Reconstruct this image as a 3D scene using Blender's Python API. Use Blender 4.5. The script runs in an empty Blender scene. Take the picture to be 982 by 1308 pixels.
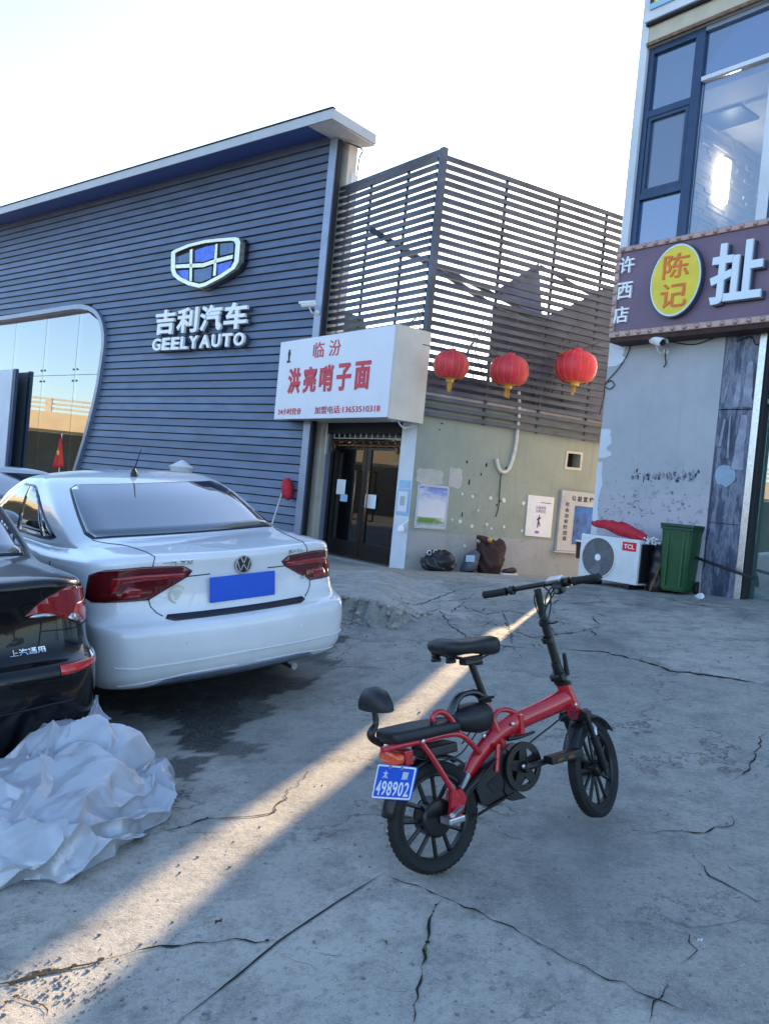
import bpy, bmesh, math, random
import numpy as np
from mathutils import Vector, Matrix
from mathutils.geometry import tessellate_polygon

scene = bpy.context.scene
COL = scene.collection
rnd = random.Random(7)
rad = math.radians

# ------------------------------------------------------------------ camera
CAM = np.array([0.0, 0.0, 1.6])
FOC = 1070.0                      # focal length in pixels of the 982 x 1308 photograph
_p, _r = rad(1.18), rad(5.47)     # looks slightly down, held slightly tilted
_f = np.array([0, math.cos(_p), -math.sin(_p)])
_u0 = np.array([0, math.sin(_p), math.cos(_p)])
_x0 = np.array([1.0, 0, 0])
CX = math.cos(_r) * _x0 + math.sin(_r) * _u0
CU = -math.sin(_r) * _x0 + math.cos(_r) * _u0
cam_data = bpy.data.cameras.new('camera')
cam = bpy.data.objects.new('camera', cam_data)
COL.objects.link(cam)
cam_data.sensor_fit = 'VERTICAL'
cam_data.sensor_height = 36.0
cam_data.lens = 36.0 * FOC / 1308.0
cam_data.clip_start = 0.05
cam_data.clip_end = 2000
m = Matrix.Identity(4)
for i in range(3):
    m[i][0] = CX[i]; m[i][1] = CU[i]; m[i][2] = -_f[i]; m[i][3] = CAM[i]
cam.matrix_world = m
scene.camera = cam

# ------------------------------------------------------------------ light
SUN_AZ, SUN_EL = 21.6, 20.0       # azimuth from +Y towards +X
world = bpy.data.worlds.new('World')
scene.world = world
world.use_nodes = True
nt = world.node_tree
bg = nt.nodes['Background']
sky = nt.nodes.new('ShaderNodeTexSky')
sky.sky_type = 'NISHITA'
sky.sun_disc = False
sky.sun_elevation = rad(SUN_EL)
sky.sun_rotation = rad(SUN_AZ)
sky.altitude = 800
sky.air_density = 1.0
sky.dust_density = 1.2
sky.ozone_density = 1.8
nt.links.new(sky.outputs[0], bg.inputs[0])
bg.inputs[1].default_value = 0.15
sun_data = bpy.data.lights.new('sun', 'SUN')
sun_data.energy = 4.6
sun_data.angle = rad(0.6)
sun_data.color = (1.0, 0.73, 0.44)
sun = bpy.data.objects.new('sun', sun_data)
COL.objects.link(sun)
_sd = Vector((math.sin(rad(SUN_AZ)) * math.cos(rad(SUN_EL)), math.cos(rad(SUN_AZ)) * math.cos(rad(SUN_EL)), math.sin(rad(SUN_EL))))
sun.rotation_euler = _sd.to_track_quat('Z', 'Y').to_euler()
sun.location = _sd * 60
scene.view_settings.view_transform = 'Standard'
scene.view_settings.look = 'None'
scene.view_settings.gamma = 1.0
scene.view_settings.exposure = 1.78

# ------------------------------------------------------------------ geometry helpers
V3 = lambda *a: np.array(a, dtype=float)
def ray(u, v): return CX * (u - 491) / FOC - CU * (v - 654) / FOC + _f
def hit(u, v, P, n):
    d = ray(u, v)
    return CAM + d * (np.dot(np.array(P) - CAM, n) / np.dot(d, n))

class Frame:
    """a wall plane: s along the wall, z up, d out of the wall"""
    def __init__(self, O, u, n): self.O, self.u, self.n = np.array(O, float), np.array(u, float), np.array(n, float)
    def P(self, s, z, d=0.0):
        p = self.O + self.u * s + self.n * d
        return (p[0], p[1], z)
    def px(self, u, v, d=0.0):
        h = hit(u, v, self.O + self.n * d, self.n)
        return float(np.dot(h - self.O, self.u)), float(h[2])
def wall_frame(O, deg):
    a = rad(deg)
    return Frame(O, (math.cos(a), math.sin(a), 0), (math.sin(a), -math.cos(a), 0))
class Axes:
    """any set of local axes"""
    def __init__(self, O, X, Y, Z): self.O, self.X, self.Y, self.Z = map(lambda q: np.array(q, float), (O, X, Y, Z))
    def __call__(self, x, y, z):
        p = self.O + self.X * x + self.Y * y + self.Z * z
        return (p[0], p[1], p[2])

def link(o, parent=None):
    COL.objects.link(o)
    if parent is not None:
        o.parent = parent
        o.matrix_parent_inverse = parent.matrix_basis.inverted()
    return o
def tag(o, label=None, cat=None, group=None, kind=None):
    if label: o['label'] = label
    if cat: o['category'] = cat
    if group: o['group'] = group
    if kind: o['kind'] = kind
    return o
def thing(name, label, cat, loc=(0, 0, 0), group=None):
    o = bpy.data.objects.new(name, None)
    o.empty_display_size = 0.2
    o.location = tuple(float(c) for c in loc)
    COL.objects.link(o)
    return tag(o, label, cat, group)
def mesh_obj(name, verts, faces, mat, parent=None, smooth=False, mids=None, label=None, kind=None):
    me = bpy.data.meshes.new(name)
    me.from_pydata([tuple(map(float, v)) for v in verts], [], faces)
    for mm in (mat if isinstance(mat, (list, tuple)) else [mat]): me.materials.append(mm)
    if mids is not None: me.polygons.foreach_set('material_index', mids)
    if smooth: me.polygons.foreach_set('use_smooth', [True] * len(me.polygons))
    me.update()
    o = bpy.data.objects.new(name, me)
    link(o, parent)
    if label: o['label'] = label
    if kind: o['kind'] = kind
    return o
def bm_obj(name, bm, mat, parent=None, smooth=False, sharp=None, label=None, kind=None, recalc=True):
    if recalc: bmesh.ops.recalc_face_normals(bm, faces=bm.faces)
    me = bpy.data.meshes.new(name)
    bm.to_mesh(me); bm.free()
    me.materials.append(mat)
    if smooth:
        me.polygons.foreach_set('use_smooth', [True] * len(me.polygons))
        if sharp: me.set_sharp_from_angle(angle=rad(sharp))
    o = bpy.data.objects.new(name, me)
    link(o, parent)
    if label: o['label'] = label
    if kind: o['kind'] = kind
    return o
BOXF = [(0, 1, 2, 3), (4, 7, 6, 5), (0, 4, 5, 1), (1, 5, 6, 2), (2, 6, 7, 3), (3, 7, 4, 0)]
def add_hexa(bm, pts):
    vs = [bm.verts.new(p) for p in pts]
    for f in BOXF: bm.faces.new([vs[i] for i in f])
    return vs
def add_fbox(bm, fr, s0, s1, z0, z1, d0, d1, bev=0):
    P = fr.P
    vs = add_hexa(bm, [P(s0, z0, d0), P(s1, z0, d0), P(s1, z1, d0), P(s0, z1, d0), P(s0, z0, d1), P(s1, z0, d1), P(s1, z1, d1), P(s0, z1, d1)])
    if bev:
        es = {e for v in vs for e in v.link_edges}
        bmesh.ops.bevel(bm, geom=list(es), offset=bev, segments=2, affect='EDGES', profile=0.6)
def fbox(name, fr, s0, s1, z0, z1, d0, d1, mat, parent=None, bev=0, **k):
    bm = bmesh.new(); add_fbox(bm, fr, s0, s1, z0, z1, d0, d1, bev)
    return bm_obj(name, bm, mat, parent, **k)
def add_abox(bm, ax, x0, x1, y0, y1, z0, z1, bev=0):
    vs = add_hexa(bm, [ax(x0, y0, z0), ax(x1, y0, z0), ax(x1, y1, z0), ax(x0, y1, z0), ax(x0, y0, z1), ax(x1, y0, z1), ax(x1, y1, z1), ax(x0, y1, z1)])
    if bev:
        es = {e for v in vs for e in v.link_edges}
        bmesh.ops.bevel(bm, geom=list(es), offset=bev, segments=2, affect='EDGES', profile=0.6)
def abox(name, ax, x0, x1, y0, y1, z0, z1, mat, parent=None, bev=0, **k):
    bm = bmesh.new(); add_abox(bm, ax, x0, x1, y0, y1, z0, z1, bev)
    return bm_obj(name, bm, mat, parent, **k)
WORLD_AX = Axes((0, 0, 0), (1, 0, 0), (0, 1, 0), (0, 0, 1))

def catmull(pts, n=6, closed=False):
    P = [np.array(p, float) for p in pts]
    if len(P) < 3: return P
    out = []
    N = len(P)
    for i in range(N if closed else N - 1):
        g = (lambda j: P[j % N]) if closed else (lambda j: P[max(0, min(N - 1, j))])
        a, b, c, d = g(i - 1), g(i), g(i + 1), g(i + 2)
        for k in range(n):
            t = k / n
            out.append(0.5 * ((2 * b) + (-a + c) * t + (2 * a - 5 * b + 4 * c - d) * t * t + (-a + 3 * b - 3 * c + d) * t ** 3))
    if not closed: out.append(P[-1])
    return out
def add_tube(bm, pts, r, seg=8, cap=True, smooth_n=0, flat=None):
    """tube along points; r is a number or one per point; flat=(vector, factor) squeezes the section"""
    P = [np.array(p, float) for p in pts]
    R = list(r) if isinstance(r, (list, tuple)) else [r] * len(P)
    if smooth_n:
        Q = catmull([np.append(p, q) for p, q in zip(P, R)], smooth_n)
        P = [q[:3] for q in Q]; R = [max(1e-4, q[3]) for q in Q]
    N = len(P)
    t0 = P[1] - P[0]; t0 /= np.linalg.norm(t0)
    ref = np.array([0, 0, 1.0]) if abs(t0[2]) < 0.9 else np.array([1.0, 0, 0])
    nrm = np.cross(t0, ref); nrm /= np.linalg.norm(nrm)
    rings = []
    for i in range(N):
        t = P[min(N - 1, i + 1)] - P[max(0, i - 1)]
        t = t / (np.linalg.norm(t) + 1e-12)
        nrm = nrm - t * np.dot(nrm, t); nrm /= (np.linalg.norm(nrm) + 1e-12)
        b = np.cross(t, nrm)
        ring = []
        for k in range(seg):
            a = 2 * math.pi * k / seg
            o = (nrm * math.cos(a) + b * math.sin(a)) * R[i]
            if flat is not None:
                fv = np.array(flat[0], float); o = o - fv * np.dot(o, fv) * (1 - flat[1])
            ring.append(bm.verts.new(P[i] + o))
        rings.append(ring)
    for i in range(N - 1):
        for k in range(seg):
            bm.faces.new((rings[i][k], rings[i][(k + 1) % seg], rings[i + 1][(k + 1) % seg], rings[i + 1][k]))
    if cap:
        bm.faces.new(rings[0][::-1]); bm.faces.new(rings[-1])
def tube(name, pts, r, mat, parent=None, seg=8, smooth_n=0, label=None, flat=None, **k):
    bm = bmesh.new(); add_tube(bm, pts, r, seg, True, smooth_n, flat)
    return bm_obj(name, bm, mat, parent, smooth=True, sharp=50, label=label, **k)
def add_lathe(bm, ax, prof, seg=24, a0=0.0, a1=2 * math.pi):
    """profile (radius, height) turned round the local z axis"""
    full = abs(a1 - a0 - 2 * math.pi) < 1e-6
    rings = []
    for rr, zz in prof:
        rings.append([bm.verts.new(ax(rr * math.cos(a0 + (a1 - a0) * k / seg), rr * math.sin(a0 + (a1 - a0) * k / seg), zz)) for k in range(seg if full else seg + 1)])
    for i in range(len(prof) - 1):
        n = seg
        for k in range(n):
            k2 = (k + 1) % seg if full else k + 1
            if prof[i][0] < 1e-6 and prof[i + 1][0] < 1e-6: continue
            bm.faces.new((rings[i][k], rings[i][k2], rings[i + 1][k2], rings[i + 1][k]))
    bmesh.ops.remove_doubles(bm, verts=[v for r_ in rings for v in r_], dist=1e-6)
def lathe(name, ax, prof, mat, parent=None, seg=24, sharp=40, **k):
    bm = bmesh.new(); add_lathe(bm, ax, prof, seg)
    return bm_obj(name, bm, mat, parent, smooth=True, sharp=sharp, **k)
def prism(name, pts2d, mapf, d0, d1, mat, parent=None, bev=0, **k):
    """polygon outline given depth; mapf(x, y, d) -> point"""
    bm = bmesh.new(); add_prism(bm, pts2d, mapf, d0, d1)
    if bev: bmesh.ops.bevel(bm, geom=[e for e in bm.edges if e.calc_face_angle(0) > 0.5], offset=bev, segments=1, affect='EDGES')
    return bm_obj(name, bm, mat, parent, **k)
def add_prism(bm, pts2d, mapf, d0, d1):
    a = [bm.verts.new(mapf(x, y, d0)) for x, y in pts2d]
    b = [bm.verts.new(mapf(x, y, d1)) for x, y in pts2d]
    n = len(a)
    for i in range(n): bm.faces.new((a[i], a[(i + 1) % n], b[(i + 1) % n], b[i]))
    bm.faces.new(a[::-1]); bm.faces.new(b)
def add_ring_prism(bm, outer, inner, mapf, d0, d1):
    """closed band between two outlines of equal count"""
    n = len(outer)
    L = [[bm.verts.new(mapf(x, y, d)) for x, y in pts] for pts, d in ((outer, d0), (inner, d0), (outer, d1), (inner, d1))]
    for i in range(n):
        j = (i + 1) % n
        bm.faces.new((L[0][i], L[0][j], L[2][j], L[2][i]))
        bm.faces.new((L[1][j], L[1][i], L[3][i], L[3][j]))
        bm.faces.new((L[2][i], L[2][j], L[3][j], L[3][i]))
        bm.faces.new((L[0][j], L[0][i], L[1][i], L[1][j]))

_glyph = {}
def glyph(ch, bold=0.0):
    key = (ch, bold)
    if key not in _glyph:
        c = bpy.data.curves.new('glyph', 'FONT')
        c.body = ch; c.offset = bold; c.resolution_u = 3; c.extrude = 0.5
        o = bpy.data.objects.new('glyph', c)
        COL.objects.link(o)
        dg = bpy.context.evaluated_depsgraph_get(); dg.update()
        me = bpy.data.meshes.new_from_object(o.evaluated_get(dg))
        vs = [tuple(v.co) for v in me.vertices]; fs = [tuple(p.vertices) for p in me.polygons]
        bpy.data.objects.remove(o); bpy.data.curves.remove(c); bpy.data.meshes.remove(me)
        _glyph[key] = (vs, fs)
    return _glyph[key]
def text_obj(name, s, quad, depth, mapf, mat, parent=None, bold=0.0, skew=0.0, label=None):
    """text fitted to (x0, x1, z0, z1) of a surface; mapf(x, z, d); depth = (d0, d1)"""
    vs, fs = glyph(s, bold)
    xs = [v[0] for v in vs]; ys = [v[1] for v in vs]
    ax_, bx_, ay_, by_ = min(xs), max(xs), min(ys), max(ys)
    x0, x1, z0, z1 = quad
    out = []
    for x, y, z in vs:
        ty = (y - ay_) / (by_ - ay_ + 1e-9)
        out.append(mapf(x0 + (x - ax_) / (bx_ - ax_ + 1e-9) * (x1 - x0) + skew * ty, z0 + ty * (z1 - z0), depth[0] if z < 0 else depth[1]))
    return mesh_obj(name, out, fs, mat, parent, label=label)

# ------------------------------------------------------------------ materials
def new_mat(name):
    m = bpy.data.materials.new(name); m.use_nodes = True
    n = m.node_tree
    return m, n, n.nodes['Principled BSDF']
def N(nt, t, **kw):
    n = nt.nodes.new(t)
    for k, v in kw.items():
        if k in n.inputs.keys() if hasattr(n.inputs, 'keys') else False: n.inputs[k].default_value = v
        else: setattr(n, k, v)
    return n
def rgba(c, f=1.0): return (c[0] * f, c[1] * f, c[2] * f, 1)
def noise(nt, vec, scale, detail=4, rough=0.55, dim='3D'):
    n = nt.nodes.new('ShaderNodeTexNoise'); n.inputs['Scale'].default_value = scale
    n.inputs['Detail'].default_value = detail; n.inputs['Roughness'].default_value = rough
    if vec is not None: nt.links.new(vec, n.inputs['Vector'])
    return n.outputs['Fac']
def ramp(nt, fac, stops):
    r = nt.nodes.new('ShaderNodeValToRGB')
    e = r.color_ramp.elements
    while len(e) < len(stops): e.new(0.5)
    for i, (p, c) in enumerate(stops):
        e[i].position = p; e[i].color = c if len(c) == 4 else (c[0], c[1], c[2], 1)
    nt.links.new(fac, r.inputs[0])
    return r.outputs[0]
def mixc(nt, fac, a, b, mode='MIX'):
    n = nt.nodes.new('ShaderNodeMix'); n.data_type = 'RGBA'; n.blend_type = mode
    for sock, val in ((n.inputs[0], fac), (n.inputs[6], a), (n.inputs[7], b)):
        if isinstance(val, bpy.types.NodeSocket): nt.links.new(val, sock)
        elif isinstance(val, (int, float)): sock.default_value = val
        else: sock.default_value = rgba(val) if len(val) == 3 else val
    return n.outputs[2]
def math_n(nt, op, a, b=0.5, clamp=False):
    n = nt.nodes.new('ShaderNodeMath'); n.operation = op; n.use_clamp = clamp
    for sock, val in ((n.inputs[0], a), (n.inputs[1], b)):
        if isinstance(val, bpy.types.NodeSocket): nt.links.new(val, sock)
        else: sock.default_value = val
    return n.outputs[0]
def objvec(nt, scale=(1, 1, 1), rotz=0):
    tc = nt.nodes.new('ShaderNodeTexCoord')
    mp = nt.nodes.new('ShaderNodeMapping')
    mp.inputs['Scale'].default_value = scale
    mp.inputs['Rotation'].default_value = (0, 0, rotz)
    nt.links.new(tc.outputs['Object'], mp.inputs['Vector'])
    return mp.outputs[0]
def bump(nt, bsdf, h, strength=0.3, dist=0.01):
    b = nt.nodes.new('ShaderNodeBump'); b.inputs['Strength'].default_value = strength
    b.inputs['Distance'].default_value = dist
    nt.links.new(h, b.inputs['Height']); nt.links.new(b.outputs[0], bsdf.inputs['Normal'])
def mat(name, col, rough=0.6, metal=0.0, var=0.15, scale=6.0, bstr=0.15, bscale=60.0, coat=0.0, spec=0.5, stretch=(1, 1, 1), emit=None, dirt=0.0, dirtcol=(.05, .045, .04), sub=0.0, wave=None):
    m, n, b = new_mat(name)
    v = objvec(n, stretch)
    f = noise(n, v, scale)
    c = ramp(n, f, [(0.3, rgba(col, 1 - var)), (0.7, rgba(col, 1 + var))])
    if dirt:
        g = noise(n, v, scale * 0.37, 8, 0.7)
        c = mixc(n, ramp(n, g, [(0.5, (0, 0, 0)), (0.75, (dirt, dirt, dirt))]), c, dirtcol)
    n.links.new(c, b.inputs['Base Color'])
    b.inputs['Metallic'].default_value = metal
    rf = noise(n, v, scale * 3)
    rr = n.nodes.new('ShaderNodeMapRange'); n.links.new(rf, rr.inputs[0])
    rr.inputs[3].default_value = max(0.02, rough - 0.08); rr.inputs[4].default_value = min(1, rough + 0.08)
    n.links.new(rr.outputs[0], b.inputs['Roughness'])
    b.inputs['Coat Weight'].default_value = coat
    b.inputs['Coat Roughness'].default_value = 0.04
    b.inputs['Specular IOR Level'].default_value = spec
    if sub: b.inputs['Subsurface Weight'].default_value = sub
    if bstr: bump(n, b, noise(n, v, bscale, 3), bstr, 0.004)
    if emit:
        b.inputs['Emission Color'].default_value = rgba(emit[0]); b.inputs['Emission Strength'].default_value = emit[1]
    return m
# ------------------------------------------------------------------ palette
MT = {}
def mk(key, *a, **k): MT[key] = mat(key, *a, **k)
mk('slat_navy', (.112, .145, .225), .38, 0.2, var=.16, scale=1.5, bstr=.06, dirt=.25, dirtcol=(.09, .1, .12), stretch=(1, 1, 3))
mk('slat_navy_b', (.102, .132, .205), .42, 0.2, var=.16, scale=1.2, bstr=.06, dirt=.3, dirtcol=(.12, .13, .14), stretch=(1, 1, 3))
mk('slat_navy_c', (.123, .157, .238), .36, 0.2, var=.18, scale=1.8, bstr=.06, dirt=.35, dirtcol=(.07, .08, .09), stretch=(1, 1, 3))
mk('trim_grey', (.26, .30, .40), .4, .5, var=.08)
mk('roof_white', (.42, .44, .49), .5, .1, var=.06, scale=3, dirt=.3, dirtcol=(.35, .35, .36))
mk('soffit_blue', (.035, .08, .28), .5, 0, var=.1)
mk('soffit_white', (.55, .55, .56), .6, 0, var=.08, dirt=.4, dirtcol=(.3, .28, .25))
mk('cream_wall', (.62, .56, .48), .8, 0, var=.1, dirt=.5, dirtcol=(.36, .3, .24), scale=3)
mk('dark_gap', (.012, .013, .018), .8, bstr=0)
mk('chrome', (.75, .75, .76), .18, 1.0, var=.05, bstr=0)
mk('gold_chrome', (.72, .66, .52), .25, .9, var=.15, scale=20, bstr=.05)
mk('badge_blue', (.03, .10, .60), .15, .2, var=.35, scale=9, bstr=.02, coat=.6)
mk('badge_dark', (.05, .10, .20), .2, .4, var=.3, scale=12, bstr=.02, coat=.6)
mk('letter_white', (.82, .83, .86), .35, 0, var=.03, bstr=0)
mk('letter_side', (.05, .06, .09), .5, 0, bstr=0)
mk('white_paint', (.66, .68, .72), .6, 0, var=.06, scale=4, dirt=.35, dirtcol=(.4, .38, .36))
mk('sign_face', (.66, .68, .76), .35, 0, var=.03, scale=2, bstr=.02)
mk('sign_side', (.66, .62, .54), .5, 0, var=.08, scale=2, bstr=.05, dirt=.3, dirtcol=(.45, .4, .33))
mk('sign_red', (.56, .03, .06), .5, 0, var=.12, scale=14, bstr=0)
mk('ink', (.03, .03, .05), .6, bstr=0)
mk('ink_purple', (.2, .12, .35), .6, bstr=0)
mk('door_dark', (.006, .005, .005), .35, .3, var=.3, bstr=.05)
mk('bronze', (.22, .12, .07), .35, .8, var=.4, scale=18, bstr=.3)
mk('steel_slat', (.075, .088, .120), .45, .35, var=.4, scale=2, dirt=.35, dirtcol=(.16, .17, .19), bstr=.1)
mk('pale_metal', (.5, .5, .5), .45, .4, var=.15, dirt=.4)
mk('conduit', (.62, .6, .55), .6, 0, var=.15, scale=12, dirt=.4)
mk('lantern_red', (.62, .026, .05), .5, 0, var=.16, scale=6, bstr=.1, sub=.15)
mk('lantern_gold', (.62, .36, .07), .4, .4, var=.2, bstr=.1)
mk('wire_black', (.015, .015, .018), .6, bstr=0)
mk('black_plastic', (.009, .0095, .012), .45, 0, var=.3, scale=30, bstr=.2, bscale=200)
mk('black_gloss', (.01, .01, .012), .2, 0, coat=.5, bstr=0)
mk('rubber', (.006, .006, .007), .7, 0, var=.3, scale=40, bstr=.3, bscale=150, dirt=.2, dirtcol=(.05, .05, .05))
mk('faded_paint', (.27, .29, .35), .8, 0, var=.5, scale=20, bstr=0)
mk('daub_blue', (.27, .37, .48), .8, 0, var=.1)
mk('bike_black', (.006, .006, .007), .38, .0, var=.3, bstr=.08, dirt=.15, dirtcol=(.07, .07, .07))
mk('bike_red', (.46, .008, .02), .28, .1, var=.1, scale=10, bstr=.04, coat=.6, dirt=.12, dirtcol=(.2, .03, .03))
mk('steel', (.55, .56, .58), .3, 1.0, var=.15, scale=30, bstr=.1)
mk('leather', (.007, .008, .013), .42, 0, var=.25, scale=20, bstr=.35, bscale=260)
mk('plate_blue', (.01, .10, .62), .35, 0, var=.06, bstr=0)
mk('plate_white', (.8, .82, .85), .4, 0, bstr=0)
mk('lamp_red', (.62, .02, .012), .15, 0, var=.25, scale=40, bstr=.1, coat=.8)
mk('lamp_mid', (.30, .008, .010), .12, 0, var=.25, scale=60, bstr=.15, coat=1.0)
mk('lamp_dark', (.10, .004, .008), .12, 0, var=.2, scale=30, bstr=.03, coat=1.0)
mk('lamp_clear_red', (.28, .008, .012), .1, 0, var=.3, scale=60, bstr=.2, coat=1.0)
mk('sticker', (.62, .6, .42), .5, 0, bstr=0)
mk('lamp_orange', (.75, .08, .02), .2, 0, var=.15, scale=30, coat=.8, bstr=.05)
mk('bin_green', (.008, .070, .020), .42, 0, var=.25, scale=5, bstr=.1, dirt=.45, dirtcol=(.05, .12, .06))
mk('bin_lid', (.01, .05, .03), .5, 0, var=.2, scale=6, bstr=.1)
mk('ac_white', (.68, .69, .70), .4, 0, var=.05, scale=5, bstr=.04, dirt=.35, dirtcol=(.45, .42, .38))
mk('ac_grille', (.22, .24, .26), .5, .3, var=.12)
mk('tcl_red', (.65, .01, .03), .3, 0, bstr=0)
mk('red_cloth', (.50, .015, .035), .7, 0, var=.2, scale=9, bstr=.3)
mk('sign_mauve', (.155, .10, .16), .5, 0, var=.1, scale=2, bstr=.05, dirt=.2, dirtcol=(.2, .15, .2))
mk('bulb_frame', (.42, .28, .25), .4, .3, var=.2, scale=20)
mk('sign_yellow', (.75, .60, .04), .45, 0, var=.1, scale=3, bstr=.02)
mk('sign_orange', (.72, .16, .03), .5, 0, var=.1, bstr=0)
mk('sign_pale', (.66, .74, .84), .4, 0, var=.03, bstr=0)
mk('win_blue', (.028, .055, .115), .35, .3, var=.15)
mk('upper_beige', (.50, .46, .38), .8, 0, var=.08, dirt=.4, dirtcol=(.3, .27, .24))
mk('upper_white', (.62, .66, .74), .75, 0, var=.07, dirt=.4, dirtcol=(.42, .42, .44), scale=2)
mk('bag_black', (.012, .013, .017), .35, 0, var=.3, scale=10, bstr=.3, bscale=30)
mk('brown_cloth', (.045, .018, .016), .8, 0, var=.4, scale=9, bstr=.4, bscale=40)
mk('crack', (.014, .014, .014), .95, 0, var=.4, scale=40, bstr=.5)
mk('leaf_brown', (.10, .035, .02), .7, 0, var=.3)
mk('leaf_green', (.10, .14, .04), .6, 0, var=.3)
mk('rubble', (.38, .36, .32), .95, 0, var=.3, scale=15, bstr=.6)
mk('gravel', (.22, .21, .2), .9, 0, var=.4, scale=30)
mk('faded_run', (.27, .29, .37), .9, 0, var=.35, scale=6, bstr=.3)
mk('patch_plaster', (.45, .44, .42), .9, 0, var=.1, scale=8, bstr=.3)
mk('spot_white', (.7, .7, .66), .8, bstr=0)
mk('car_trim', (.012, .014, .03), .3, 0, bstr=0)
mk('underbody', (.012, .012, .012), .9, bstr=.1)
mk('band_white', (.7, .74, .76), .5, bstr=0)
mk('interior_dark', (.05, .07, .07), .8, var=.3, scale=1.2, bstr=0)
mk('bridge_cream', (.72, .56, .33), .8, var=.1, scale=1, bstr=0)
mk('bridge_rail', (.66, .58, .42), .7, bstr=0)
mk('foliage', (.05, .075, .035), .8, var=.4, scale=5, bstr=0)
mk('bark', (.12, .09, .07), .9, var=.3, bstr=.4)
mk('floor_tile', (.25, .25, .26), .3, var=.1, bstr=0)
mk('flag_red', (.62, .02, .02), .6, bstr=.05)
mk('flag_yellow', (.8, .55, .05), .6, bstr=0)
mk('blue_tarp', (.10, .15, .30), .6, var=.2, scale=2, bstr=.2)
mk('blue_drum', (.07, .09, .13), .4, var=.2, dirt=.3)
mk('paper', (.72, .73, .75), .6, var=.04, bstr=0)
mk('paper_blue', (.30, .50, .68), .5, var=.06, bstr=0)
mk('board_grey', (.42, .44, .45), .5, .2, var=.06, dirt=.3)
mk('screen_blue', (.01, .10, .35), .25, 0, var=.7, scale=6, bstr=0)
mk('camera_white', (.75, .76, .78), .35, 0, bstr=0)
mk('skin_rust', (.16, .07, .03), .8, var=.3, bstr=.2)

def glass_mat(name, tint, refl, rough=0.01, body=(.02, .03, .04), clear=0.6):
    """coated glass: part mirror, part clear, part body tint"""
    m, n, b = new_mat(name)
    out = n.nodes['Material Output']
    g = n.nodes.new('ShaderNodeBsdfGlossy'); g.inputs['Roughness'].default_value = rough
    g.inputs['Color'].default_value = rgba((.93, .96, 1))
    t = n.nodes.new('ShaderNodeBsdfTransparent'); t.inputs['Color'].default_value = rgba(tint)
    b.inputs['Base Color'].default_value = rgba(body); b.inputs['Roughness'].default_value = .25
    m1 = n.nodes.new('ShaderNodeMixShader'); m1.inputs[0].default_value = clear
    n.links.new(b.outputs[0], m1.inputs[1]); n.links.new(t.outputs[0], m1.inputs[2])
    fr = n.nodes.new('ShaderNodeFresnel'); fr.inputs[0].default_value = 1.5
    k = math_n(n, 'ADD', math_n(n, 'MULTIPLY', fr.outputs[0], 0.9), refl, True)
    m2 = n.nodes.new('ShaderNodeMixShader')
    n.links.new(k, m2.inputs[0]); n.links.new(m1.outputs[0], m2.inputs[1]); n.links.new(g.outputs[0], m2.inputs[2])
    n.links.new(m2.outputs[0], out.inputs[0])
    MT[name] = m
glass_mat('glass_show', (.55, .75, .75), .30)
glass_mat('glass_door', (.16, .18, .22), .01, clear=.7, body=(.004, .005, .008))
glass_mat('glass_blue', (.35, .5, .8), .22, body=(.04, .09, .22), clear=.45)
glass_mat('glass_clear', (.85, .9, .97), .12, clear=.93)
glass_mat('glass_screen', (.3, .35, .42), .10, body=(.10, .13, .22), clear=.25, rough=.15)
glass_mat('glass_green', (.5, .75, .7), .28, body=(.10, .20, .20), clear=.5)
glass_mat('car_glass', (.20, .25, .32), .24, body=(.01, .014, .02), clear=.55)

def emit_mat(name, col, s):
    m, n, b = new_mat(name)
    b.inputs['Base Color'].default_value = rgba(col)
    b.inputs['Emission Color'].default_value = rgba(col); b.inputs['Emission Strength'].default_value = s
    MT[name] = m
emit_mat('lamp_warm', (1, .82, .55), 9)
emit_mat('lamp_door', (1, .9, .75), 2.2)

def car_paint(name, col, metal, coat=1.0, rough=.3):
    m, n, b = new_mat(name)
    v = objvec(n)
    d = ramp(n, noise(n, v, 2.5, 6, .65), [(.35, rgba(col)), (.75, rgba(col, .9))])
    n.links.new(d, b.inputs['Base Color'])
    b.inputs['Metallic'].default_value = metal; b.inputs['Roughness'].default_value = rough
    b.inputs['Coat Weight'].default_value = coat; b.inputs['Coat Roughness'].default_value = .03
    MT[name] = m
car_paint('paint_white', (.80, .81, .84), 0, .9, .3)
car_paint('paint_black', (.0015, .0015, .003), 0, .55, .25)
MT['paint_black'].node_tree.nodes['Principled BSDF'].inputs['Specular IOR Level'].default_value = .25

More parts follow.
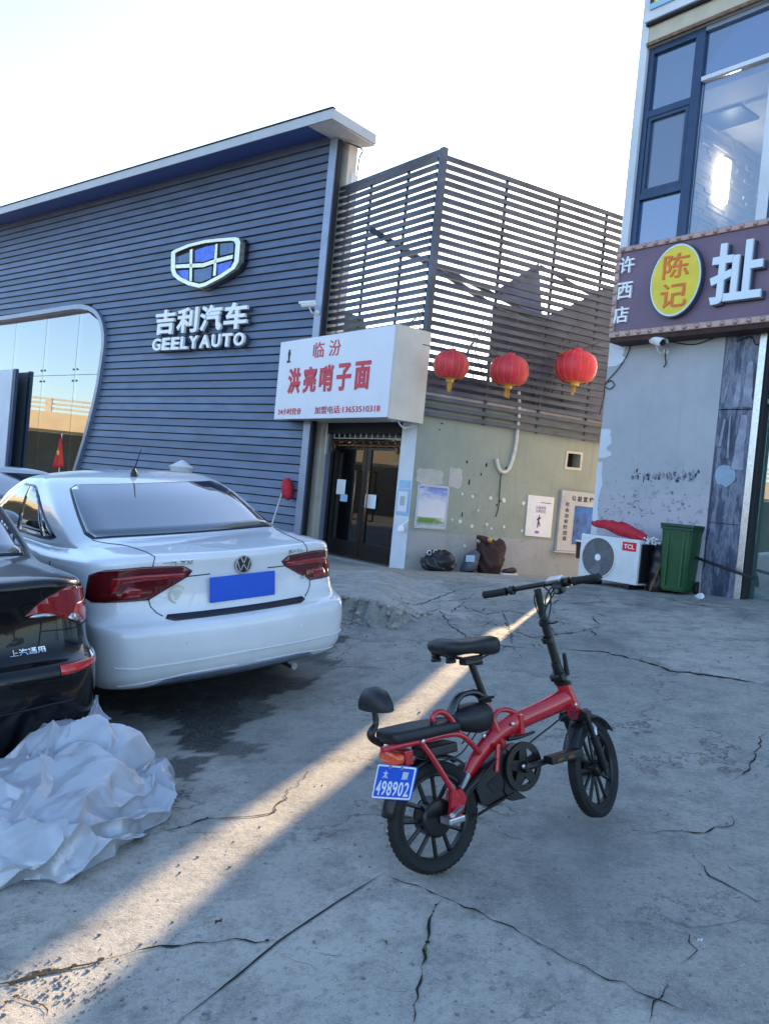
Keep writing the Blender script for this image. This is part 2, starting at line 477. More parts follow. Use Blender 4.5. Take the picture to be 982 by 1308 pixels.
# -- concrete yard: worn, patched slabs; 'tone' is the age of each pour, plus shade put in under the car
def ground_mat():
    m, n, b = new_mat('concrete')
    v = objvec(n)
    at = n.nodes.new('ShaderNodeAttribute'); at.attribute_name = 'tone'
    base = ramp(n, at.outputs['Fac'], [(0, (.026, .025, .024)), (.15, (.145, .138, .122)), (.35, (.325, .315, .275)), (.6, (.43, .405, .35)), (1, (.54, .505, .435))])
    n1 = noise(n, v, .9, 8, .62)
    c = mixc(n, ramp(n, n1, [(.30, (0, 0, 0)), (.72, (1, 1, 1))]), mixc(n, 1.0, base, (.80, .82, .84), 'MULTIPLY'), mixc(n, 1.0, base, (1.12, 1.10, 1.08), 'MULTIPLY'))
    n2 = noise(n, v, 5.5, 10, .72)
    c = mixc(n, ramp(n, n2, [(.46, (0, 0, 0)), (.68, (.75, .75, .75))]), c, (.17, .175, .165))
    n3 = noise(n, v, 38, 6, .7)
    c = mixc(n, ramp(n, n3, [(.36, (.42, .42, .42)), (.5, (0, 0, 0))]), c, (.13, .13, .13))
    n4 = noise(n, objvec(n, (1, 1, 1)), 150, 3, .6)
    c = mixc(n, ramp(n, n4, [(.56, (0, 0, 0)), (.70, (.7, .7, .7))]), c, (.56, .54, .50))
    n6 = noise(n, v, 260, 2, .5)
    c = mixc(n, ramp(n, n6, [(.30, (.6, .6, .6)), (.42, (0, 0, 0))]), c, (.12, .12, .115))
    # oil and damp stains
    n5 = noise(n, objvec(n, (1, .6, 1)), .55, 5, .6)
    c = mixc(n, ramp(n, n5, [(.57, (0, 0, 0)), (.66, (.55, .55, .55))]), c, (.11, .12, .12))
    # hairline crazing
    vo = n.nodes.new('ShaderNodeTexVoronoi'); vo.feature = 'DISTANCE_TO_EDGE'; vo.inputs['Scale'].default_value = .8
    w = noise(n, v, 3.0, 5, .6)
    mv = n.nodes.new('ShaderNodeVectorMath'); mv.operation = 'ADD'
    cmb = n.nodes.new('ShaderNodeCombineXYZ'); n.links.new(w, cmb.inputs[0]); n.links.new(n2, cmb.inputs[1])
    n.links.new(v, mv.inputs[0]); n.links.new(cmb.outputs[0], mv.inputs[1]); n.links.new(mv.outputs[0], vo.inputs['Vector'])
    hair = ramp(n, vo.outputs['Distance'], [(0, (1, 1, 1)), (.009, (0, 0, 0))])
    keep = ramp(n, noise(n, v, .7, 3), [(.44, (0, 0, 0)), (.56, (.8, .8, .8))])
    hk = math_n(n, 'MULTIPLY', hair, keep)
    c = mixc(n, hk, c, (.05, .052, .05))
    n.links.new(c, b.inputs['Base Color'])
    rr = n.nodes.new('ShaderNodeMapRange'); n.links.new(n2, rr.inputs[0]); rr.inputs[3].default_value = .62; rr.inputs[4].default_value = .9
    n.links.new(rr.outputs[0], b.inputs['Roughness'])
    b.inputs['Specular IOR Level'].default_value = .35
    h = math_n(n, 'SUBTRACT', math_n(n, 'ADD', math_n(n, 'MULTIPLY', n2, 1.2), math_n(n, 'MULTIPLY', n3, .5)), math_n(n, 'MULTIPLY', hk, .8))
    h = math_n(n, 'ADD', h, math_n(n, 'MULTIPLY', n4, .25))
    bump(n, b, h, .55, .012)
    MT['concrete'] = m
ground_mat()

def plaster_mat(name, top, low, zline, jag, stains, streaks, frame_dir, extra=None):
    m, n, b = new_mat(name)
    v = objvec(n)
    sep = n.nodes.new('ShaderNodeSeparateXYZ'); n.links.new(v, sep.inputs[0])
    zj = math_n(n, 'ADD', sep.outputs[2], math_n(n, 'MULTIPLY', noise(n, v, 3, 5), jag))
    below = ramp(n, math_n(n, 'SUBTRACT', zj, zline + jag * .5 - .5), [(.49, (1, 1, 1)), (.51, (0, 0, 0))])
    c = mixc(n, below, top, low)
    n1 = noise(n, v, 1.6, 8, .65)
    c = mixc(n, ramp(n, n1, [(.35, (.5, .5, .5)), (.55, (0, 0, 0))]), c, mixc(n, 1.0, c, (.78, .80, .82), 'MULTIPLY'))
    st = noise(n, objvec(n, (5, 5, .5)), 2.0, 6, .65)
    c = mixc(n, ramp(n, st, [(.55, (0, 0, 0)), (.75, (streaks,) * 3)]), c, (.10, .11, .13))
    sp = noise(n, v, 7, 8, .75)
    hz = math_n(n, 'MULTIPLY', ramp(n, sp, [(.56, (0, 0, 0)), (.64, (stains,) * 3)]), math_n(n, 'SUBTRACT', 2.6, sep.outputs[2], True))
    c = mixc(n, hz, c, (.07, .08, .10))
    n.links.new(c, b.inputs['Base Color'])
    b.inputs['Roughness'].default_value = .85
    bump(n, b, math_n(n, 'ADD', n1, math_n(n, 'MULTIPLY', noise(n, v, 60, 4), .25)), .35, .01)
    MT[name] = m
plaster_mat('green_plaster', (.30, .33, .275), (.36, .37, .37), 1.10, .05, .25, .25, 0)
plaster_mat('blue_plaster', (.42, .43, .47), (.46, .45, .50), 1.95, .06, .55, .15, 0)
def stained_mat():
    m, n, b = new_mat('stained_panel')
    v = objvec(n, (4, 4, .8))
    a = noise(n, v, 1.5, 8, .7)
    c = ramp(n, a, [(.38, (.018, .028, .055)), (.48, (.05, .07, .13)), (.54, (.20, .22, .29)), (.6, (.07, .09, .16)), (.68, (.28, .29, .34)), (.8, (.34, .34, .38))])
    n.links.new(c, b.inputs['Base Color']); b.inputs['Roughness'].default_value = .55
    bump(n, b, a, .4, .01)
    MT['stained_panel'] = m
stained_mat()

# ------------------------------------------------------------------ the places everything hangs on
K = CAM + ray(516, 727) * 12.5 / ray(516, 727)[1]           # near corner of the noodle shop
FB = wall_frame(K, -51.2)                                   # shop front
FC = wall_frame(K, 30.0)                                    # shop flank, green wall
G0 = CAM + ray(378, 680) * 14.3 / ray(378, 680)[1]
FA = wall_frame(G0, -39.3)                                  # showroom front
P1 = CAM + ray(748, 742) * 11.6 / ray(748, 742)[1]
FD = wall_frame(P1, -51.2)                                  # restaurant front

# ------------------------------------------------------------------ ground height
_bk0, _bk1 = (.32, 3.15), (1.11, 3.72)
_q = FD.px(943, 765); _pe = FD.P(_q[0], _q[1])
_ctl = [(.32, 3.15, .19), (1.11, 3.72, .262), (-1.4, 4.6, .03), (-.1, 5.8, .20), (-.75, 6.6, .17), (.483, 6.2, .342), (-.34, 7.68, .374), (1.6, 7.7, .53),
        (K[0], K[1], .52), (.15, 12.77, .47), (-1, 14.2, .47), (P1[0], P1[1], P1[2]), (_pe[0], _pe[1], _pe[2]), (3.3, 14.2, .50),
        (-1, 2.6, .0), (-1.3, 3.1, .0), (-4, 8, .12), (0, 0, .0), (2, 0, .12), (-6, 12, .25), (6, 6.5, .85), (2.5, 3, .36), (-4, 3, -.05), (0, -4, 0), (5, 0, .5), (-6, -2, -.1), (-9, 9, .1), (8, 12, .9), (0, 17, .5), (-9, 17, .4)]
_C = np.array(_ctl)
def _phi(r): return np.where(r > 1e-9, r * r * np.log(r + 1e-9), 0)
_nC = len(_C)
_D = np.hypot(_C[:, None, 0] - _C[None, :, 0], _C[:, None, 1] - _C[None, :, 1])
_A = np.zeros((_nC + 3, _nC + 3)); _A[:_nC, :_nC] = _phi(_D) + np.eye(_nC) * .15
_A[:_nC, _nC] = 1; _A[:_nC, _nC + 1:] = _C[:, :2]; _A[_nC, :_nC] = 1; _A[_nC + 1:, :_nC] = _C[:, :2].T
_W = np.linalg.solve(_A, np.append(_C[:, 2], [0, 0, 0]))
EDGE = [(-6, 9.3), (-1.4, 8.35), (-.6, 7.95), (-.32, 7.80), (-.05, 7.62), (.12, 7.55), (.30, 7.75), (.42, 8.0), (.6, 8.3)]   # broken lip of the raised apron
_E = np.array(EDGE)
def gz(x, y):
    x = np.atleast_1d(np.asarray(x, float)); y = np.atleast_1d(np.asarray(y, float))
    xc, yc = np.clip(x, -9, 8), np.clip(y, -4, 17)
    r = np.hypot(xc[:, None] - _C[None, :, 0], yc[:, None] - _C[None, :, 1])
    z = _phi(r) @ _W[:_nC] + _W[_nC] + _W[_nC + 1] * xc + _W[_nC + 2] * yc
    ye = np.interp(xc, _E[:, 0], _E[:, 1]) + .05 * np.sin(xc * 23) + .03 * np.sin(xc * 57 + 1)
    step = np.clip((yc - ye) / .055, 0, 1)
    step = step * step * (3 - 2 * step)
    side = np.clip((.55 - xc) / .6, 0, 1); side = side * side * (3 - 2 * side)
    z = z + .21 * step * side * np.clip((13.5 - yc) / 5.5, 0, 1) * (1 + .0 * x)
    z = z + .006 * np.sin(xc * 2.1 + yc) * np.sin(yc * 1.7 - xc)
    return z
def g1(x, y): return float(gz(x, y)[0])
def ghit(u, v):
    """where a sight line meets the ground"""
    d = ray(u, v); t = 1.6 / max(1e-3, -d[2]) * .5
    t0, t1 = 0.3, 60.0
    ts = np.linspace(t0, t1, 2400)
    P = CAM[None, :] + ts[:, None] * d[None, :]
    below = P[:, 2] < gz(P[:, 0], P[:, 1])
    i = int(np.argmax(below)); lo, hi = ts[max(0, i - 1)], ts[i]
    for _ in range(25):
        mid = (lo + hi) / 2; p = CAM + mid * d
        if p[2] < g1(p[0], p[1]): hi = mid
        else: lo = mid
    p = CAM + hi * d
    return p
def gpt(x, y, up=0.0): return (x, y, g1(x, y) + up)

# ------------------------------------------------------------------ ground sheet
xs = np.unique(np.concatenate([[-90, -45, -25, -15, -11, -8, -6.5, -5.2], np.arange(-4.2, 4.6, .045), np.arange(4.6, 9, .3), [10, 13, 18, 28, 50, 90]]))
ys = np.unique(np.concatenate([[-90, -40, -20, -10, -5, -2, -.5, .6], np.arange(1.4, 9.6, .045), np.arange(9.6, 17, .12), [18, 20, 24, 30, 42, 60, 100, 160]]))
gx, gy = np.meshgrid(xs, ys)
gzv = gz(gx.ravel(), gy.ravel())
nx, ny = len(xs), len(ys)
gverts = np.stack([gx.ravel(), gy.ravel(), gzv], 1)
ii = (np.arange(ny - 1)[:, None] * nx + np.arange(nx - 1)[None, :]).ravel()
gfaces = np.stack([ii, ii + 1, ii + nx + 1, ii + nx], 1)
me = bpy.data.meshes.new('ground')
me.from_pydata(gverts.tolist(), [], gfaces.tolist())
me.polygons.foreach_set('use_smooth', [True] * len(me.polygons))
def in_poly(px_, py_, poly):
    c = np.zeros(px_.shape, bool); n_ = len(poly)
    for i in range(n_):
        x1, y1 = poly[i]; x2, y2 = poly[(i + 1) % n_]
        k = ((y1 > py_) != (y2 > py_)) & (px_ < (x2 - x1) * (py_ - y1) / (y2 - y1 + 1e-12) + x1)
        c ^= k
    return c
def gpoly(pxs): return [tuple(ghit(*q)[:2]) for q in pxs]
tone = np.full(len(gverts), .47)
X_, Y_ = gverts[:, 0], gverts[:, 1]
J_ = .03 * np.sin(X_ * 31 + Y_ * 7) + .02 * np.sin(Y_ * 53)
slab_near = gpoly([(0, 1245), (80, 1240), (240, 1225), (355, 1200), (490, 1115), (560, 1145), (640, 1180), (760, 1245), (900, 1303)]) + [(1.6, .9), (-2.2, .9)]
slab_mid = gpoly([(0, 1010), (215, 925), (250, 930), (340, 1040), (420, 1075), (490, 1115), (355, 1200), (240, 1225), (80, 1240), (0, 1245)])
far_pale = gpoly([(740, 795), (800, 830), (880, 858), (981, 875), (981, 780), (850, 765), (740, 752), (600, 735)])
apron = gpoly([(425, 790), (428, 768), (470, 780), (530, 785), (600, 790), (560, 740), (420, 728)])
tone[in_poly(X_ + J_, Y_, slab_near)] = .80
tone[in_poly(X_ + J_, Y_, slab_mid)] = .74
tone[in_poly(X_ + J_, Y_ + J_, far_pale)] = .85
tone[in_poly(X_ + J_, Y_ + J_, apron)] = .98
oil_shade = gpoly([(120, 905), (215, 930), (300, 935), (360, 905), (420, 868), (436, 835), (440, 810), (300, 800), (120, 830)])
oil_shade = gpoly([(100, 900), (215, 925), (265, 965), (300, 950), (350, 900), (400, 868), (425, 835), (432, 812), (300, 790), (100, 820)])  # shade under the white car darkened into the tone, with oil stains
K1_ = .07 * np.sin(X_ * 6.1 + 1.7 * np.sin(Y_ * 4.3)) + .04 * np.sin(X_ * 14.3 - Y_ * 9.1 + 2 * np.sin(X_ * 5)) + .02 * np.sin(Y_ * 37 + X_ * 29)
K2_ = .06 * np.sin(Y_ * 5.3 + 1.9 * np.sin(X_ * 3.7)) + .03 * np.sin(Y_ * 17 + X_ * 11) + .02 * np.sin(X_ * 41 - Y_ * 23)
tone[in_poly(X_ + K1_, Y_ + K2_, oil_shade)] = .04
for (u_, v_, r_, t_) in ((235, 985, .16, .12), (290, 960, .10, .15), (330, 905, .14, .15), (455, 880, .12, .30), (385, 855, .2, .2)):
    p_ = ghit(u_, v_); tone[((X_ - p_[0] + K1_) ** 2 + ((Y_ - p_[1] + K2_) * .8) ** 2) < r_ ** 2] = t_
ye_ = np.interp(X_, _E[:, 0], _E[:, 1])
tone[(np.abs(Y_ - ye_ - .03) < .09) & (X_ < .42)] = .42
tone += .05 * np.sin(X_ * 1.3 + 2) * np.sin(Y_ * 1.1)
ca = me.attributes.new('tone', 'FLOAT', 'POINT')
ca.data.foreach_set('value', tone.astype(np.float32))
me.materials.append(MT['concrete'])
me.update()
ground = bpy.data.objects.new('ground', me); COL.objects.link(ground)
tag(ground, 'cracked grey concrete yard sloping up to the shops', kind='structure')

# cracks and joints: seams filled with dark dirt, following the sheet
def crack(pxs, w, jag=.35, name='crack', mat_='crack', seed=0, sm=True):
    r_ = random.Random(seed + len(pxs) * 13 + int(pxs[0][0]))
    P = [ghit(*q)[:2] for q in pxs]
    L = [P[0]]
    for a, b in zip(P[:-1], P[1:]):
        a, b = np.array(a), np.array(b); ln = np.linalg.norm(b - a); k = max(2, int(ln / .035))
        nn = np.array([-(b - a)[1], (b - a)[0]]) / (ln + 1e-9)
        for i in range(1, k + 1):
            t = i / k
            q = a + (b - a) * t + nn * r_.gauss(0, .008) * (jag > .1) * (i < k)
            L.append(q)
    bm = bmesh.new(); prev = None
    n_ = len(L)
    for i, q in enumerate(L):
        q = np.array(q); d = np.array(L[min(n_ - 1, i + 1)]) - np.array(L[max(0, i - 1)])
        d = d / (np.linalg.norm(d) + 1e-9); nn = np.array([-d[1], d[0]])
        taper = min(1, (i + .6) / 6, (n_ - i - .4) / 6)
        ww = w * .8 * taper * (1 + jag * r_.uniform(-1, 1.2)) * .5
        a = q + nn * ww * r_.uniform(.7, 1.3); b = q - nn * ww * r_.uniform(.7, 1.3)
        va = bm.verts.new(gpt(a[0], a[1], .004)); vb = bm.verts.new(gpt(b[0], b[1], .004))
        if prev: bm.faces.new((prev[0], va, vb, prev[1]))
        prev = (va, vb)
        if jag > .4 and w > .006 and r_.random() < .16:
            # a chip broken out of the lip
            c_ = q + nn * ww * r_.choice((-1, 1)) * 1.3; rr_ = r_.uniform(.3, 1.1) * min(.013, max(.007, w * .8))
            vs_ = []
            for k_ in range(7):
                a_ = 2 * math.pi * k_ / 7; p_ = c_ + np.array([math.cos(a_), math.sin(a_)]) * rr_ * r_.uniform(.5, 1.2)
                vs_.append(bm.verts.new(gpt(p_[0], p_[1], .0055)))
            bm.faces.new(vs_)
    return bm_obj(name, bm, MT[mat_], ground, kind='stuff')
crack([(226, 1308), (300, 1250), (356, 1203), (420, 1160), (492, 1115)], .010, .05, 'joint')
crack([(0, 1258), (30, 1252), (62, 1242), (95, 1236), (130, 1228)], .045, .6)
crack([(130, 1228), (190, 1212), (250, 1205), (300, 1200), (356, 1203)], .012, .7)
crack([(356, 1219), (380, 1230), (405, 1242)], .005, .6)
crack([(565, 1150), (548, 1175), (545, 1205), (538, 1235), (532, 1265), (528, 1308)], .010, .9)
crack([(185, 1068), (230, 1058), (265, 1046), (320, 1044), (345, 1040), (380, 1000), (395, 985)], .008, .7)
crack([(853, 1258), (845, 1275), (832, 1290), (828, 1308)], .008, .7)
crack([(940, 1040), (935, 1055), (900, 1065), (870, 1062), (800, 1063)], .007, .8)
crack([(885, 1095), (905, 1120), (935, 1135), (965, 1152), (981, 1150)], .008, .7)
crack([(960, 1172), (940, 1178), (900, 1185), (860, 1180)], .004, .7)
crack([(850, 1190), (880, 1195), (890, 1215), (870, 1232), (840, 1228)], .005, .9)
crack([(490, 1118), (560, 1145), (640, 1180), (700, 1212), (760, 1245), (830, 1275), (905, 1303)], .006, .9)
crack([(975, 935), (965, 965), (955, 985), (930, 1000)], .007, .8)
crack([(722, 830), (770, 833), (820, 845), (860, 858), (900, 862), (940, 868), (981, 876)], .022, .9)
crack([(860, 856), (900, 862), (930, 868)], .03, .9)
crack([(530, 786), (560, 778), (590, 775), (620, 785), (650, 780), (690, 790), (740, 800)], .012, .9)
crack([(545, 770), (600, 765), (660, 768), (720, 772), (790, 768)], .012, .8)
crack([(560, 778), (575, 800), (600, 815), (640, 825), (690, 830)], .010, .9)
crack([(600, 790), (640, 800), (680, 815), (735, 808), (770, 800)], .012, .9)
crack([(640, 780), (650, 800), (655, 825)], .008, .9)
crack([(690, 785), (700, 800), (715, 815)], .008, .9)
crack([(500, 765), (520, 772), (555, 765), (590, 752), (640, 748)], .012, .9)
crack([(380, 848), (440, 852), (500, 855)], .006, .7)
crack([(810, 762), (850, 765), (880, 772), (920, 776), (981, 780)], .016, .8)
crack([(880, 772), (900, 768), (940, 774)], .010, .8)
crack([(700, 1000), (760, 1010), (800, 1012)], .004, .8)
crack([(620, 1055), (650, 1070), (700, 1085)], .004, .8)
crack([(0, 1290), (20, 1275), (55, 1285), (60, 1300)], .02, .9)

# broken crazing where the slabs meet
_cr = random.Random(21)
for k in range(44):
    u, v = _cr.uniform(560, 760), _cr.uniform(762, 832)
    a_ = _cr.choice([-.1, .15, 1.2, -1.0, .5]); L_ = _cr.uniform(12, 34)
    P_ = [(u, v), (u + L_ * math.cos(a_) * .5 + _cr.uniform(-3, 3), v + L_ * math.sin(a_) * .22 + _cr.uniform(-2, 2)), (u + L_ * math.cos(a_), v + L_ * math.sin(a_) * .45)]
    crack(P_, _cr.uniform(.008, .017), .9, seed=k)
for k in range(26):
    u, v = _cr.uniform(380, 970), _cr.uniform(880, 1290)
    if 500 < u < 800 and v < 1120: continue
    a_ = _cr.uniform(-.6, .9); L_ = _cr.uniform(18, 60)
    P_ = [(u, v), (u + L_ * math.cos(a_) * .5 + _cr.uniform(-5, 5), v + L_ * math.sin(a_) * .25 + _cr.uniform(-3, 3)), (u + L_ * math.cos(a_), v + L_ * math.sin(a_) * .5)]
    P_ = [(min(975, q[0]), min(1300, q[1])) for q in P_]
    crack(P_, _cr.uniform(.0025, .005), .9, seed=k)

# loose grit and litter
def pebble_at(u, v, r, m_, name='pebble', flat=.5, sd=1):
    rr = random.Random(sd + int(u)); p = ghit(u, v)
    bm = bmesh.new(); bmesh.ops.create_icosphere(bm, subdivisions=2, radius=r)
    for q in bm.verts:
        k = 1 + rr.uniform(-.22, .22); q.co.x *= k; q.co.y *= k * .8; q.co.z *= flat
        q.co += Vector((p[0], p[1], p[2] + r * flat * .5))
    return bm_obj(name, bm, m_)
grit = bmesh.new()
for k in range(900):
    if k < 500:
        u, v = rnd.uniform(0, 982), rnd.uniform(830, 1300)
    elif k < 700: u, v = rnd.gauss(70, 45), rnd.gauss(1262, 18)
    else:
        u = rnd.uniform(430, 960); v = 765 + rnd.uniform(-8, 60) + (u - 430) * .05
    if not (2 < u < 980 and 740 < v < 1306): continue
    p = ghit(u, v); r_ = rnd.choice([.002, .003, .003, .004, .006, .008]) * (1 + .25 * (p[1] - 3 > 2))
    bmesh.ops.create_icosphere(grit, subdivisions=2, radius=r_ * .8, matrix=Matrix.Translation((p[0], p[1], p[2] + r_ * .4)) @ Matrix.Rotation(rnd.uniform(0, 3), 4, 'Z') @ Matrix.Diagonal((1.3, .8, .6, 1)))
tag(bm_obj('grit', grit, MT['gravel']), 'loose grit scattered along the cracks of the yard', 'grit', kind='stuff')
# broken lumps along the lip of the raised apron
lumps = bmesh.new(); _rb = random.Random(77)
for k in range(150):
    x_ = _rb.uniform(-1.0, .55); y_ = float(np.interp(x_, _E[:, 0], _E[:, 1])) + .05 * math.sin(x_ * 23) + .03 * math.sin(x_ * 57 + 1) + _rb.gauss(-.01, .05)
    r_ = _rb.choice([.012, .018, .025, .035])
    res = bmesh.ops.create_icosphere(lumps, subdivisions=1, radius=r_, matrix=Matrix.Translation((x_, y_, g1(x_, y_) + r_ * .3)) @ Matrix.Rotation(_rb.uniform(0, 3), 4, 'Z') @ Matrix.Diagonal((_rb.uniform(.9, 1.7), _rb.uniform(.7, 1.1), _rb.uniform(.5, .9), 1)))
    for v_ in res['verts']: v_.co += Vector((_rb.uniform(-1, 1), _rb.uniform(-1, 1), _rb.uniform(-1, 1))) * r_ * .25
tag(bm_obj("rubble", lumps, MT['rubble']), 'broken concrete lumps along the raised edge before the noodle shop', 'rubble', kind='stuff')
def leaf(u, v, L, ang, m_, label):
    p = ghit(u, v); ca_, sa_ = math.cos(ang), math.sin(ang)
    pts = [(-1, 0), (-.6, .28), (0, .4), (.6, .26), (1, 0), (.6, -.26), (0, -.4), (-.6, -.28)]
    bm = bmesh.new()
    c = bm.verts.new((p[0], p[1], p[2] + .010))
    vs = []
    for i, (a, b) in enumerate(pts):
        a *= L / 2; b *= L / 2
        vs.append(bm.verts.new((p[0] + a * ca_ - b * sa_, p[1] + a * sa_ + b * ca_, p[2] + .006 + .012 * abs(math.sin(i * 1.9)))))
    for i in range(8): bm.faces.new((c, vs[i], vs[(i + 1) % 8]))
    o = bm_obj('fallen_leaf', bm, m_)
    tag(o, label, 'leaf', 'dead leaves lying on the concrete')
leaf(279, 1181, .035, .9, MT['leaf_brown'], 'curled dark brown leaf on the slab left of the straight joint')
leaf(491, 1207, .03, 2.2, MT['leaf_green'], 'yellow green leaf on the slab right of the straight joint')
leaf(543, 1217, .032, 1.5, MT['leaf_green'], 'pale leaf caught in the crack below the rear wheel')
leaf(893, 1205, .022, .3, MT['paper'], 'small white scrap on the concrete at the right')
tag(pebble_at(262, 1301, .014, MT['gravel'], 'stone', .35), 'flat dark stone beside the bottom end of the joint', 'stone', 'small flat stones')
tag(pebble_at(585, 1197, .013, MT['gravel'], 'stone', .35, 3), 'flat grey stone below and right of the rear wheel', 'stone', 'small flat stones')
tag(pebble_at(325, 1302, .009, MT['gravel'], 'stone', .35, 4), 'small dark stone on the near slab at the bottom edge', 'stone', 'small flat stones')
# ================================================================== showroom
sr = thing('showroom', 'long car showroom clad in dark blue horizontal boards', 'showroom', FA.P(0, 0.4))
A_top = FA.px(418, 176)[1]
A_base = 0.05
PITCH = .147
S_END = -17.0
# outline of the curved window opening, right and top edge
wpx = [(0, 411), (60, 402), (100, 396), (118, 398), (129, 407), (134, 422), (135, 440), (131, 470), (126, 500), (119, 530), (111, 560), (101, 592)]
wout = [FA.px(*q) for q in wpx]
wout = catmull(wout, 4)
z_open_top = max(q[1] for q in wout)
def edge_s(z):
    """right limit of the opening at height z"""
    best = None
    right = [q for q in wout if q[0] >= wout[8][0]]
    zs_ = [q[1] for q in right]; ss_ = [q[0] for q in right]
    if z <= min(zs_): 
        i = zs_.index(min(zs_)); j = max(0, i - 6)
        sl = (ss_[i] - ss_[j]) / (zs_[i] - zs_[j]); return ss_[i] + (z - zs_[i]) * sl
    o = sorted(zip(zs_, ss_))
    return float(np.interp(z, [a for a, b in o], [b for a, b in o]))
def left_top(z): 
    return float(np.interp(-9, [0], [0]))
nrow = int((A_top - A_base) / PITCH)
def board(s0, s1a, s1b, z0, z1, s0b=None):
    bm = bmesh.new(); P = FA.P
    if s0b is None: s0b = s0
    g = .021
    # clapboard: lower edge stands proud, a shadow gap under it
    pts = [P(s0, z0 + g, 0), P(s1a, z0 + g, 0), P(s1b, z1, 0), P(s0b, z1, 0), P(s0, z0 + g, .034), P(s1a, z0 + g, .034), P(s1b, z1, .006), P(s0b, z1, .006)]
    add_hexa(bm, pts)
    bm_obj('cladding_board', bm, MT[rnd.choice(('slat_navy', 'slat_navy_b', 'slat_navy_c'))], sr)
for i in range(nrow):
    z0 = A_base + i * PITCH; z1 = z0 + PITCH
    if z1 <= z_open_top - .02:
        board(edge_s(z0 + .01) + .02, 0, 0, z0, z1, edge_s(z1) + .02)
    else:
        # top edge of the opening drops slightly towards the left
        board(S_END, 0, 0, z0, z1) if z0 > z_open_top else board(edge_s(min(z0, z_open_top - .03)) + .05, 0, 0, z0, z1)
    if z1 > z_open_top - .25 and z0 < z_open_top - .0 and False: pass
fbox('backing_wall', FA, S_END, 0, z_open_top + .02, A_top, -.2, -.004, MT['dark_gap'], sr)
bm = bmesh.new()
zb = [(edge_s(z), z) for z in np.linspace(A_base, z_open_top - .02, 14)]
add_prism(bm, [(0, A_base)] + [(0, z_open_top + .02)] + [(s + .02, z) for s, z in reversed(zb)], FA.P, -.2, -.004)
bm_obj('backing_panel', bm, MT['dark_gap'], sr)
# trim round the opening
trim_path = [(S_END, wout[0][1] + .0)] + [(q[0], q[1]) for q in wout] + [(edge_s(z), z) for z in np.linspace(wout[-1][1] - .1, A_base, 5)]
trim_path[0] = (S_END, wout[0][1])
bm = bmesh.new(); prev = None
for i, q in enumerate(trim_path):
    a = np.array(trim_path[max(0, i - 1)]); b = np.array(trim_path[min(len(trim_path) - 1, i + 1)]); d = b - a; d /= np.linalg.norm(d) + 1e-9
    nn = np.array([-d[1], d[0]]); q = np.array(q)
    o1 = q + nn * .10; 
    ring = [bm.verts.new(FA.P(q[0], q[1], -.16)), bm.verts.new(FA.P(q[0], q[1], .10)), bm.verts.new(FA.P(o1[0], o1[1], .10)), bm.verts.new(FA.P(o1[0], o1[1], -.02))]
    if prev:
        for k in range(3): bm.faces.new((prev[k], ring[k], ring[k + 1], prev[k + 1]))
    prev = ring
bm_obj('opening_trim', bm, MT['trim_grey'], sr, smooth=True, sharp=40)
# corner trim and the cream fin behind it
fbox('corner_trim', FA, 0.002, .16, A_base, A_top, -.05, .06, MT['trim_grey'], sr, bev=.008)
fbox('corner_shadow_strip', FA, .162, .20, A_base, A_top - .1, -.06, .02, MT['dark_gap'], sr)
fbox('fin_wall', FA, -.1, .205, A_base - .3, A_top + .02, -.42, -.21, MT['cream_wall'], sr)
fbox('fin_capping', FA, .10, .235, 2.2, A_top - .55, -.455, -.30, MT['white_paint'], sr)
# roof canopy
ov = .62
_, zr0 = FA.px(424, 151, ov); _, zr1 = FA.px(424, 138.5, ov)
sR = FA.px(424, 145, ov)[0]
back = -.46
fbox('roof_deck', FA, S_END, sR - .01, max(zr0, A_top) + .035, zr1 - .01, back, ov - .022, MT['roof_white'], sr)
for k in range(10):
    s1 = sR - k * 1.95; s0 = s1 - 1.945
    fbox('fascia_panel', FA, max(S_END, s0), s1, zr0, zr1, ov - .02, ov, MT['roof_white'], sr, bev=.003)
fbox('roof_drip', FA, S_END, sR + .02, zr1 + .002, zr1 + .022, ov - .05, ov + .02, MT['dark_gap'], sr)
fbox('side_fascia', FA, sR - .01, sR + .012, zr0, zr1, back, ov - .001, MT['roof_white'], sr)
bm = bmesh.new(); P = FA.P
add_hexa(bm, [P(S_END, zr0, ov - .03), P(.0, zr0, ov - .03), P(.0, A_top, .012), P(S_END, A_top, .012), P(S_END, zr0 + .015, ov - .03), P(.0, zr0 + .015, ov - .03), P(.0, A_top + .03, .012), P(S_END, A_top + .03, .012)])
bm_obj('soffit', bm, MT['soffit_blue'], sr)
bm = bmesh.new()
add_hexa(bm, [P(.002, zr0 - .002, ov - .03), P(sR - .012, zr0 - .002, ov - .03), P(sR - .012, zr0 - .03, back), P(.002, A_top - .05, back), P(.002, zr0 + .012, ov - .03), P(sR - .012, zr0 + .012, ov - .03), P(sR - .012, zr0 + .012, back), P(.002, A_top + .02, back)])
bm_obj('side_soffit', bm, MT['soffit_white'], sr)
tube('loose_cable', [P(.25, zr0 - .05, -.1), P(.42, zr0 - .12, -.3), P(.33, zr0 - .22, -.35), P(.30, zr0 - .5, -.36)], .012, MT['wire_black'], sr, smooth_n=4)
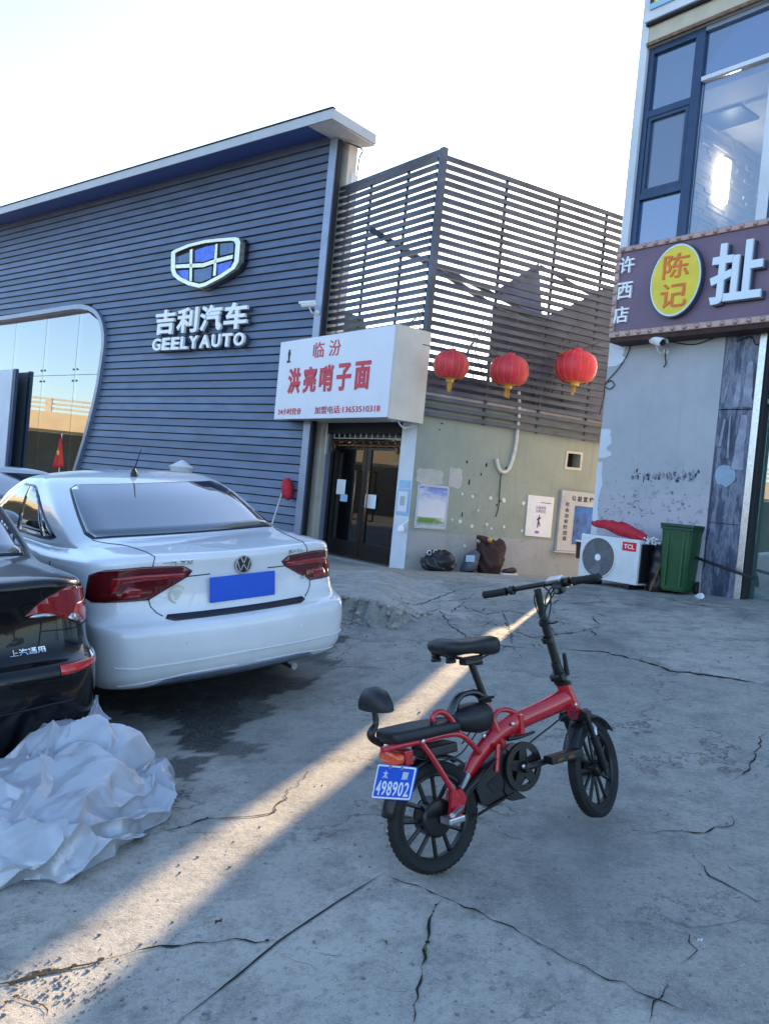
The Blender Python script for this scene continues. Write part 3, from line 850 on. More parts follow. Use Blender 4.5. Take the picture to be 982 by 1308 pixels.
# inside
zc = z_open_top + .3
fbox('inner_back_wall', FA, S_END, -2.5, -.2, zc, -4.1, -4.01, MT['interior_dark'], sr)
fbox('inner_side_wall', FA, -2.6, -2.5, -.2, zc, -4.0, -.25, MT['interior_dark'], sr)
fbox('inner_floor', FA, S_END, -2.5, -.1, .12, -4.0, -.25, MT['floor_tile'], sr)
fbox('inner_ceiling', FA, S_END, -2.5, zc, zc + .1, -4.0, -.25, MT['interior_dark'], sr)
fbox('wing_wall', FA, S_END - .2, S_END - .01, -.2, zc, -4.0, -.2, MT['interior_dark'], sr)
s_c0, _ = FA.px(8, 450, -.9); s_c1, _ = FA.px(20, 450, -.9)
fbox('inner_column', FA, s_c0, s_c1, -.1, zc, -1.35, -.9, MT['cream_wall'], sr)
s_b = FA.px(43, 450, -1.5)[0]
fbox('inner_partition', FA, s_c1 - .3, s_b, -.1, zc, -1.9, -1.5, MT['patch_plaster'], sr)
zb0 = FA.px(60, 491, -.6)[1]; zb1 = FA.px(60, 471, -.6)[1]
fbox('mezzanine_edge', FA, s_c1, -2.62, zb0, zb1, -.9, -.6, MT['band_white'], sr)
# glass sheets with seams between them
ssm = [FA.px(53, 500, -.1)[0], FA.px(94, 500, -.1)[0]]
gs = [S_END, FA.px(14, 500, -.1)[0]] + ssm
bounds = [(S_END, S_END + 4), (S_END + 4.01, gs[1] - 3.2), (gs[1] - 3.19, gs[1] - .005), (gs[1] + .005, ssm[0] - .006), (ssm[0] + .006, ssm[1] - .006)]
zmid = FA.px(60, 480, -.1)[1]
ztop_g = wout[0][1] + .45
for s0, s1 in bounds:
    for z0, z1 in ((0.1, zmid - .006), (zmid + .006, ztop_g)):
        fbox('glass_pane', FA, s0, s1, z0, z1, -.112, -.10, MT['glass_show'], sr)
for z0, z1 in ((0.1, zmid - .006), (zmid + .006, ztop_g)):
    zz = np.linspace(z0, z1, 8)
    prism('glass_pane', [(ssm[1] + .006, z0)] + [(max(ssm[1] + .03, edge_s(z)), z) for z in zz] + [(ssm[1] + .006, z1)], FA.P, -.112, -.10, MT['glass_show'], sr)
for sx in ssm + [gs[1]]:
    for dz in (-.13, .13):
        for ds in (-.08, .08):
            lathe('glass_fitting', Axes(FA.P(sx + ds, zmid + dz, -.1), FA.u, (0, 0, 1), FA.n), [(0, .03), (.022, .028), (.024, 0), (.024, -.02)], MT['steel'], sr, seg=8)
s_p = FA.px(9, 560, .15)[0]
fbox('entrance_pier', FA, s_p - 3, s_p, -.1, FA.px(5, 470, .35)[1], .05, .15, MT['upper_white'], sr, bev=.01)
fbox('pier_edge', FA, s_p + .002, s_p + .12, -.1, FA.px(5, 469, .35)[1], .05, .13, MT['win_blue'], sr)
# showcase box inside
bxs0, bxz0 = FA.px(24, 600, -1.0); bxs1, bxz1 = FA.px(38, 573, -1.0)
sc_ = thing('display_case', 'small pale glass display case standing behind the showroom window', 'display case', FA.P(bxs0, .12, -1.2))
fbox('case_glass', FA, bxs0, bxs1, .5, bxz1, -1.35, -1.0, MT['glass_green'], sc_)
for a in (bxs0, bxs1):
    for d in (-1.36, -.99): fbox('case_edge', FA, a - .012, a + .012, .12, bxz1 + .012, d - .012, d + .012, MT['pale_metal'], sc_)
fbox('case_base', FA, bxs0 + .02, bxs1 - .02, .12, .5, -1.33, -1.02, MT['pale_metal'], sc_)

# emblem
em = thing('shield_emblem', 'chrome shield emblem with six blue fields above the white lettering', 'emblem', FA.P(*FA.px(262, 340)))
ED = .22
def E_(q): return FA.px(q[0], q[1], ED)
eo = [(219, 323), (222, 319.5), (262, 306), (300, 303.5), (306, 303.5), (309.5, 307), (308, 337), (303, 348), (286, 359), (262, 370), (250, 371), (226, 362), (220, 357)]
eo = [(219, 322), (222, 319.5), (240, 312), (262, 306.5), (280, 304.5), (300, 303), (305, 304), (307, 309), (305, 334), (300, 343), (284, 354), (262, 365.5), (254, 367.5), (240, 364), (228, 358), (221, 352), (218.5, 345)]
EO = [E_(q) for q in eo]
cc = np.mean(EO, 0)
EI = [tuple(cc + (np.array(q) - cc) * np.array([.875, .855])) for q in EO]
bm = bmesh.new(); add_ring_prism(bm, EO, EI, FA.P, ED - .09, ED)
bmesh.ops.bevel(bm, geom=[e for e in bm.edges if e.calc_face_angle(0) > .9], offset=.012, segments=2, affect='EDGES')
bm_obj('rim', bm, MT['gold_chrome'], em)
OB = [tuple(cc + (np.array(q) - cc) * 1.03) for q in EO]
bm = bmesh.new(); add_prism(bm, OB, FA.P, .036, ED - .092)
bm_obj('box_body', bm, MT['black_gloss'], em)
prism('recess', [tuple(cc + (np.array(q) - cc) * .9) for q in EO], FA.P, ED - .09, ED - .07, MT['dark_gap'], em)
fields = [([(223, 328), (240, 321.5), (240, 334), (223.5, 336)], 'badge_dark'), ([(247, 319), (262, 314), (272.5, 312), (271, 329), (258, 333.5), (247, 334)], 'badge_blue'),
          ([(279, 310.5), (296.5, 309), (296, 322), (279, 326)], 'badge_dark'), ([(223, 345), (239, 344), (239, 357.5), (230, 355), (223.5, 350)], 'badge_blue'),
          ([(246, 344), (258, 342.5), (269, 339), (267.5, 354.5), (254, 360), (246, 358.5)], 'badge_dark'), ([(276, 337), (294.5, 332), (293, 338), (287, 346), (276, 351)], 'badge_blue')]
for poly, mk_ in fields:
    prism('field', [E_(q) for q in poly], FA.P, ED - .068, ED - .04, MT[mk_], em, bev=.008)
for a in ([(222.5, 338), (247, 336.5), (259, 336), (275, 330.5), (297, 325), (296.5, 330), (275, 335.5), (259, 341), (246, 341.5), (222.5, 342.5)],
          [(242, 319), (245.5, 317.5), (244.5, 359), (241.5, 358.5)], [(274.5, 312), (277.5, 311), (275, 351.5), (271.5, 352.5)]):
    prism('bar', [E_(q) for q in a], FA.P, ED - .066, ED - .012, MT['gold_chrome'], em)

# lettering
lt = thing('wall_lettering', 'white raised characters 吉利汽车 over GEELY AUTO on the boarded wall', 'lettering', FA.P(*FA.px(258, 410)))
LD = .16
sl0, _ = FA.px(198, 410, LD); sl1, _ = FA.px(318, 400, LD)
zl0 = FA.px(199, 428, LD)[1]; zl1 = FA.px(200, 397, LD)[1]
cw = (sl1 - sl0) / 4
def block_letter(ch, q, parent, bold=.02):
    text_obj('letter', ch, q, (LD - .05, LD), FA.P, MT['letter_white'], parent, bold=bold)
    text_obj('letter_back', ch, (q[0] + .015, q[1] + .02, q[2] - .015, q[3] - .01), (.05, LD - .052), FA.P, MT['letter_side'], parent, bold=bold)
for i, ch in enumerate('吉利汽车'):
    block_letter(ch, (sl0 + i * cw + .02, sl0 + (i + 1) * cw - .05, zl0, zl1), lt, .03)
zg0 = FA.px(197, 448, LD)[1]; zg1 = FA.px(197, 432.5, LD)[1]
wd = {'L': .82, 'Y': 1.05, 'A': 1.15, 'T': 1.05, 'O': 1.1, 'G': 1.05}
word = 'GEELYAUTO'; tot = sum(wd.get(c, .95) for c in word); s_ = sl0 - .02
for c in word:
    w_ = wd.get(c, .95) / tot * (sl1 - sl0 - .0)
    block_letter(c, (s_, s_ + w_ * .86, zg0, zg1), lt, .035)
    s_ += w_

# cctv on the showroom corner
def cctv(name, label, base, fr, aim, L=.22, r=.045, arm=.2, group='security cameras'):
    """bullet camera: base on the wall, bracket, hood, lens; aim = direction of sight"""
    t = thing(name, label, 'security camera', base, group)
    n_ = fr.n; b = np.array(base)
    elbow = b + n_ * arm * .6 + np.array([0, 0, -.04]); head = b + n_ * arm + np.array([0, 0, .05])
    lathe('mount_plate', Axes(base, fr.u, (0, 0, 1), n_), [(0, .025), (.035, .025), (.042, .012), (.042, 0)], MT['camera_white'], t, seg=14)
    tube('bracket', [b, elbow, head], .013, MT['camera_white'], t, smooth_n=4)
    a = np.array(aim, float); a /= np.linalg.norm(a); sx = np.cross(a, [0, 0, 1]); sx /= np.linalg.norm(sx); uz = np.cross(sx, a)
    ax = Axes(head + uz * .04, sx, uz, a)
    lathe('housing', ax, [(0, -L / 2), (r * .8, -L / 2), (r, -L / 2 + .02), (r, L / 2 - .01), (r * .85, L / 2)], MT['camera_white'], t, seg=18)
    lathe('lens', ax, [(r * .84, L / 2 - .004), (r * .8, L / 2 + .004), (0, L / 2 + .004)], MT['black_gloss'], t, seg=16)
    bm = bmesh.new(); add_lathe(bm, ax, [(r * 1.12, -L / 2 + .01), (r * 1.16, L / 2 + .035), (r * 1.22, L / 2 + .035), (r * 1.2, -L / 2 + .01)], 16, math.pi * .05, math.pi * .95)
    bm_obj('sun_hood', bm, MT['camera_white'], t, smooth=True, sharp=40)
    return t
sA, zA = FA.px(399, 396, .07)
cctv('security_camera', 'white bullet camera on a pole at the showroom corner above the shop sign', FA.P(.1, zA - .05, .062), FA, -FA.u * .8 + FA.n * .5 + V3(0, 0, -.15), .26, .05, .22)

# ================================================================== noodle shop
ns = thing('noodle_shop', 'small noodle shop with a green plastered flank and a glass door', 'shop', K)
Z_WALL = 3.12
sl = -2.92
base_z = .3
fbox('pillar', FB, sl, -2.50, base_z, Z_WALL, -.35, 0, MT['white_paint'], ns, bev=.01)
fbox('pillar', FB, -.36, -.002, base_z, Z_WALL, -.35, 0, MT['white_paint'], ns, bev=.01)
fbox('pillar_edge', FB, -2.498, -2.40, base_z, Z_WALL, -.32, -.06, MT['trim_grey'], ns)
fbox('lintel', FB, -2.39, -.362, 2.55, Z_WALL, -.33, -.03, MT['dark_gap'], ns)
# flank wall; the square hole near its far end is a recessed void
h0s, h0z = FC.px(722, 597); h1s, h1z = FC.px(742, 580)
FLEN = 4.2
bm = bmesh.new()
for (a, b, c, d) in ((.0, h0s, base_z, Z_WALL), (h0s, h1s, base_z, h0z), (h0s, h1s, h1z, Z_WALL), (h1s, FLEN, base_z, Z_WALL)):
    add_fbox(bm, FC, a, b, c, d, -.24, 0)
bm_obj('wall', bm, MT['green_plaster'], ns)
bm = bmesh.new(); add_fbox(bm, FC, h0s - .05, h1s + .05, h0z - .05, h1z + .05, -.5, -.2); bm_obj('vent_hole', bm, MT['dark_gap'], ns)
rim_ = [(h0s - .03, h0z - .03), (h1s + .02, h0z - .02), (h1s + .03, h1z + .03), (h0s - .02, h1z + .02)]
bm = bmesh.new(); add_ring_prism(bm, rim_, [(h0s + .015, h0z + .01), (h1s - .01, h0z + .02), (h1s - .015, h1z - .01), (h0s + .02, h1z - .015)], FC.P, 0.0015, .012); bm_obj('hole_rim', bm, MT['cream_wall'], ns)
# roof slab as a quadrilateral
q0 = np.array(FB.P(sl, 0, -.0)); q1 = K; q2 = np.array(FC.P(FLEN, 0)); q3 = q2 - FB.u * 2.9
bm = bmesh.new()
add_hexa(bm, [(q[0], q[1], Z_WALL + .002) for q in (q0, q1, q2, q3)] + [(q[0], q[1], Z_WALL + .10) for q in (q0, q1, q2, q3)])
bm_obj('roof_slab', bm, MT['pale_metal'], ns)
bm = bmesh.new(); add_hexa(bm, [tuple(q2[:2]) + (base_z,), tuple(q3[:2]) + (base_z,), tuple((q3 + FC.u * -.2)[:2]) + (base_z,), tuple((q2 + FC.u * -.2)[:2]) + (base_z,)] + [tuple(q2[:2]) + (Z_WALL,), tuple(q3[:2]) + (Z_WALL,), tuple((q3 + FC.u * -.2)[:2]) + (Z_WALL,), tuple((q2 + FC.u * -.2)[:2]) + (Z_WALL,)])
bm_obj('rear_wall', bm, MT['cream_wall'], ns)
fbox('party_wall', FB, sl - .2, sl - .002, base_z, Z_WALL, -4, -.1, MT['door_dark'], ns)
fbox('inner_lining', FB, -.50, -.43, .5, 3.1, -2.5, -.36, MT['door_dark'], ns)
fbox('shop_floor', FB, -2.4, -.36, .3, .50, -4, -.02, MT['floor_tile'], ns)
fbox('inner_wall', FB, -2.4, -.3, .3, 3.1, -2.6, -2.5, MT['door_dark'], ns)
# wall marks
def blob(name, fr, s, z, rs, rz, d, m_, parent, n=14, jag=.2, sd=0, depth=.006):
    rr = random.Random(sd)
    pts = [(s + rs * math.cos(2 * math.pi * k / n) * (1 + rr.uniform(-jag, jag)), z + rz * math.sin(2 * math.pi * k / n) * (1 + rr.uniform(-jag, jag))) for k in range(n)]
    return prism(name, pts, fr.P, d, d + depth, m_, parent)
for (x0, y0, x1, y1, sd) in ((530, 600, 567, 618, 1), (571, 598, 591, 623, 2)):
    a = FC.px(x0, y1); b = FC.px(x1, y0)
    pts = []
    w_, h_ = b[0] - a[0], b[1] - a[1]; rr = random.Random(sd)
    for k in range(20):
        t = 2 * math.pi * k / 20
        cx_, cy_ = math.copysign(abs(math.cos(t)) ** .5, math.cos(t)), math.copysign(abs(math.sin(t)) ** .5, math.sin(t))
        pts.append(((a[0] + b[0]) / 2 + cx_ * w_ / 2 * (1 + rr.uniform(-.1, .06)), (a[1] + b[1]) / 2 + cy_ * h_ / 2 * (1 + rr.uniform(-.15, .05))))
    prism('plaster_patch', pts, FC.P, .001, .006, MT['patch_plaster'], ns)
for i, (u, v, r_) in enumerate([(568, 632, 4), (590, 631, 3), (603, 634, 4), (626, 636, 5), (643, 639, 6), (668, 643, 5), (610, 652, 3), (567, 665, 6), (577, 664, 3), (587, 666, 5), (602, 672, 5), (621, 670, 4), (627, 675, 3), (643, 673, 4), (666, 678, 4), (593, 697, 4), (610, 690, 2)]):
    s_, z_ = FC.px(u, v); k = r_ * .5 / 80
    blob('paint_spot', FC, s_, z_, k, k, .001, MT['spot_white'], ns, 9, .2, i, .01)
for i, (u, v, a, b) in enumerate([(596, 590, 3, 4), (621, 594, 3, 6), (646, 598, 3, 4), (599, 616, 3, 7), (590, 657, 2, 8), (558, 520, 2, 8), (561, 549, 2, 2), (564, 541, 7, 1.5), (614, 606, 2, 5), (638, 640, 5, 3), (634, 645, 3, 3)]):
    s_, z_ = FC.px(u, v)
    blob('wall_chip', FC, s_, z_, a * .4 / 80, b * .5 / 80, .001, MT['crack'], ns, 9, .3, i + 40, .004)
# pipe coming down the flank
pp = [(662, 500), (663, 520), (661, 545), (659, 565), (655, 585), (649, 600), (641, 603), (636, 596), (634, 586)]
pz = [FC.P(*FC.px(u, v, .05), .05) for u, v in pp]
pipe = tube('conduit_pipe', pz, .028, MT['conduit'], None, smooth_n=4, seg=10)
tag(pipe, 'pale bent pipe hanging down the green wall and hooking upward', 'pipe')
pz2 = [FC.P(*FC.px(u, v, .02), .02) for u, v in ((640, 603), (638, 625), (637, 645), (633, 660))]
tube('thin_cable', pz2, .008, MT['wire_black'], None, smooth_n=3); tag(bpy.data.objects['thin_cable'], 'thin dark cable running down from the hooked pipe', 'cable')
# rail and brackets under the screen
ra, za = FC.px(541, 503, .06); rb, zb_ = FC.px(684, 528, .06)
fbox('wall_rail', FC, ra, rb, za - .035, za + .005, .01, .06, MT['white_paint'], ns)

# door
dr = thing('shop_door', 'dark double glass door with gilded top under the shop sign', 'door', FB.P(-1.4, .5, -.2))
dz0, dz1 = .50, 2.42
fbox('door_frame', FB, -2.39, -2.31, dz0, 2.54, -.22, -.14, MT['door_dark'], dr)
fbox('door_frame', FB, -.44, -.365, dz0, 2.54, -.22, -.14, MT['door_dark'], dr)
fbox('door_frame', FB, -2.308, -.442, 2.47, 2.54, -.22, -.14, MT['door_dark'], dr)
mid = -1.38
for s0, s1 in ((-2.30, mid - .005), (mid + .005, -.45)):
    leaf_ = bmesh.new()
    add_fbox(leaf_, FB, s0, s0 + .11, dz0 + .03, dz1, -.20, -.16, .004)
    add_fbox(leaf_, FB, s1 - .11, s1, dz0 + .03, dz1, -.20, -.16, .004)
    add_fbox(leaf_, FB, s0 + .11, s1 - .11, dz0 + .03, dz0 + .28, -.20, -.16, .004)
    add_fbox(leaf_, FB, s0 + .11, s1 - .11, dz1 - .12, dz1, -.20, -.16, .004)
    lf = bm_obj('door_leaf', leaf_, MT['door_dark'], dr)
    fbox('glass', FB, s0 + .112, s1 - .112, dz0 + .282, dz1 - .122, -.19, -.178, MT['glass_door'], lf)
    hs = s1 - .17 if s0 < -2 else s0 + .17
    tube('handle', [FB.P(hs, 1.15, -.159), FB.P(hs, 1.15, -.10), FB.P(hs, 1.95, -.10), FB.P(hs, 1.95, -.159)], .016, MT['bronze'], lf, seg=8)
# gilded scroll under the lintel
rr = random.Random(5)
for k in range(9):
    s_ = -2.2 + k * .21
    pts = [FB.P(s_ + .12 * math.cos(t) * (1 + .2 * rr.random()), 2.40 + .05 * math.sin(t) + .02 * math.sin(3 * t), -.12 + .02 * math.sin(2 * t)) for t in np.linspace(0, 5.5, 10)]
    tube('scroll', pts, .016, MT['bronze'], dr, seg=6)
for s_ in (-2.26, -.52):
    tube('scroll', [FB.P(s_, 2.40, -.10), FB.P(s_ + .07, 2.34, -.09), FB.P(s_, 2.26, -.10), FB.P(s_ - .05, 2.33, -.10)], .026, MT['bronze'], dr, seg=7, smooth_n=3)
gt = thing('fretwork_screen', 'pale square fretwork strip above the shop door', 'fretwork', FB.P(-1.4, 2.5, -.1))
for k in range(12):
    s0 = -2.25 + k * .15
    fbox('fret_bar', FB, s0, s0 + .014, 2.47, 2.68, -.09, -.07, MT['patch_plaster'], gt)
for z_, w_ in ((2.47, 1.8), (2.57, 1.8), (2.67, 1.8)):
    fbox('fret_rail', FB, -2.25, -2.25 + w_, z_, z_ + .014, -.0899, -.0699, MT['patch_plaster'], gt)
# door notices and the lit box inside
ntc = [((431, 612), (440, 632), 'paper'), ((435, 631), (443, 641), 'paper_blue'), ((467, 631), (479, 650), 'paper')]
for i, (a, b, m_) in enumerate(ntc):
    s0, z1 = FB.px(*a, -.155); s1, z0 = FB.px(*b, -.155)
    o = fbox('door_notice', FB, s0, s1, z0, z1, -.158, -.154, MT[m_]); 
    tag(o, ['tall pale notice stuck to the left door leaf', 'small blue notice under the tall one on the left door leaf', 'pale notice on the right door leaf'][i], 'notice', 'notices on the shop door')
s0, z1 = FB.px(428, 581, -.3); s1, z0 = FB.px(452, 590, -.3)
o = fbox('ceiling_lamp', FB, s0, s1, z0 + .02, z1, -1.6, -1.5, MT['lamp_door'], bev=.01); tag(o, 'lit tube lamp seen through the shop door', 'lamp')
# things seen dimly inside: a counter with stools
ct = thing('counter', 'dim blue counter seen behind the shop door glass', 'counter', FB.P(-1.4, .5, -1.8))
fbox('counter_body', FB, -2.2, -1.2, .5, 1.3, -2.2, -1.7, MT['win_blue'], ct, bev=.02); fbox('counter_top', FB, -2.25, -1.15, 1.302, 1.34, -2.25, -1.65, MT['trim_grey'], ct)

# ------------------------------------------------------------------ shop sign box
def solve_d(u, v, s_target):
    lo, hi = 0., 3.
    for _ in range(40):
        m_ = (lo + hi) / 2
        if FB.px(u, v, m_)[0] < s_target: hi = m_
        else: lo = m_
    return lo
SD = .70
sgL, zlt = FB.px(359, 437, SD); sgR, zrt = FB.px(505, 415, SD)
_, zlb = FB.px(352, 535.5, SD); _, zrb = FB.px(496, 532.7, SD)
zt_, zb2 = (zlt + zrt) / 2, (zlb + zrb) / 2
sg = thing('shop_sign', 'white box sign with red characters 洪亮哨子面 over the shop door', 'sign', FB.P((sgL + sgR) / 2, zb2, SD / 2))
print('SIGN', sgL, sgR, zt_, zb2, zlt, zrt, zlb, zrb, solve_d(505, 415, .08), solve_d(505, 415, 0))
fbox('sign_face', FB, sgL, sgR, zb2, zt_, SD - .03, SD, MT['sign_face'], sg, bev=.004)
fbox('sign_body', FB, sgL + .02, sgR - .012, zb2 + .02, zt_ - .005, .012, SD - .032, MT['sign_side'], sg)
fbox('side_panel', FB, sgR - .01, sgR + .002, zb2 - .01, zt_ + .02, .012, SD - .032, MT['sign_side'], sg)
WS = sgR - sgL; HS = zt_ - zb2
def S_(fx, fz): return sgL + fx * WS, zb2 + fz * HS
def sign_text(ch, x0, x1, z0, z1, m_, bold=.01, dep=.008):
    a = S_(x0, z0); b = S_(x1, z1)
    return text_obj('letter', ch, (a[0], b[0], a[1], b[1]), (SD + .0005, SD + dep), FB.P, MT[m_], sg, bold=bold)
for i, ch in enumerate('临汾'): sign_text(ch, .335 + i * .145, .435 + i * .145, .74, .93, 'sign_red', .002)
for i, ch in enumerate('洪亮哨子面'): sign_text(ch, .115 + i * .152, .235 + i * .152, .32, .64, 'sign_red', .03, .012)
sign_text('24小时营业', .04, .27, .055, .135, 'sign_red', .0)
sign_text('加盟电话:13653510318', .40, .945, .055, .145, 'sign_red', .0)
# small standing figure print at top left of the sign
fig = [(-.5, 0), (.5, 0), (.42, .12), (.2, .16), (.25, .5), (.35, .62), (.3, .8), (.18, .84), (.22, .95), (.08, 1), (-.08, 1), (-.2, .92), (-.18, .82), (-.3, .76), (-.25, .5), (-.15, .2), (-.45, .12)]
a = S_(.10, .72)
prism('printed_figure', [(a[0] + x * .13, a[1] + z * HS * .17) for x, z in fig], FB.P, SD + .0005, SD + .004, MT['ink'], sg)
s_, z_ = FB.px(512, 540, .4)
cctv('security_camera', 'small white bullet camera under the right end of the shop sign', FB.P(-.12, 2.66, .002), FB, -FB.u * .7 + FB.n * .6 + V3(0, 0, -.35), .2, .04, .3)

# ------------------------------------------------------------------ slatted screen on the roof
scr = thing('slatted_screen', 'tall cage of dark horizontal metal slats on the shop roof', 'slatted screen', FB.P(0, Z_WALL))
zt_C = 6.66; NS = 30; zlow = 2.80
pit = (zt_C - 3.14) / 29.0
E_T = 3.74
n_all = int((zt_C - zlow) / pit) + 1
D0, D1 = .035, .09
def slat(fr, s0, s1, z, nm='slat'):
    bm = bmesh.new(); j = rnd.uniform(-.004, .004); t = rnd.uniform(-.006, .006)
    P = fr.P
    add_hexa(bm, [P(s0, z - .064 + j, D0), P(s1, z - .064 + j + t, D0), P(s1, z + j + t, D0), P(s0, z + j, D0), P(s0, z - .064 + j, D1), P(s1, z - .064 + j + t, D1), P(s1, z + j + t, D1), P(s0, z + j, D1)])
    bm_obj(nm, bm, MT['steel_slat'], scr)
for k in range(n_all):
    z = zt_C - k * pit
    slat(FC, .0, E_T, z)
    if z > 3.3: slat(FB, -2.84, -.03, z)
slat(FB, -2.84, .0, zt_C + .09)
for t_ in (0.0, FC.px(646, 240)[0], FC.px(713, 260)[0], FC.px(773, 280)[0], E_T - .02):
    fbox('post', FC, t_ - .02, t_ + .02, Z_WALL - .3, zt_C - .01, .003, .033, MT['steel_slat'], scr)
for t_ in (-2.84, FB.px(470, 300)[0], FB.px(516, 300)[0], -.02):
    fbox('post', FB, t_ - .018, t_ + .018, Z_WALL + .1, zt_C - .01, .003, .033, MT['steel_slat'], scr)
fbox('corner_post', FB, .0, .09, Z_WALL - .02, zt_C + .1, -.0, .092, MT['steel_slat'], scr)
# dark sheet behind the lowest slats of the flank
fbox('skirt_sheet', FC, 1.2, FLEN, 2.80, 3.10, -.04, -.0, MT['steel_slat'], scr) if False else None
# things behind the screen
rb1 = thing('roof_shed', 'sagging shed roof seen dimly through the roof slats', 'shed', FC.P(1.5, 3.25, -1.5))
def beam(name, fr, pts, d, r, m_, parent):
    return tube(name, [fr.P(*fr.px(u, v, d), d) for u, v in pts], r, m_, parent, seg=6)
beam('rafter', FC, [(472, 292), (560, 345), (620, 385), (690, 410), (775, 372)], -1.2, .045, MT['steel_slat'], rb1)
beam('rafter', FC, [(520, 325), (560, 340), (700, 412), (760, 440)], -1.5, .04, MT['steel_slat'], rb1)
beam('rafter', FC, [(640, 375), (690, 340), (770, 385)], -1.6, .03, MT['steel_slat'], rb1)
def panel(name, fr, pts, d, m_, parent, th=.03):
    return prism(name, [fr.px(u, v, d) for u, v in pts], fr.P, d - th, d, m_, parent)
panel('roof_sheet', FC, [(632, 372), (688, 336), (692, 402), (668, 398)], -1.7, MT['blue_tarp'], rb1)
panel('roof_sheet', FC, [(690, 412), (775, 366), (800, 372), (800, 560), (628, 540), (630, 392)], -.75, MT['steel_slat'], rb1)  # sheet made solid and shaped to stop the sun behind the slats
fbox('parapet', FC, .05, 3.9, Z_WALL + .1, Z_WALL + .42, -.5, -.4, MT['steel_slat'], rb1)
# bare climbing plant behind the slats
vn = thing('bare_creeper', 'bare creeper stems tangled behind the roof slats', 'creeper', FC.P(1.0, 3.3, -.4))
rr = random.Random(11)
for k in range(26):
    s_, z_ = rr.uniform(-.2, 3.2), 3.2; d_ = -rr.uniform(.3, .9); pts = [FC.P(s_, z_, d_)]
    dx = rr.uniform(-.25, .25)
    for j in range(rr.randint(4, 8)):
        s_ += dx * .6 + rr.uniform(-.12, .12); z_ += rr.uniform(.12, .28); d_ += rr.uniform(-.05, .05); pts.append(FC.P(s_, z_, d_))
    tube('stem', pts, [.012] * (len(pts) - 1) + [.003], MT['bark'], vn, seg=5)

# ------------------------------------------------------------------ lanterns
def lantern(c, R, label):
    t = thing('red_lantern', label, 'lantern', c, 'red lanterns strung along the green wall')
    ax = Axes(c, (1, 0, 0), (0, 1, 0), (0, 0, 1))
    H = R * .74
    bm = bmesh.new(); seg = 48; rings = []
    for i in range(13):
        a = -1.2 + 2.4 * i / 12; zz = H * math.sin(a) / math.sin(1.2) * .98; rr_ = R * math.cos(a) ** .62
        rings.append([bm.verts.new(ax(rr_ * (1 - .028 * abs(math.cos(8 * (2 * math.pi * k / seg)))) * math.cos(2 * math.pi * k / seg), rr_ * (1 - .028 * abs(math.cos(8 * (2 * math.pi * k / seg)))) * math.sin(2 * math.pi * k / seg), zz)) for k in range(seg)])
    for i in range(12):
        for k in range(seg): bm.faces.new((rings[i][k], rings[i][(k + 1) % seg], rings[i + 1][(k + 1) % seg], rings[i + 1][k]))
    bm_obj('body', bm, MT['lantern_red'], t, smooth=True)
    for nm, z_ in (('bottom_collar', -H), ('top_collar', H)):
        sgn = -1 if z_ < 0 else 1
        lathe(nm, Axes(ax(0, 0, z_), (1, 0, 0), (0, 1, 0), (0, 0, sgn)), [(R * .50, -.03), (R * .48, -.012), (R * .24, .008), (R * .20, .05), (0, .05)], MT['lantern_gold'] if sgn < 0 else MT['lantern_red'], t, seg=20)
    for k in range(16):
        a = 2 * math.pi * k / 16
        tube('rib', [ax(R * 1.004 * math.cos(b) ** .62 * math.cos(a), R * 1.004 * math.cos(b) ** .62 * math.sin(a), H * math.sin(b) / math.sin(1.2) * .98) for b in np.linspace(-1.15, 1.15, 9)], .0022, MT['lantern_gold'], t, seg=4)
    bm = bmesh.new()
    for k in range(22):
        a = rnd.uniform(0, 6.28); r_ = rnd.uniform(.0, .035)
        add_tube(bm, [ax(r_ * math.cos(a), r_ * math.sin(a), -H - .05), ax(r_ * 1.3 * math.cos(a) + rnd.uniform(-.01, .01), r_ * 1.3 * math.sin(a), -H - .12 - rnd.uniform(0, .08))], .003, 4)
    bm_obj('tassel', bm, MT['lantern_gold'], t)
    tube('hanging_cord', [ax(0, 0, H + .04), ax(.0, 0, H + .13)], .006, MT['wire_black'], t)
    return t
Dl = .55
for (u, v, wpx, lab) in ((576, 467, 46, 'red round lantern nearest the shop sign, leftmost of three'), (650, 474, 50, 'red round lantern in the middle of the string of three'), (735, 469, 54, 'largest red lantern, beside the grey wall at the right')):
    s_, z_ = FC.px(u, v, Dl); c = np.array(FC.P(s_, z_, Dl)); dep = np.dot(c - CAM, _f)
    lantern(c, wpx / 2 / FOC * dep, lab)
pts = []
for u, v in ((540, 440), (576, 448), (612, 455), (650, 455), (692, 458), (735, 449), (768, 436)):
    s_, z_ = FC.px(u, v, Dl); pts.append(FC.P(s_, z_, Dl))
tag(tube('lantern_cable', pts, .007, MT['wire_black'], None, smooth_n=5), 'thin cable the three red lanterns hang from', 'cable')

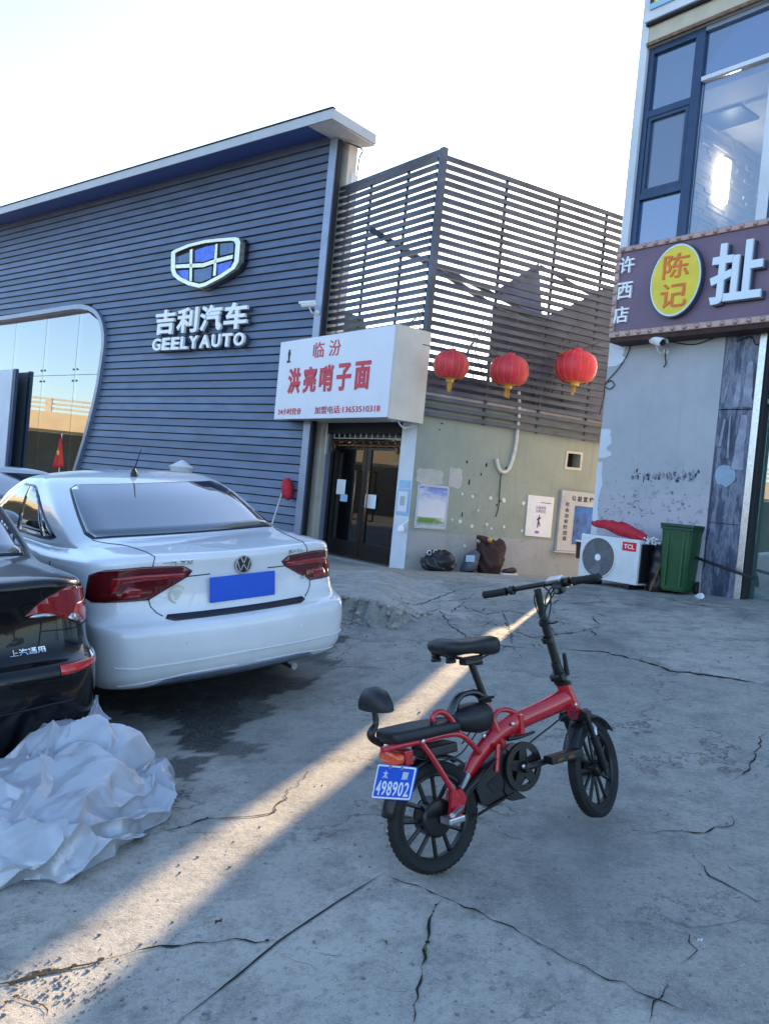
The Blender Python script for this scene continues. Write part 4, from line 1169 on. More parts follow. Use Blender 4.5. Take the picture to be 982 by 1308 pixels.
# ------------------------------------------------------------------ posters and boards on the flank
def quad_px(fr, u0, v0, u1, v1, d=0.0):
    a = fr.px(u0, v1, d); b = fr.px(u1, v0, d)
    return a[0], b[0], a[1], b[1]
def sky_poster_mat():
    m, n, b = new_mat('print_sky')
    v = objvec(n); sep = n.nodes.new('ShaderNodeSeparateXYZ'); n.links.new(v, sep.inputs[0])
    za = n.nodes.new('ShaderNodeMath'); za.operation = 'SUBTRACT'; za.name = 'zoff'; n.links.new(sep.outputs[2], za.inputs[0])
    zm = n.nodes.new('ShaderNodeMath'); zm.operation = 'MULTIPLY'; zm.name = 'zscale'; n.links.new(za.outputs[0], zm.inputs[0]); z = zm.outputs[0]
    c = ramp(n, z, [(0, (.55, .62, .70)), (.16, (.10, .22, .06)), (.24, (.16, .30, .04)), (.27, (.70, .72, .76)), (.6, (.62, .64, .72)), (.85, (.16, .28, .62)), (1, (.14, .2, .5))])
    c = mixc(n, ramp(n, noise(n, objvec(n, (1, 1, 2)), 4, 5), [(.45, (0, 0, 0)), (.6, (.75, .75, .75))]), c, (.7, .66, .72))
    n.links.new(c, b.inputs['Base Color']); b.inputs['Roughness'].default_value = .35
    MT['print_sky'] = m
sky_poster_mat()
a = FC.px(525, 671, .02); b = FC.px(562, 619, .02)
s0, s1, z0, z1 = .10, .66, a[1] - .03, b[1] - .02
MT['print_sky'].node_tree.nodes['zoff'].inputs[1].default_value = z0; MT['print_sky'].node_tree.nodes['zscale'].inputs[1].default_value = 1 / (z1 - z0)
po = thing('scenery_poster', 'poster of blue sky and green field beside the shop corner', 'poster', FC.P((s0 + s1) / 2, z0, .01))
print('POSTER', s0, s1, z0, z1)
fbox('print', FC, s0 + .03, s1 - .03, z0 + .03, z1 - .03, .004, .012, MT['print_sky'], po)
bm = bmesh.new()
add_ring_prism(bm, [(s0, z0), (s1, z0), (s1, z1), (s0, z1)], [(s0 + .028, z0 + .028), (s1 - .028, z0 + .028), (s1 - .028, z1 - .028), (s0 + .028, z1 - .028)], FC.P, .003, .02)
bm_obj('border_strip', bm, MT['paper'], po)
for k in range(12):
    for zz in (z0 + .014, z1 - .014):
        s_ = s0 + (k + .3) * (s1 - s0) / 12; fbox('border_dash', FC, s_, s_ + .025, zz - .006, zz + .006, .0205, .022, MT['ink_purple'], po)
for k in range(17):
    for ss in (s0 + .014, s1 - .014):
        z_ = z0 + (k + .3) * (z1 - z0) / 17; fbox('border_dash', FC, ss - .006, ss + .006, z_, z_ + .025, .0205, .022, MT['ink_purple'], po)
# notice holder on the pillar
s0, s1, z0, z1 = -.30, -.03, FB.px(508, 657, .03)[1], FB.px(512, 624, .03)[1]
nh = thing('notice_holder', 'pale blue plastic notice holder on the shop pillar', 'notice', FB.P(-.16, z0, .03))
fbox('holder_back', FB, s0, s1, z0, z1, .003, .02, MT['paper_blue'], nh, bev=.004)
fbox('sheet', FB, s0 + .03, s1 - .03, z0 + .05, z1 - .04, .0205, .024, MT['paper'], nh)
fbox('printed_block', FB, s0 + .08, s1 - .08, z0 + .14, z0 + .28, .0245, .026, MT['board_grey'], nh)
fbox('header_strip', FB, s0 + .01, s1 - .01, z1 + .02, z1 + .13, .003, .012, MT['paper_blue'], nh)
# lamp under the poster
c = np.array(FB.P(-.05, FB.px(520, 676, .1)[1], .10))
wl = thing('wall_lamp', 'small white wall lamp low on the shop corner', 'lamp', c)
lathe('lamp_head', Axes(c, FB.u, FB.n, (0, 0, 1)), [(0, .05), (.03, .045), (.05, .0), (.055, -.04), (.045, -.042), (0, -.03)], MT['camera_white'], wl, seg=16)
tube('lamp_arm', [FB.P(.0, c[2] + .14, .012), FB.P(.0, c[2] + .10, .04), tuple(c + V3(0, 0, .04))], .014, MT['camera_white'], wl, smooth_n=3)
# tilted public notice with a runner print
tx = lambda q: FC.px(q[0], q[1], .03)
pl_ = thing('public_notice', 'white framed notice with a small runner picture on the green wall', 'notice', FC.P(*FC.px(688, 660, .03)[:2], .03))
quad = [tx((673, 687)), tx((703, 687)), tx((708, 635)), tx((675, 632))]
quad = [tx((670.5, 684)), tx((703, 687)), tx((708, 635.5)), tx((675, 632))]
prism('notice_sheet', quad, FC.P, .006, .026, MT['paper'], pl_, bev=.003)
u_ = np.array(quad[1]) - np.array(quad[0]); v_ = np.array(quad[3]) - np.array(quad[0])
def NQ(x, y, d): 
    q = np.array(quad[0]) + u_ * x + v_ * y; return FC.P(q[0], q[1], d)
def nbox(nm, x0, x1, y0, y1, m_, d=.029):
    bm = bmesh.new(); add_hexa(bm, [NQ(x, y, dd) for dd in (.0263, d) for x, y in ((x0, y0), (x1, y0), (x1, y1), (x0, y1))]); bm_obj(nm, bm, MT[m_], pl_)
text_obj('notice_text', '公益宣传', (.32, .72, .68, .76), (.0265, .0285), NQ, MT['ink_purple'], pl_, .01)
text_obj('notice_text', '文明社区', (.32, .72, .59, .67), (.0265, .0285), NQ, MT['ink_purple'], pl_, .01)
nbox('rule_line', .5, .9, .84, .855, 'ink')
nbox('picture_frame', .25, .6, .24, .5, 'sign_face')
prism('runner', [(.42, .22), (.46, .22), (.47, .32), (.52, .26), (.55, .27), (.49, .38), (.5, .44), (.56, .46), (.55, .48), (.49, .48), (.5, .53), (.47, .54), (.46, .49), (.40, .43), (.38, .40), (.40, .39), (.44, .43), (.43, .34)], NQ, .0292, .0305, MT['ink'], pl_)
nbox('stamp', .36, .52, .08, .14, 'ink_purple')
# grey notice board half hidden by the grey wall
gb = thing('notice_board', 'grey metal notice board with a blue screen half behind the grey wall', 'notice board', FC.P(*FC.px(730, 700, .05)[:2], .05))
s0, z0 = FC.px(710, 704, .05); s1, z1 = FC.px(714, 626, .05); 
bz0, bz1 = FC.px(728, 704, .05)[1], FC.px(728, 627, .05)[1]
sL = FC.px(713, 665, .05)[0]
fbox('board', FC, sL, sL + 1.15, bz0, bz1, .004, .07, MT['board_grey'], gb, bev=.01)
fbox('tray', FC, sL - .06, sL + 1.2, bz0 - .03, bz0 - .002, .004, .10, MT['board_grey'], gb)
sb_ = FC.px(733, 665, .08)[0]
fbox('screen', FC, sb_, sb_ + .62, bz0 + .12, FC.px(735, 646, .08)[1], .072, .08, MT['screen_blue'], gb)
hh = bz1 - bz0
for i, ch in enumerate('公益宣传栏'):
    text_obj('letter', ch, (sL + .22 + i * .13, sL + .32 + i * .13, bz0 + hh * .84, bz0 + hh * .93), (.0705, .073), FC.P, MT['ink'], gb, .03)
for i, ch in enumerate('社会治安防控巡'):
    text_obj('letter', ch, (sL + .10, sL + .19, bz0 + hh * (.74 - i * .095), bz0 + hh * (.81 - i * .095)), (.0705, .073), FC.P, MT['ink'], gb, .03)
# ================================================================== restaurant building on the right
rb = thing('restaurant', 'two storey restaurant with grey stained wall and blue framed windows', 'restaurant', P1)
S_R = 9.0; ZT = 12.5; zb_ = .2
s_st0 = FD.px(902, 666)[0]; s_post = FD.px(943, 761)[0]
zs_b, zs_t = FD.px(774, 432, .2)[1], FD.px(787, 316, .2)[1]
_, z_sb = FD.px(900, 430)
z_g = FD.px(860, 430)[1] + .25
W0, zw_t = FD.px(822, 62)
W0 = FD.px(812, 200)[0]
zw_t = FD.px(824, 62)[1]
zw_b = zs_t - .25
print('RB', s_st0, s_post, zs_b, zs_t, W0, zw_t)
fbox('ground_wall', FD, 0, s_st0, zb_, zw_b, -.3, 0, MT['blue_plaster'], rb)
fbox('corner_column', FD, 0, W0, zw_b + .002, ZT, -.3, 0.0, MT['upper_white'], rb)
fbox('upper_wall', FD, W0 + .002, S_R, zw_t, ZT, -.3, -.01, MT['upper_beige'], rb)
fbox('spandrel', FD, s_st0 + .002, S_R, zs_b + .1, zw_b, -.3, -.02, MT['upper_white'], rb)
bm = bmesh.new()
P = FD.P
add_hexa(bm, [P(0, zb_, -7), P(0.25, zb_, -7), P(0.25, zb_, -.302), P(0, zb_, -.302), P(0, ZT, -7), P(.25, ZT, -7), P(.25, ZT, -.302), P(0, ZT, -.302)])
bm_obj('side_wall', bm, MT['blue_plaster'], rb)
fbox('rear_wall', FD, 0.26, S_R, zb_, ZT, -7, -6.8, MT['upper_white'], rb)
fbox('roof_slab', FD, -.1, S_R + .1, ZT + .002, ZT + .3, -7.1, .15, MT['upper_white'], rb)
fbox('end_wall', FD, S_R + .002, S_R + .25, zb_, ZT, -7, 0, MT['upper_white'], rb)
# pale paint edges and scuffs of the corner
for (y0, y1, w_, sd) in ((437, 470, .26, 1), (548, 585, .17, 2), (590, 735, .10, 3)):
    z1_ = FD.px(766, y0)[1]; z0_ = FD.px(756, y1)[1]
    rr = random.Random(sd); n_ = 10
    pts = [(0.001, z0_), (w_ * .6, z0_)] + [(w_ * (1 + rr.uniform(-.3, .25)), z0_ + (z1_ - z0_) * k / n_) for k in range(1, n_)] + [(w_ * .8, z1_), (.001, z1_)]
    prism('paint_edge', pts, FD.P, .001, .006, MT['upper_white'], rb)
# cut-off lettering ghost: a row of dark scrapings on the wall
rr = random.Random(3)
for k in range(110):
    u = rr.uniform(806, 892); v = 609 + rr.gauss(0, 3.2) - (u - 850) * .02
    s_, z_ = FD.px(u, v); blob('paint_scrape', FD, s_, z_, rr.uniform(.004, .022), rr.uniform(.006, .034), .001, MT['ink'] if rr.random() < .2 else MT['faded_paint'], rb, 8, .5, k, .003)
for k in range(80):
    u = rr.uniform(762, 880); v = rr.choice([650, 655, 640, 630]) + rr.gauss(0, 7)
    s_, z_ = FD.px(u, v); blob('paint_scrape', FD, s_, z_, rr.uniform(.004, .03), rr.uniform(.004, .022), .001, MT['faded_paint'], rb, 8, .5, k + 190, .003)
# stained blue panels (tiles) between wall and glass
zt_p = zs_b + .3
_, zsp = FD.px(930, 523)
for z0_, z1_ in ((zb_, FD.px(910, 668)[1] - .0), (FD.px(910, 668)[1] + .006, zsp - .005), (zsp + .005, zt_p)):
    fbox('stone_panel', FD, s_st0 + .004, s_post - .06, z0_, z1_, -.25, -.01, MT['stained_panel'], rb, bev=.004)
# streaks of run plaster on the panels
for (u0, v0, u1, v1, w_) in ((958, 462, 952, 520, .07), (945, 478, 938, 520, .045), (930, 488, 922, 515, .02), (950, 530, 940, 600, .085), (932, 530, 928, 585, .016), (925, 535, 918, 570, .02)):
    a = FD.px(u0, v0); b = FD.px(u1, v1)
    rr = random.Random(int(u0)); n_ = 8
    L_ = [(a[0] + (b[0] - a[0]) * k / n_ - w_ * (.4 + .6 * k / n_) * (1 + rr.uniform(-.15, .15)), a[1] + (b[1] - a[1]) * k / n_) for k in range(n_ + 1)]
    R_ = [(a[0] + (b[0] - a[0]) * k / n_ + w_ * (.4 + .6 * k / n_) * (1 + rr.uniform(-.15, .15)), a[1] + (b[1] - a[1]) * k / n_) for k in range(n_ + 1)]
    prism('plaster_run', L_ + R_[::-1], FD.P, -.009, -.003, MT['faded_run'], rb)
a = FD.px(925, 607); blob('plaster_daub', FD, a[0], a[1], .15, .13, -.009, MT['daub_blue'], rb, 14, .15, 8)
# steel post and shop glass
fbox('steel_post', FD, s_post - .055, s_post + .03, zb_, zt_p, -.2, .03, MT['steel'], rb, bev=.006)
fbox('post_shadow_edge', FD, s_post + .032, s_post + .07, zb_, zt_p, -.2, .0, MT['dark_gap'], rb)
_, ztr = FD.px(975, 512)
fbox('shop_glass', FD, s_post + .072, S_R, zb_ + .35, ztr - .03, -.12, -.108, MT['glass_green'], rb)
fbox('shop_glass', FD, s_post + .072, S_R, ztr + .03, zt_p, -.12, -.108, MT['glass_blue'], rb)
fbox('transom', FD, s_post + .072, S_R, ztr - .028, ztr + .028, -.14, -.05, MT['trim_grey'], rb)
fbox('sill', FD, s_post + .072, S_R, zb_, zb_ + .348, -.2, -.03, MT['win_blue'], rb)
fbox('room_back', FD, s_post - 2, S_R, zb_, zt_p, -3.6, -3.5, MT['glass_green'], rb) if False else fbox('room_back', FD, .3, S_R, zb_, zt_p, -3.6, -3.5, MT['patch_plaster'], rb)
fbox('room_floor', FD, .3, S_R, zb_, zb_ + .35, -3.5, -.3, MT['floor_tile'], rb)
fbox('room_ceiling', FD, .3, S_R, zt_p + .01, zt_p + .2, -3.5, -.31, MT['paper'], rb)
# upstairs window
wf = thing('upstairs_window', 'large upstairs window with dark blue frames above the brown sign', 'window', FD.P(W0, zs_t))
fw = .085
s_m0, s_m1 = FD.px(877, 150)[0] - .02, FD.px(885, 150)[0] + .02
_, z1m = FD.px(850, 136); _, z2m = FD.px(838, 244)
def wbar(s0, s1, z0, z1, m_='win_blue', d0=-.16, d1=-.05, nm='frame_bar'): fbox(nm, FD, s0, s1, z0, z1, d0, d1, MT[m_], wf, bev=.004)
wbar(W0 + .004, W0 + fw, zw_b + .002, zw_t - .004)
wbar(s_m0, s_m1, zw_b + .002, zw_t - .004)
wbar(W0 + fw + .002, s_m0 - .002, zw_t - .09, zw_t - .004)
wbar(W0 + fw + .002, s_m0 - .002, z1m - .045, z1m + .045)
wbar(W0 + fw + .002, s_m0 - .002, z2m - .045, z2m + .045)
fbox('reveal', FD, W0 + .003, S_R, zw_t + .001, zw_t + .05, .0, .03, MT['bronze'], wf)
for z0_, z1_, g_ in ((zw_b, z2m - .047, 'glass_blue'), (z2m + .047, z1m - .047, 'glass_screen'), (z1m + .047, zw_t - .092, 'glass_blue')):
    fbox('pane', FD, W0 + fw + .004, s_m0 - .004, z0_, z1_, -.11, -.10, MT[g_], wf)
# inner casement
bm = bmesh.new()
add_ring_prism(bm, [(W0 + fw + .01, z2m + .05), (s_m0 - .01, z2m + .05), (s_m0 - .01, z1m - .05), (W0 + fw + .01, z1m - .05)], [(W0 + fw + .055, z2m + .095), (s_m0 - .055, z2m + .095), (s_m0 - .055, z1m - .095), (W0 + fw + .055, z1m - .095)], FD.P, -.098, -.06)
bm_obj('casement', bm, MT['win_blue'], wf)
_, ztr2 = FD.px(886, 101)
wbar(s_m1 + .002, S_R, ztr2 - .03, ztr2 + .025, 'upper_white')
wbar(s_m1 + .002, S_R, zw_t - .06, zw_t - .004, 'trim_grey')
s_v = FD.px(969, 200)[0]; s_v2 = FD.px(981, 200)[0]
fbox('pane', FD, s_m1 + .004, S_R, ztr2 + .028, zw_t - .062, -.11, -.10, MT['glass_blue'], wf)
fbox('pane', FD, s_m1 + .004, s_v - .002, zw_b, ztr2 - .032, -.11, -.10, MT['glass_clear'], wf)
wbar(s_v, s_v + .14, zw_b + .002, ztr2 - .032, 'upper_white')
wbar(s_v + .142, s_v + .20, zw_b + .002, ztr2 - .032)
fbox('pane', FD, s_v + .204, S_R, zw_b, ztr2 - .032, -.11, -.10, MT['glass_blue'], wf)
# room upstairs
ru = thing('upstairs_room', 'lit upstairs room with pale stone wall seen through the window', 'room', FD.P(1.5, zs_t, -1.5))
RD = -6.0
fbox('room_floor', FD, .3, S_R, zw_b - .3, zw_b - .1, RD, -.32, MT['floor_tile'], ru)
FS = Frame(FD.P(.42, 0, 0), -FD.n, FD.u)
zce = FS.px(920, 168)[1] - .2
print('ROOM2', zce, zw_t, [FS.px(*q) for q in ((868,300),(920,168),(968,280),(918,230))])
fbox('ceiling', FD, .3, S_R, zce + .2, zce + .3, RD, -.32, MT['paper'], ru)
fbox('room_wall', FD, .3, .418, zw_b - .1, zce + .2, RD, -.32, MT['paper'], ru)
rr = random.Random(9)
zst0 = min(FS.px(868, 300)[1], FS.px(968, 280)[1]) - .3
bm = bmesh.new(); zz = zst0
while zz < zce + .19:
    s_ = .33
    while s_ < 5.0:
        L_ = rr.choice([.18, .26, .34]); add_fbox(bm, FS, s_, s_ + L_ - .006, zz, zz + .058, 0, .015 + rr.uniform(0, .03)); s_ += L_
    zz += .064
bm_obj('stone_cladding', bm, MT['cream_wall'], ru, kind='stuff')
fbox('back_wall', FD, .4, 4.3, zw_b - .1, zce + .2, -6.0, -5.9, MT['cream_wall'], ru)
s_l, z_l = FS.px(916, 235)
o = fbox('wall_lamp', FS, s_l - .07, s_l + .07, z_l - .30, z_l + .32, .05, .14, MT['lamp_warm'], bev=.01); tag(o, 'lit tall lamp on the stone wall upstairs', 'lamp')
a = FD.px(925, 130, -1.0); cp = fbox('ceiling_panel', FD, a[0] - .3, a[0] + .3, zce + .16, zce + .198, -1.4, -.9, MT['win_blue']); tag(cp, 'blue ceiling vent panel in the upstairs room', 'ceiling panel')
cp2 = fbox('ceiling_light', FD, a[0] + .35, a[0] + .8, zce + .16, zce + .197, -1.4, -.9, MT['letter_white']); tag(cp2, 'pale ceiling light panel in the upstairs room', 'ceiling panel')
# window ledge and corner of the yellow sign above
a = FD.px(828, 27); b = FD.px(882, 4)
fbox('upper_ledge', FD, a[0], S_R, a[1] - .06, a[1] + .10, .0, .09, MT['upper_white'], rb)
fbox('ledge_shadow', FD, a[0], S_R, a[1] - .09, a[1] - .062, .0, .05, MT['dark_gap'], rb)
a = FD.px(836, 12)
ys_ = thing('yellow_sign', 'yellow sign whose lower corner shows at the top edge', 'sign', FD.P(a[0], a[1], .1))
fbox('sign_panel', FD, a[0] + .05, a[0] + 4, a[1] + .02, a[1] + 1.2, .03, .1, MT['sign_yellow'], ys_)
fbox('sign_trim', FD, a[0], a[0] + 4.0, a[1] - .06, a[1] + .018, .03, .12, MT['paper_blue'], ys_); fbox('sign_trim', FD, a[0], a[0] + .048, a[1] + .02, a[1] + 1.2, .03, .12, MT['ink'], ys_)
for u in (930,):
    s_, z_ = FD.px(u, 10); fbox('pipe_chase', FD, s_ - .06, s_ + .06, zw_t + .3, ZT, -.01, .02, MT['upper_white'], rb)

# sign board 陈记
bs = thing('restaurant_sign', 'brown signboard with bulb edging reading 许西店 陈记 扯', 'sign', FD.P(.3, zs_b, .2))
d_ = .30
L0, zT = FD.px(788, 317, d_); Lb, zB = FD.px(776, 432, d_)
sL_ = (L0 + Lb) / 2
Lx = S_R - .5
fbox('board', FD, sL_ + .03, Lx, zB + .03, zT - .03, .03, d_ - .03, MT['sign_mauve'], bs)
fbox('bulb_rail', FD, sL_, Lx, zT - .07, zT, .02, d_, MT['bulb_frame'], bs, bev=.012)
fbox('bulb_rail', FD, sL_, Lx, zB, zB + .08, .02, d_, MT['bulb_frame'], bs, bev=.012)
fbox('bulb_rail', FD, sL_, sL_ + .07, zB + .081, zT - .071, .02, d_, MT['bulb_frame'], bs, bev=.012)
fbox('underside', FD, sL_ + .02, Lx, zB - .06, zB - .002, .0, d_ - .02, MT['brown_cloth'], bs)
bulb_me = None
def bulb(s_, z_):
    global bulb_me
    if bulb_me is None:
        bm = bmesh.new(); add_lathe(bm, Axes((0, 0, 0), FD.u, (0, 0, 1), FD.n), [(.032, 0), (.03, .012), (.018, .028), (0, .032)], 8)
        bulb_me = bpy.data.meshes.new('bulb'); bmesh.ops.recalc_face_normals(bm, faces=bm.faces); bm.to_mesh(bulb_me); bm.free(); bulb_me.materials.append(MT['bulb_frame'])
        bulb_me.polygons.foreach_set('use_smooth', [True] * len(bulb_me.polygons))
    o = bpy.data.objects.new('bulb', bulb_me); o.location = FD.P(s_, z_, d_ + .001); link(o, bs)
    o.matrix_parent_inverse = bs.matrix_basis.inverted()
k = 0
while sL_ + .1 + k * .165 < 4.5:
    bulb(sL_ + .1 + k * .165, zT - .035); bulb(sL_ + .14 + k * .165, zB + .04); k += 1
for k in range(7): bulb(sL_ + .035, zB + .16 + k * (zT - zB - .25) / 6.5)
def bx(u0, v0, u1, v1):
    a = FD.px(u0, v1, d_); b = FD.px(u1, v0, d_); return a[0], b[0], a[1], b[1]
def sgl(ch, q, m_, dd=.03, bold=.02):
    text_obj('letter', ch, q, (d_ - .028, d_ - .03 + dd), FD.P, MT[m_], bs, bold=bold)
for ch, (u, v) in zip('许西店', ((800, 338), (797, 371), (792, 402))):
    s_, z_ = FD.px(u, v, d_); sgl(ch, (s_ - .115, s_ + .115, z_ - .11, z_ + .11), 'letter_white', bold=.012)
sc0, zc0 = FD.px(864.5, 359, d_)
rs_ = (FD.px(897, 355, d_)[0] - FD.px(833, 362, d_)[0]) / 2; rz_ = (FD.px(868, 313, d_)[1] - FD.px(860, 405, d_)[1]) / 2
el = lambda k_, n_=48: [(sc0 + rs_ * k_ * math.cos(2 * math.pi * i / n_), zc0 + rz_ * k_ * math.sin(2 * math.pi * i / n_)) for i in range(n_)]
prism('oval_panel', el(1.0), FD.P, d_ - .028, d_ + .05, MT['sign_yellow'], bs)
bm = bmesh.new(); add_ring_prism(bm, el(1.035), el(1.001), FD.P, d_ - .028, d_ + .053); bm_obj('oval_rim', bm, MT['letter_side'], bs)
bm = bmesh.new(); add_ring_prism(bm, el(.995), el(.95), FD.P, d_ + .0505, d_ + .054); bm_obj('oval_line', bm, MT['sign_pale'], bs)
for ch, zo in (('陈', .40), ('记', -.42)):
    text_obj('letter', ch, (sc0 - rs_ * .52, sc0 + rs_ * .52, zc0 + (zo - .34) * rz_, zc0 + (zo + .34) * rz_), (d_ + .0505, d_ + .062), FD.P, MT['sign_orange'], bs, bold=.008)
a = FD.px(907, 380, d_); b_ = FD.px(980, 315, d_)
zc1 = FD.px(944, 348, d_)[1]
for kk, ch in enumerate('扯面馆'):
    if kk: continue
    q = (a[0], a[0] + (b_[0] - a[0]) * 1.0, zc1 - .36, zc1 + .36)
    text_obj('letter', ch, q, (d_ + .03, d_ + .06), FD.P, MT['sign_pale'], bs, bold=.026)
    text_obj('letter_back', ch, (q[0] + .02, q[1] + .02, q[2] - .015, q[3] - .015), (d_ - .028, d_ + .029), FD.P, MT['letter_side'], bs, bold=.026)
# light fitting and cables below the sign
a = FD.px(927, 422, .1); o = fbox('junction_box', FD, a[0] - .1, a[0] + .1, a[1] - .04, a[1] + .04, .02, .12, MT['camera_white']); tag(o, 'small white box under the brown signboard', 'junction box')
for pts_, lab in (([(806, 432), (802, 450), (790, 470), (773, 490), (771, 505), (765, 530)], 'dark cable looping down the left edge of the grey wall'), ([(772, 490), (780, 486), (784, 492), (778, 497), (771, 493)], 'loose cable loop tied on the grey wall edge'), ([(840, 428), (860, 437), (885, 440), (905, 434), (920, 428)], 'cable sagging just under the brown signboard'), ([(940, 436), (958, 430), (965, 440), (975, 436), (981, 432)], 'tangled cable above the stained blue panel')):
    o = tube('cable', [FD.P(*FD.px(u, v, .02), .02) for u, v in pts_], .007, MT['wire_black'], None, smooth_n=5, seg=6); tag(o, lab, 'cable')
a = FD.px(850, 446, .02)
cctv('security_camera', 'white bullet camera on the grey wall under the brown sign', FD.P(a[0], a[1] - .03, .002), FD, FD.u * .85 + FD.n * .35 + V3(0, 0, -.28), .26, .05, .24)
tag(tube('cable_tail', [FD.P(*FD.px(u, v, .03), .03) for u, v in ((850, 446), (849, 456), (850, 464), (847, 469))], .008, MT['wire_black'], None, smooth_n=3), 'short black cable tail hanging under the wall camera', 'cable')

# ------------------------------------------------------------------ air conditioner
DA = .55
ac = thing('air_conditioner', 'white outdoor air conditioner unit with round grey fan grille', 'air conditioner', FD.P(.4, g1(*FD.P(.4, 0, .4)[:2]), .4))
a0 = FD.px(737, 735, DA); a1 = FD.px(812, 748, DA); t0 = FD.px(818, 688, DA)
aL, aR = a0[0], FD.px(814, 720, DA)[0]
zA0 = FD.px(775, 742, DA)[1]; zA1 = FD.px(775, 685, DA)[1]
print('AC', aL, aR, zA0, zA1, 'w', aR - aL, 'h', zA1 - zA0, 'ground', g1(*FD.P((aL + aR) / 2, 0, DA)[:2]))
fbox('casing', FD, aL, aR, zA0, zA1, DA - .34, DA, MT['ac_white'], ac, bev=.015)
fbox('side_cover', FD, aR + .001, aR + .02, zA0 + .03, zA1 - .05, DA - .31, DA - .04, MT['black_plastic'], ac)
fbox('back_frame', FD, aL + .02, aR - .02, zA0 + .02, zA1 - .02, DA - .37, DA - .342, MT['black_plastic'], ac)
w_ = aR - aL; h_ = zA1 - zA0
fs, fz = aL + w_ * .345, zA0 + h_ * .50; FRr = h_ * .44
cir = lambda r_, n_=40: [(fs + r_ * math.cos(2 * math.pi * i / n_), fz + r_ * math.sin(2 * math.pi * i / n_)) for i in range(n_)]
prism('fan_well', cir(FRr), FD.P, DA + .001, DA + .004, MT['black_plastic'], ac)
bm = bmesh.new(); add_ring_prism(bm, cir(FRr * 1.05), cir(FRr), FD.P, DA + .001, DA + .02); bm_obj('grille_ring', bm, MT['ac_white'], ac)
for k in range(12):
    bm = bmesh.new(); r_ = FRr * (.2 + .8 * k / 12); add_ring_prism(bm, cir(r_ + .004, 28), cir(r_ - .004, 28), FD.P, DA + .012, DA + .018); bm_obj('grille_wire', bm, MT['ac_grille'], ac)
for k in range(28):
    a = 2 * math.pi * k / 28
    tube('grille_spoke', [FD.P(fs + r_ * math.cos(a + r_ * .8), fz + r_ * math.sin(a + r_ * .8), DA + .012) for r_ in np.linspace(.03, FRr, 4)], .003, MT['ac_grille'], ac, seg=4)
prism('hub_cap', cir(FRr * .17, 20), FD.P, DA + .014, DA + .026, MT['letter_white'], ac)
for k in range(3):
    a = 2.1 * k + .3
    prism('fan_blade', [(fs + r_ * math.cos(a + o_), fz + r_ * math.sin(a + o_)) for r_, o_ in ((.05, 0), (FRr * .5, -.25), (FRr * .93, -.4), (FRr * .93, .35), (FRr * .5, .55), (.05, .6))], FD.P, DA + .005, DA + .008, MT['ac_grille'], ac)
ls, lz = aL + w_ * .84, zA0 + h_ * .83
fbox('brand_plate', FD, ls - .10, ls + .10, lz - .055, lz + .055, DA + .001, DA + .006, MT['tcl_red'], ac)
text_obj('letter', 'TCL', (ls - .075, ls + .075, lz - .028, lz + .028), (DA + .0065, DA + .009), FD.P, MT['letter_white'], ac, bold=.02)
for k in range(9):
    fbox('louvre', FD, aL + w_ * .73, aR - .06, zA0 + h_ * (.12 + k * .06), zA0 + h_ * (.12 + k * .06) + .006, DA + .0005, DA + .006, MT['ac_white'], ac)
for s_ in (aL + .1, aR - .15):
    fbox('foot', FD, s_, s_ + .06, zA0 - .095, zA0 - .001, DA - .32, DA + .01, MT['black_plastic'], ac)
# folded red parasol lying on the unit
rc = thing('folded_parasol', 'folded red cloth parasol lying on the air conditioner', 'parasol', FD.P(aL + .2, zA1 + .05, DA - .2))
bm = bmesh.new()
pp_ = [FD.P(*FD.px(u, v, DA - .12), DA - .12) for u, v in ((756, 668), (772, 670), (795, 676), (812, 683), (824, 689))]
pp_ = [(p[0], p[1], max(p[2], zA1 + r_ * .75)) for p, r_ in zip(pp_, (.03, .055, .085, .07, .035))]
add_tube(bm, pp_, [.022, .06, .085, .075, .035], 18, True, 5)
for v_ in bm.verts:
    v_.co.z += .012 * math.sin(v_.co.x * 70 + v_.co.z * 120)
bm_obj('cloth', bm, MT['red_cloth'], rc, smooth=True)
tube('pole', [pp_[-1], tuple(np.array(pp_[-1]) + FD.u * .22 + V3(0, 0, -.05))], .012, MT['pale_metal'], rc)
bm = bmesh.new()
for k in range(30):
    q = np.array(pp_[-1]) + FD.u * rnd.uniform(.0, .2) + FD.n * rnd.uniform(-.05, .05) + V3(0, 0, rnd.uniform(-.06, .02))
    bmesh.ops.create_icosphere(bm, subdivisions=1, radius=rnd.uniform(.008, .018), matrix=Matrix.Translation(q))
bm_obj('frill', bm, MT['paper'], rc, kind='stuff')
# dark cup-like bucket left of the unit
c = np.array(FD.P(aL - .07, zA1 - .12, DA - .1)); 
bk = thing('small_bucket', 'small dark bucket with pale rim beside the air conditioner', 'bucket', c)
lathe('bucket_body', Axes(c, (1, 0, 0), (0, 1, 0), (0, 0, 1)), [(0, -.22), (.05, -.22), (.065, .0), (.055, .0), (.045, -.2), (0, -.2)], MT['brown_cloth'], bk, seg=16)
lathe('bucket_rim', Axes(c, (1, 0, 0), (0, 1, 0), (0, 0, 1)), [(.055, .001), (.075, .005), (.075, .025), (.055, .02)], MT['paper'], bk, seg=16)
tube('bucket_hook', [tuple(c + V3(0, 0, -.23)), tuple(c + V3(0, 0, -.23) + FD.u * .09)], .012, MT['steel'], bk)

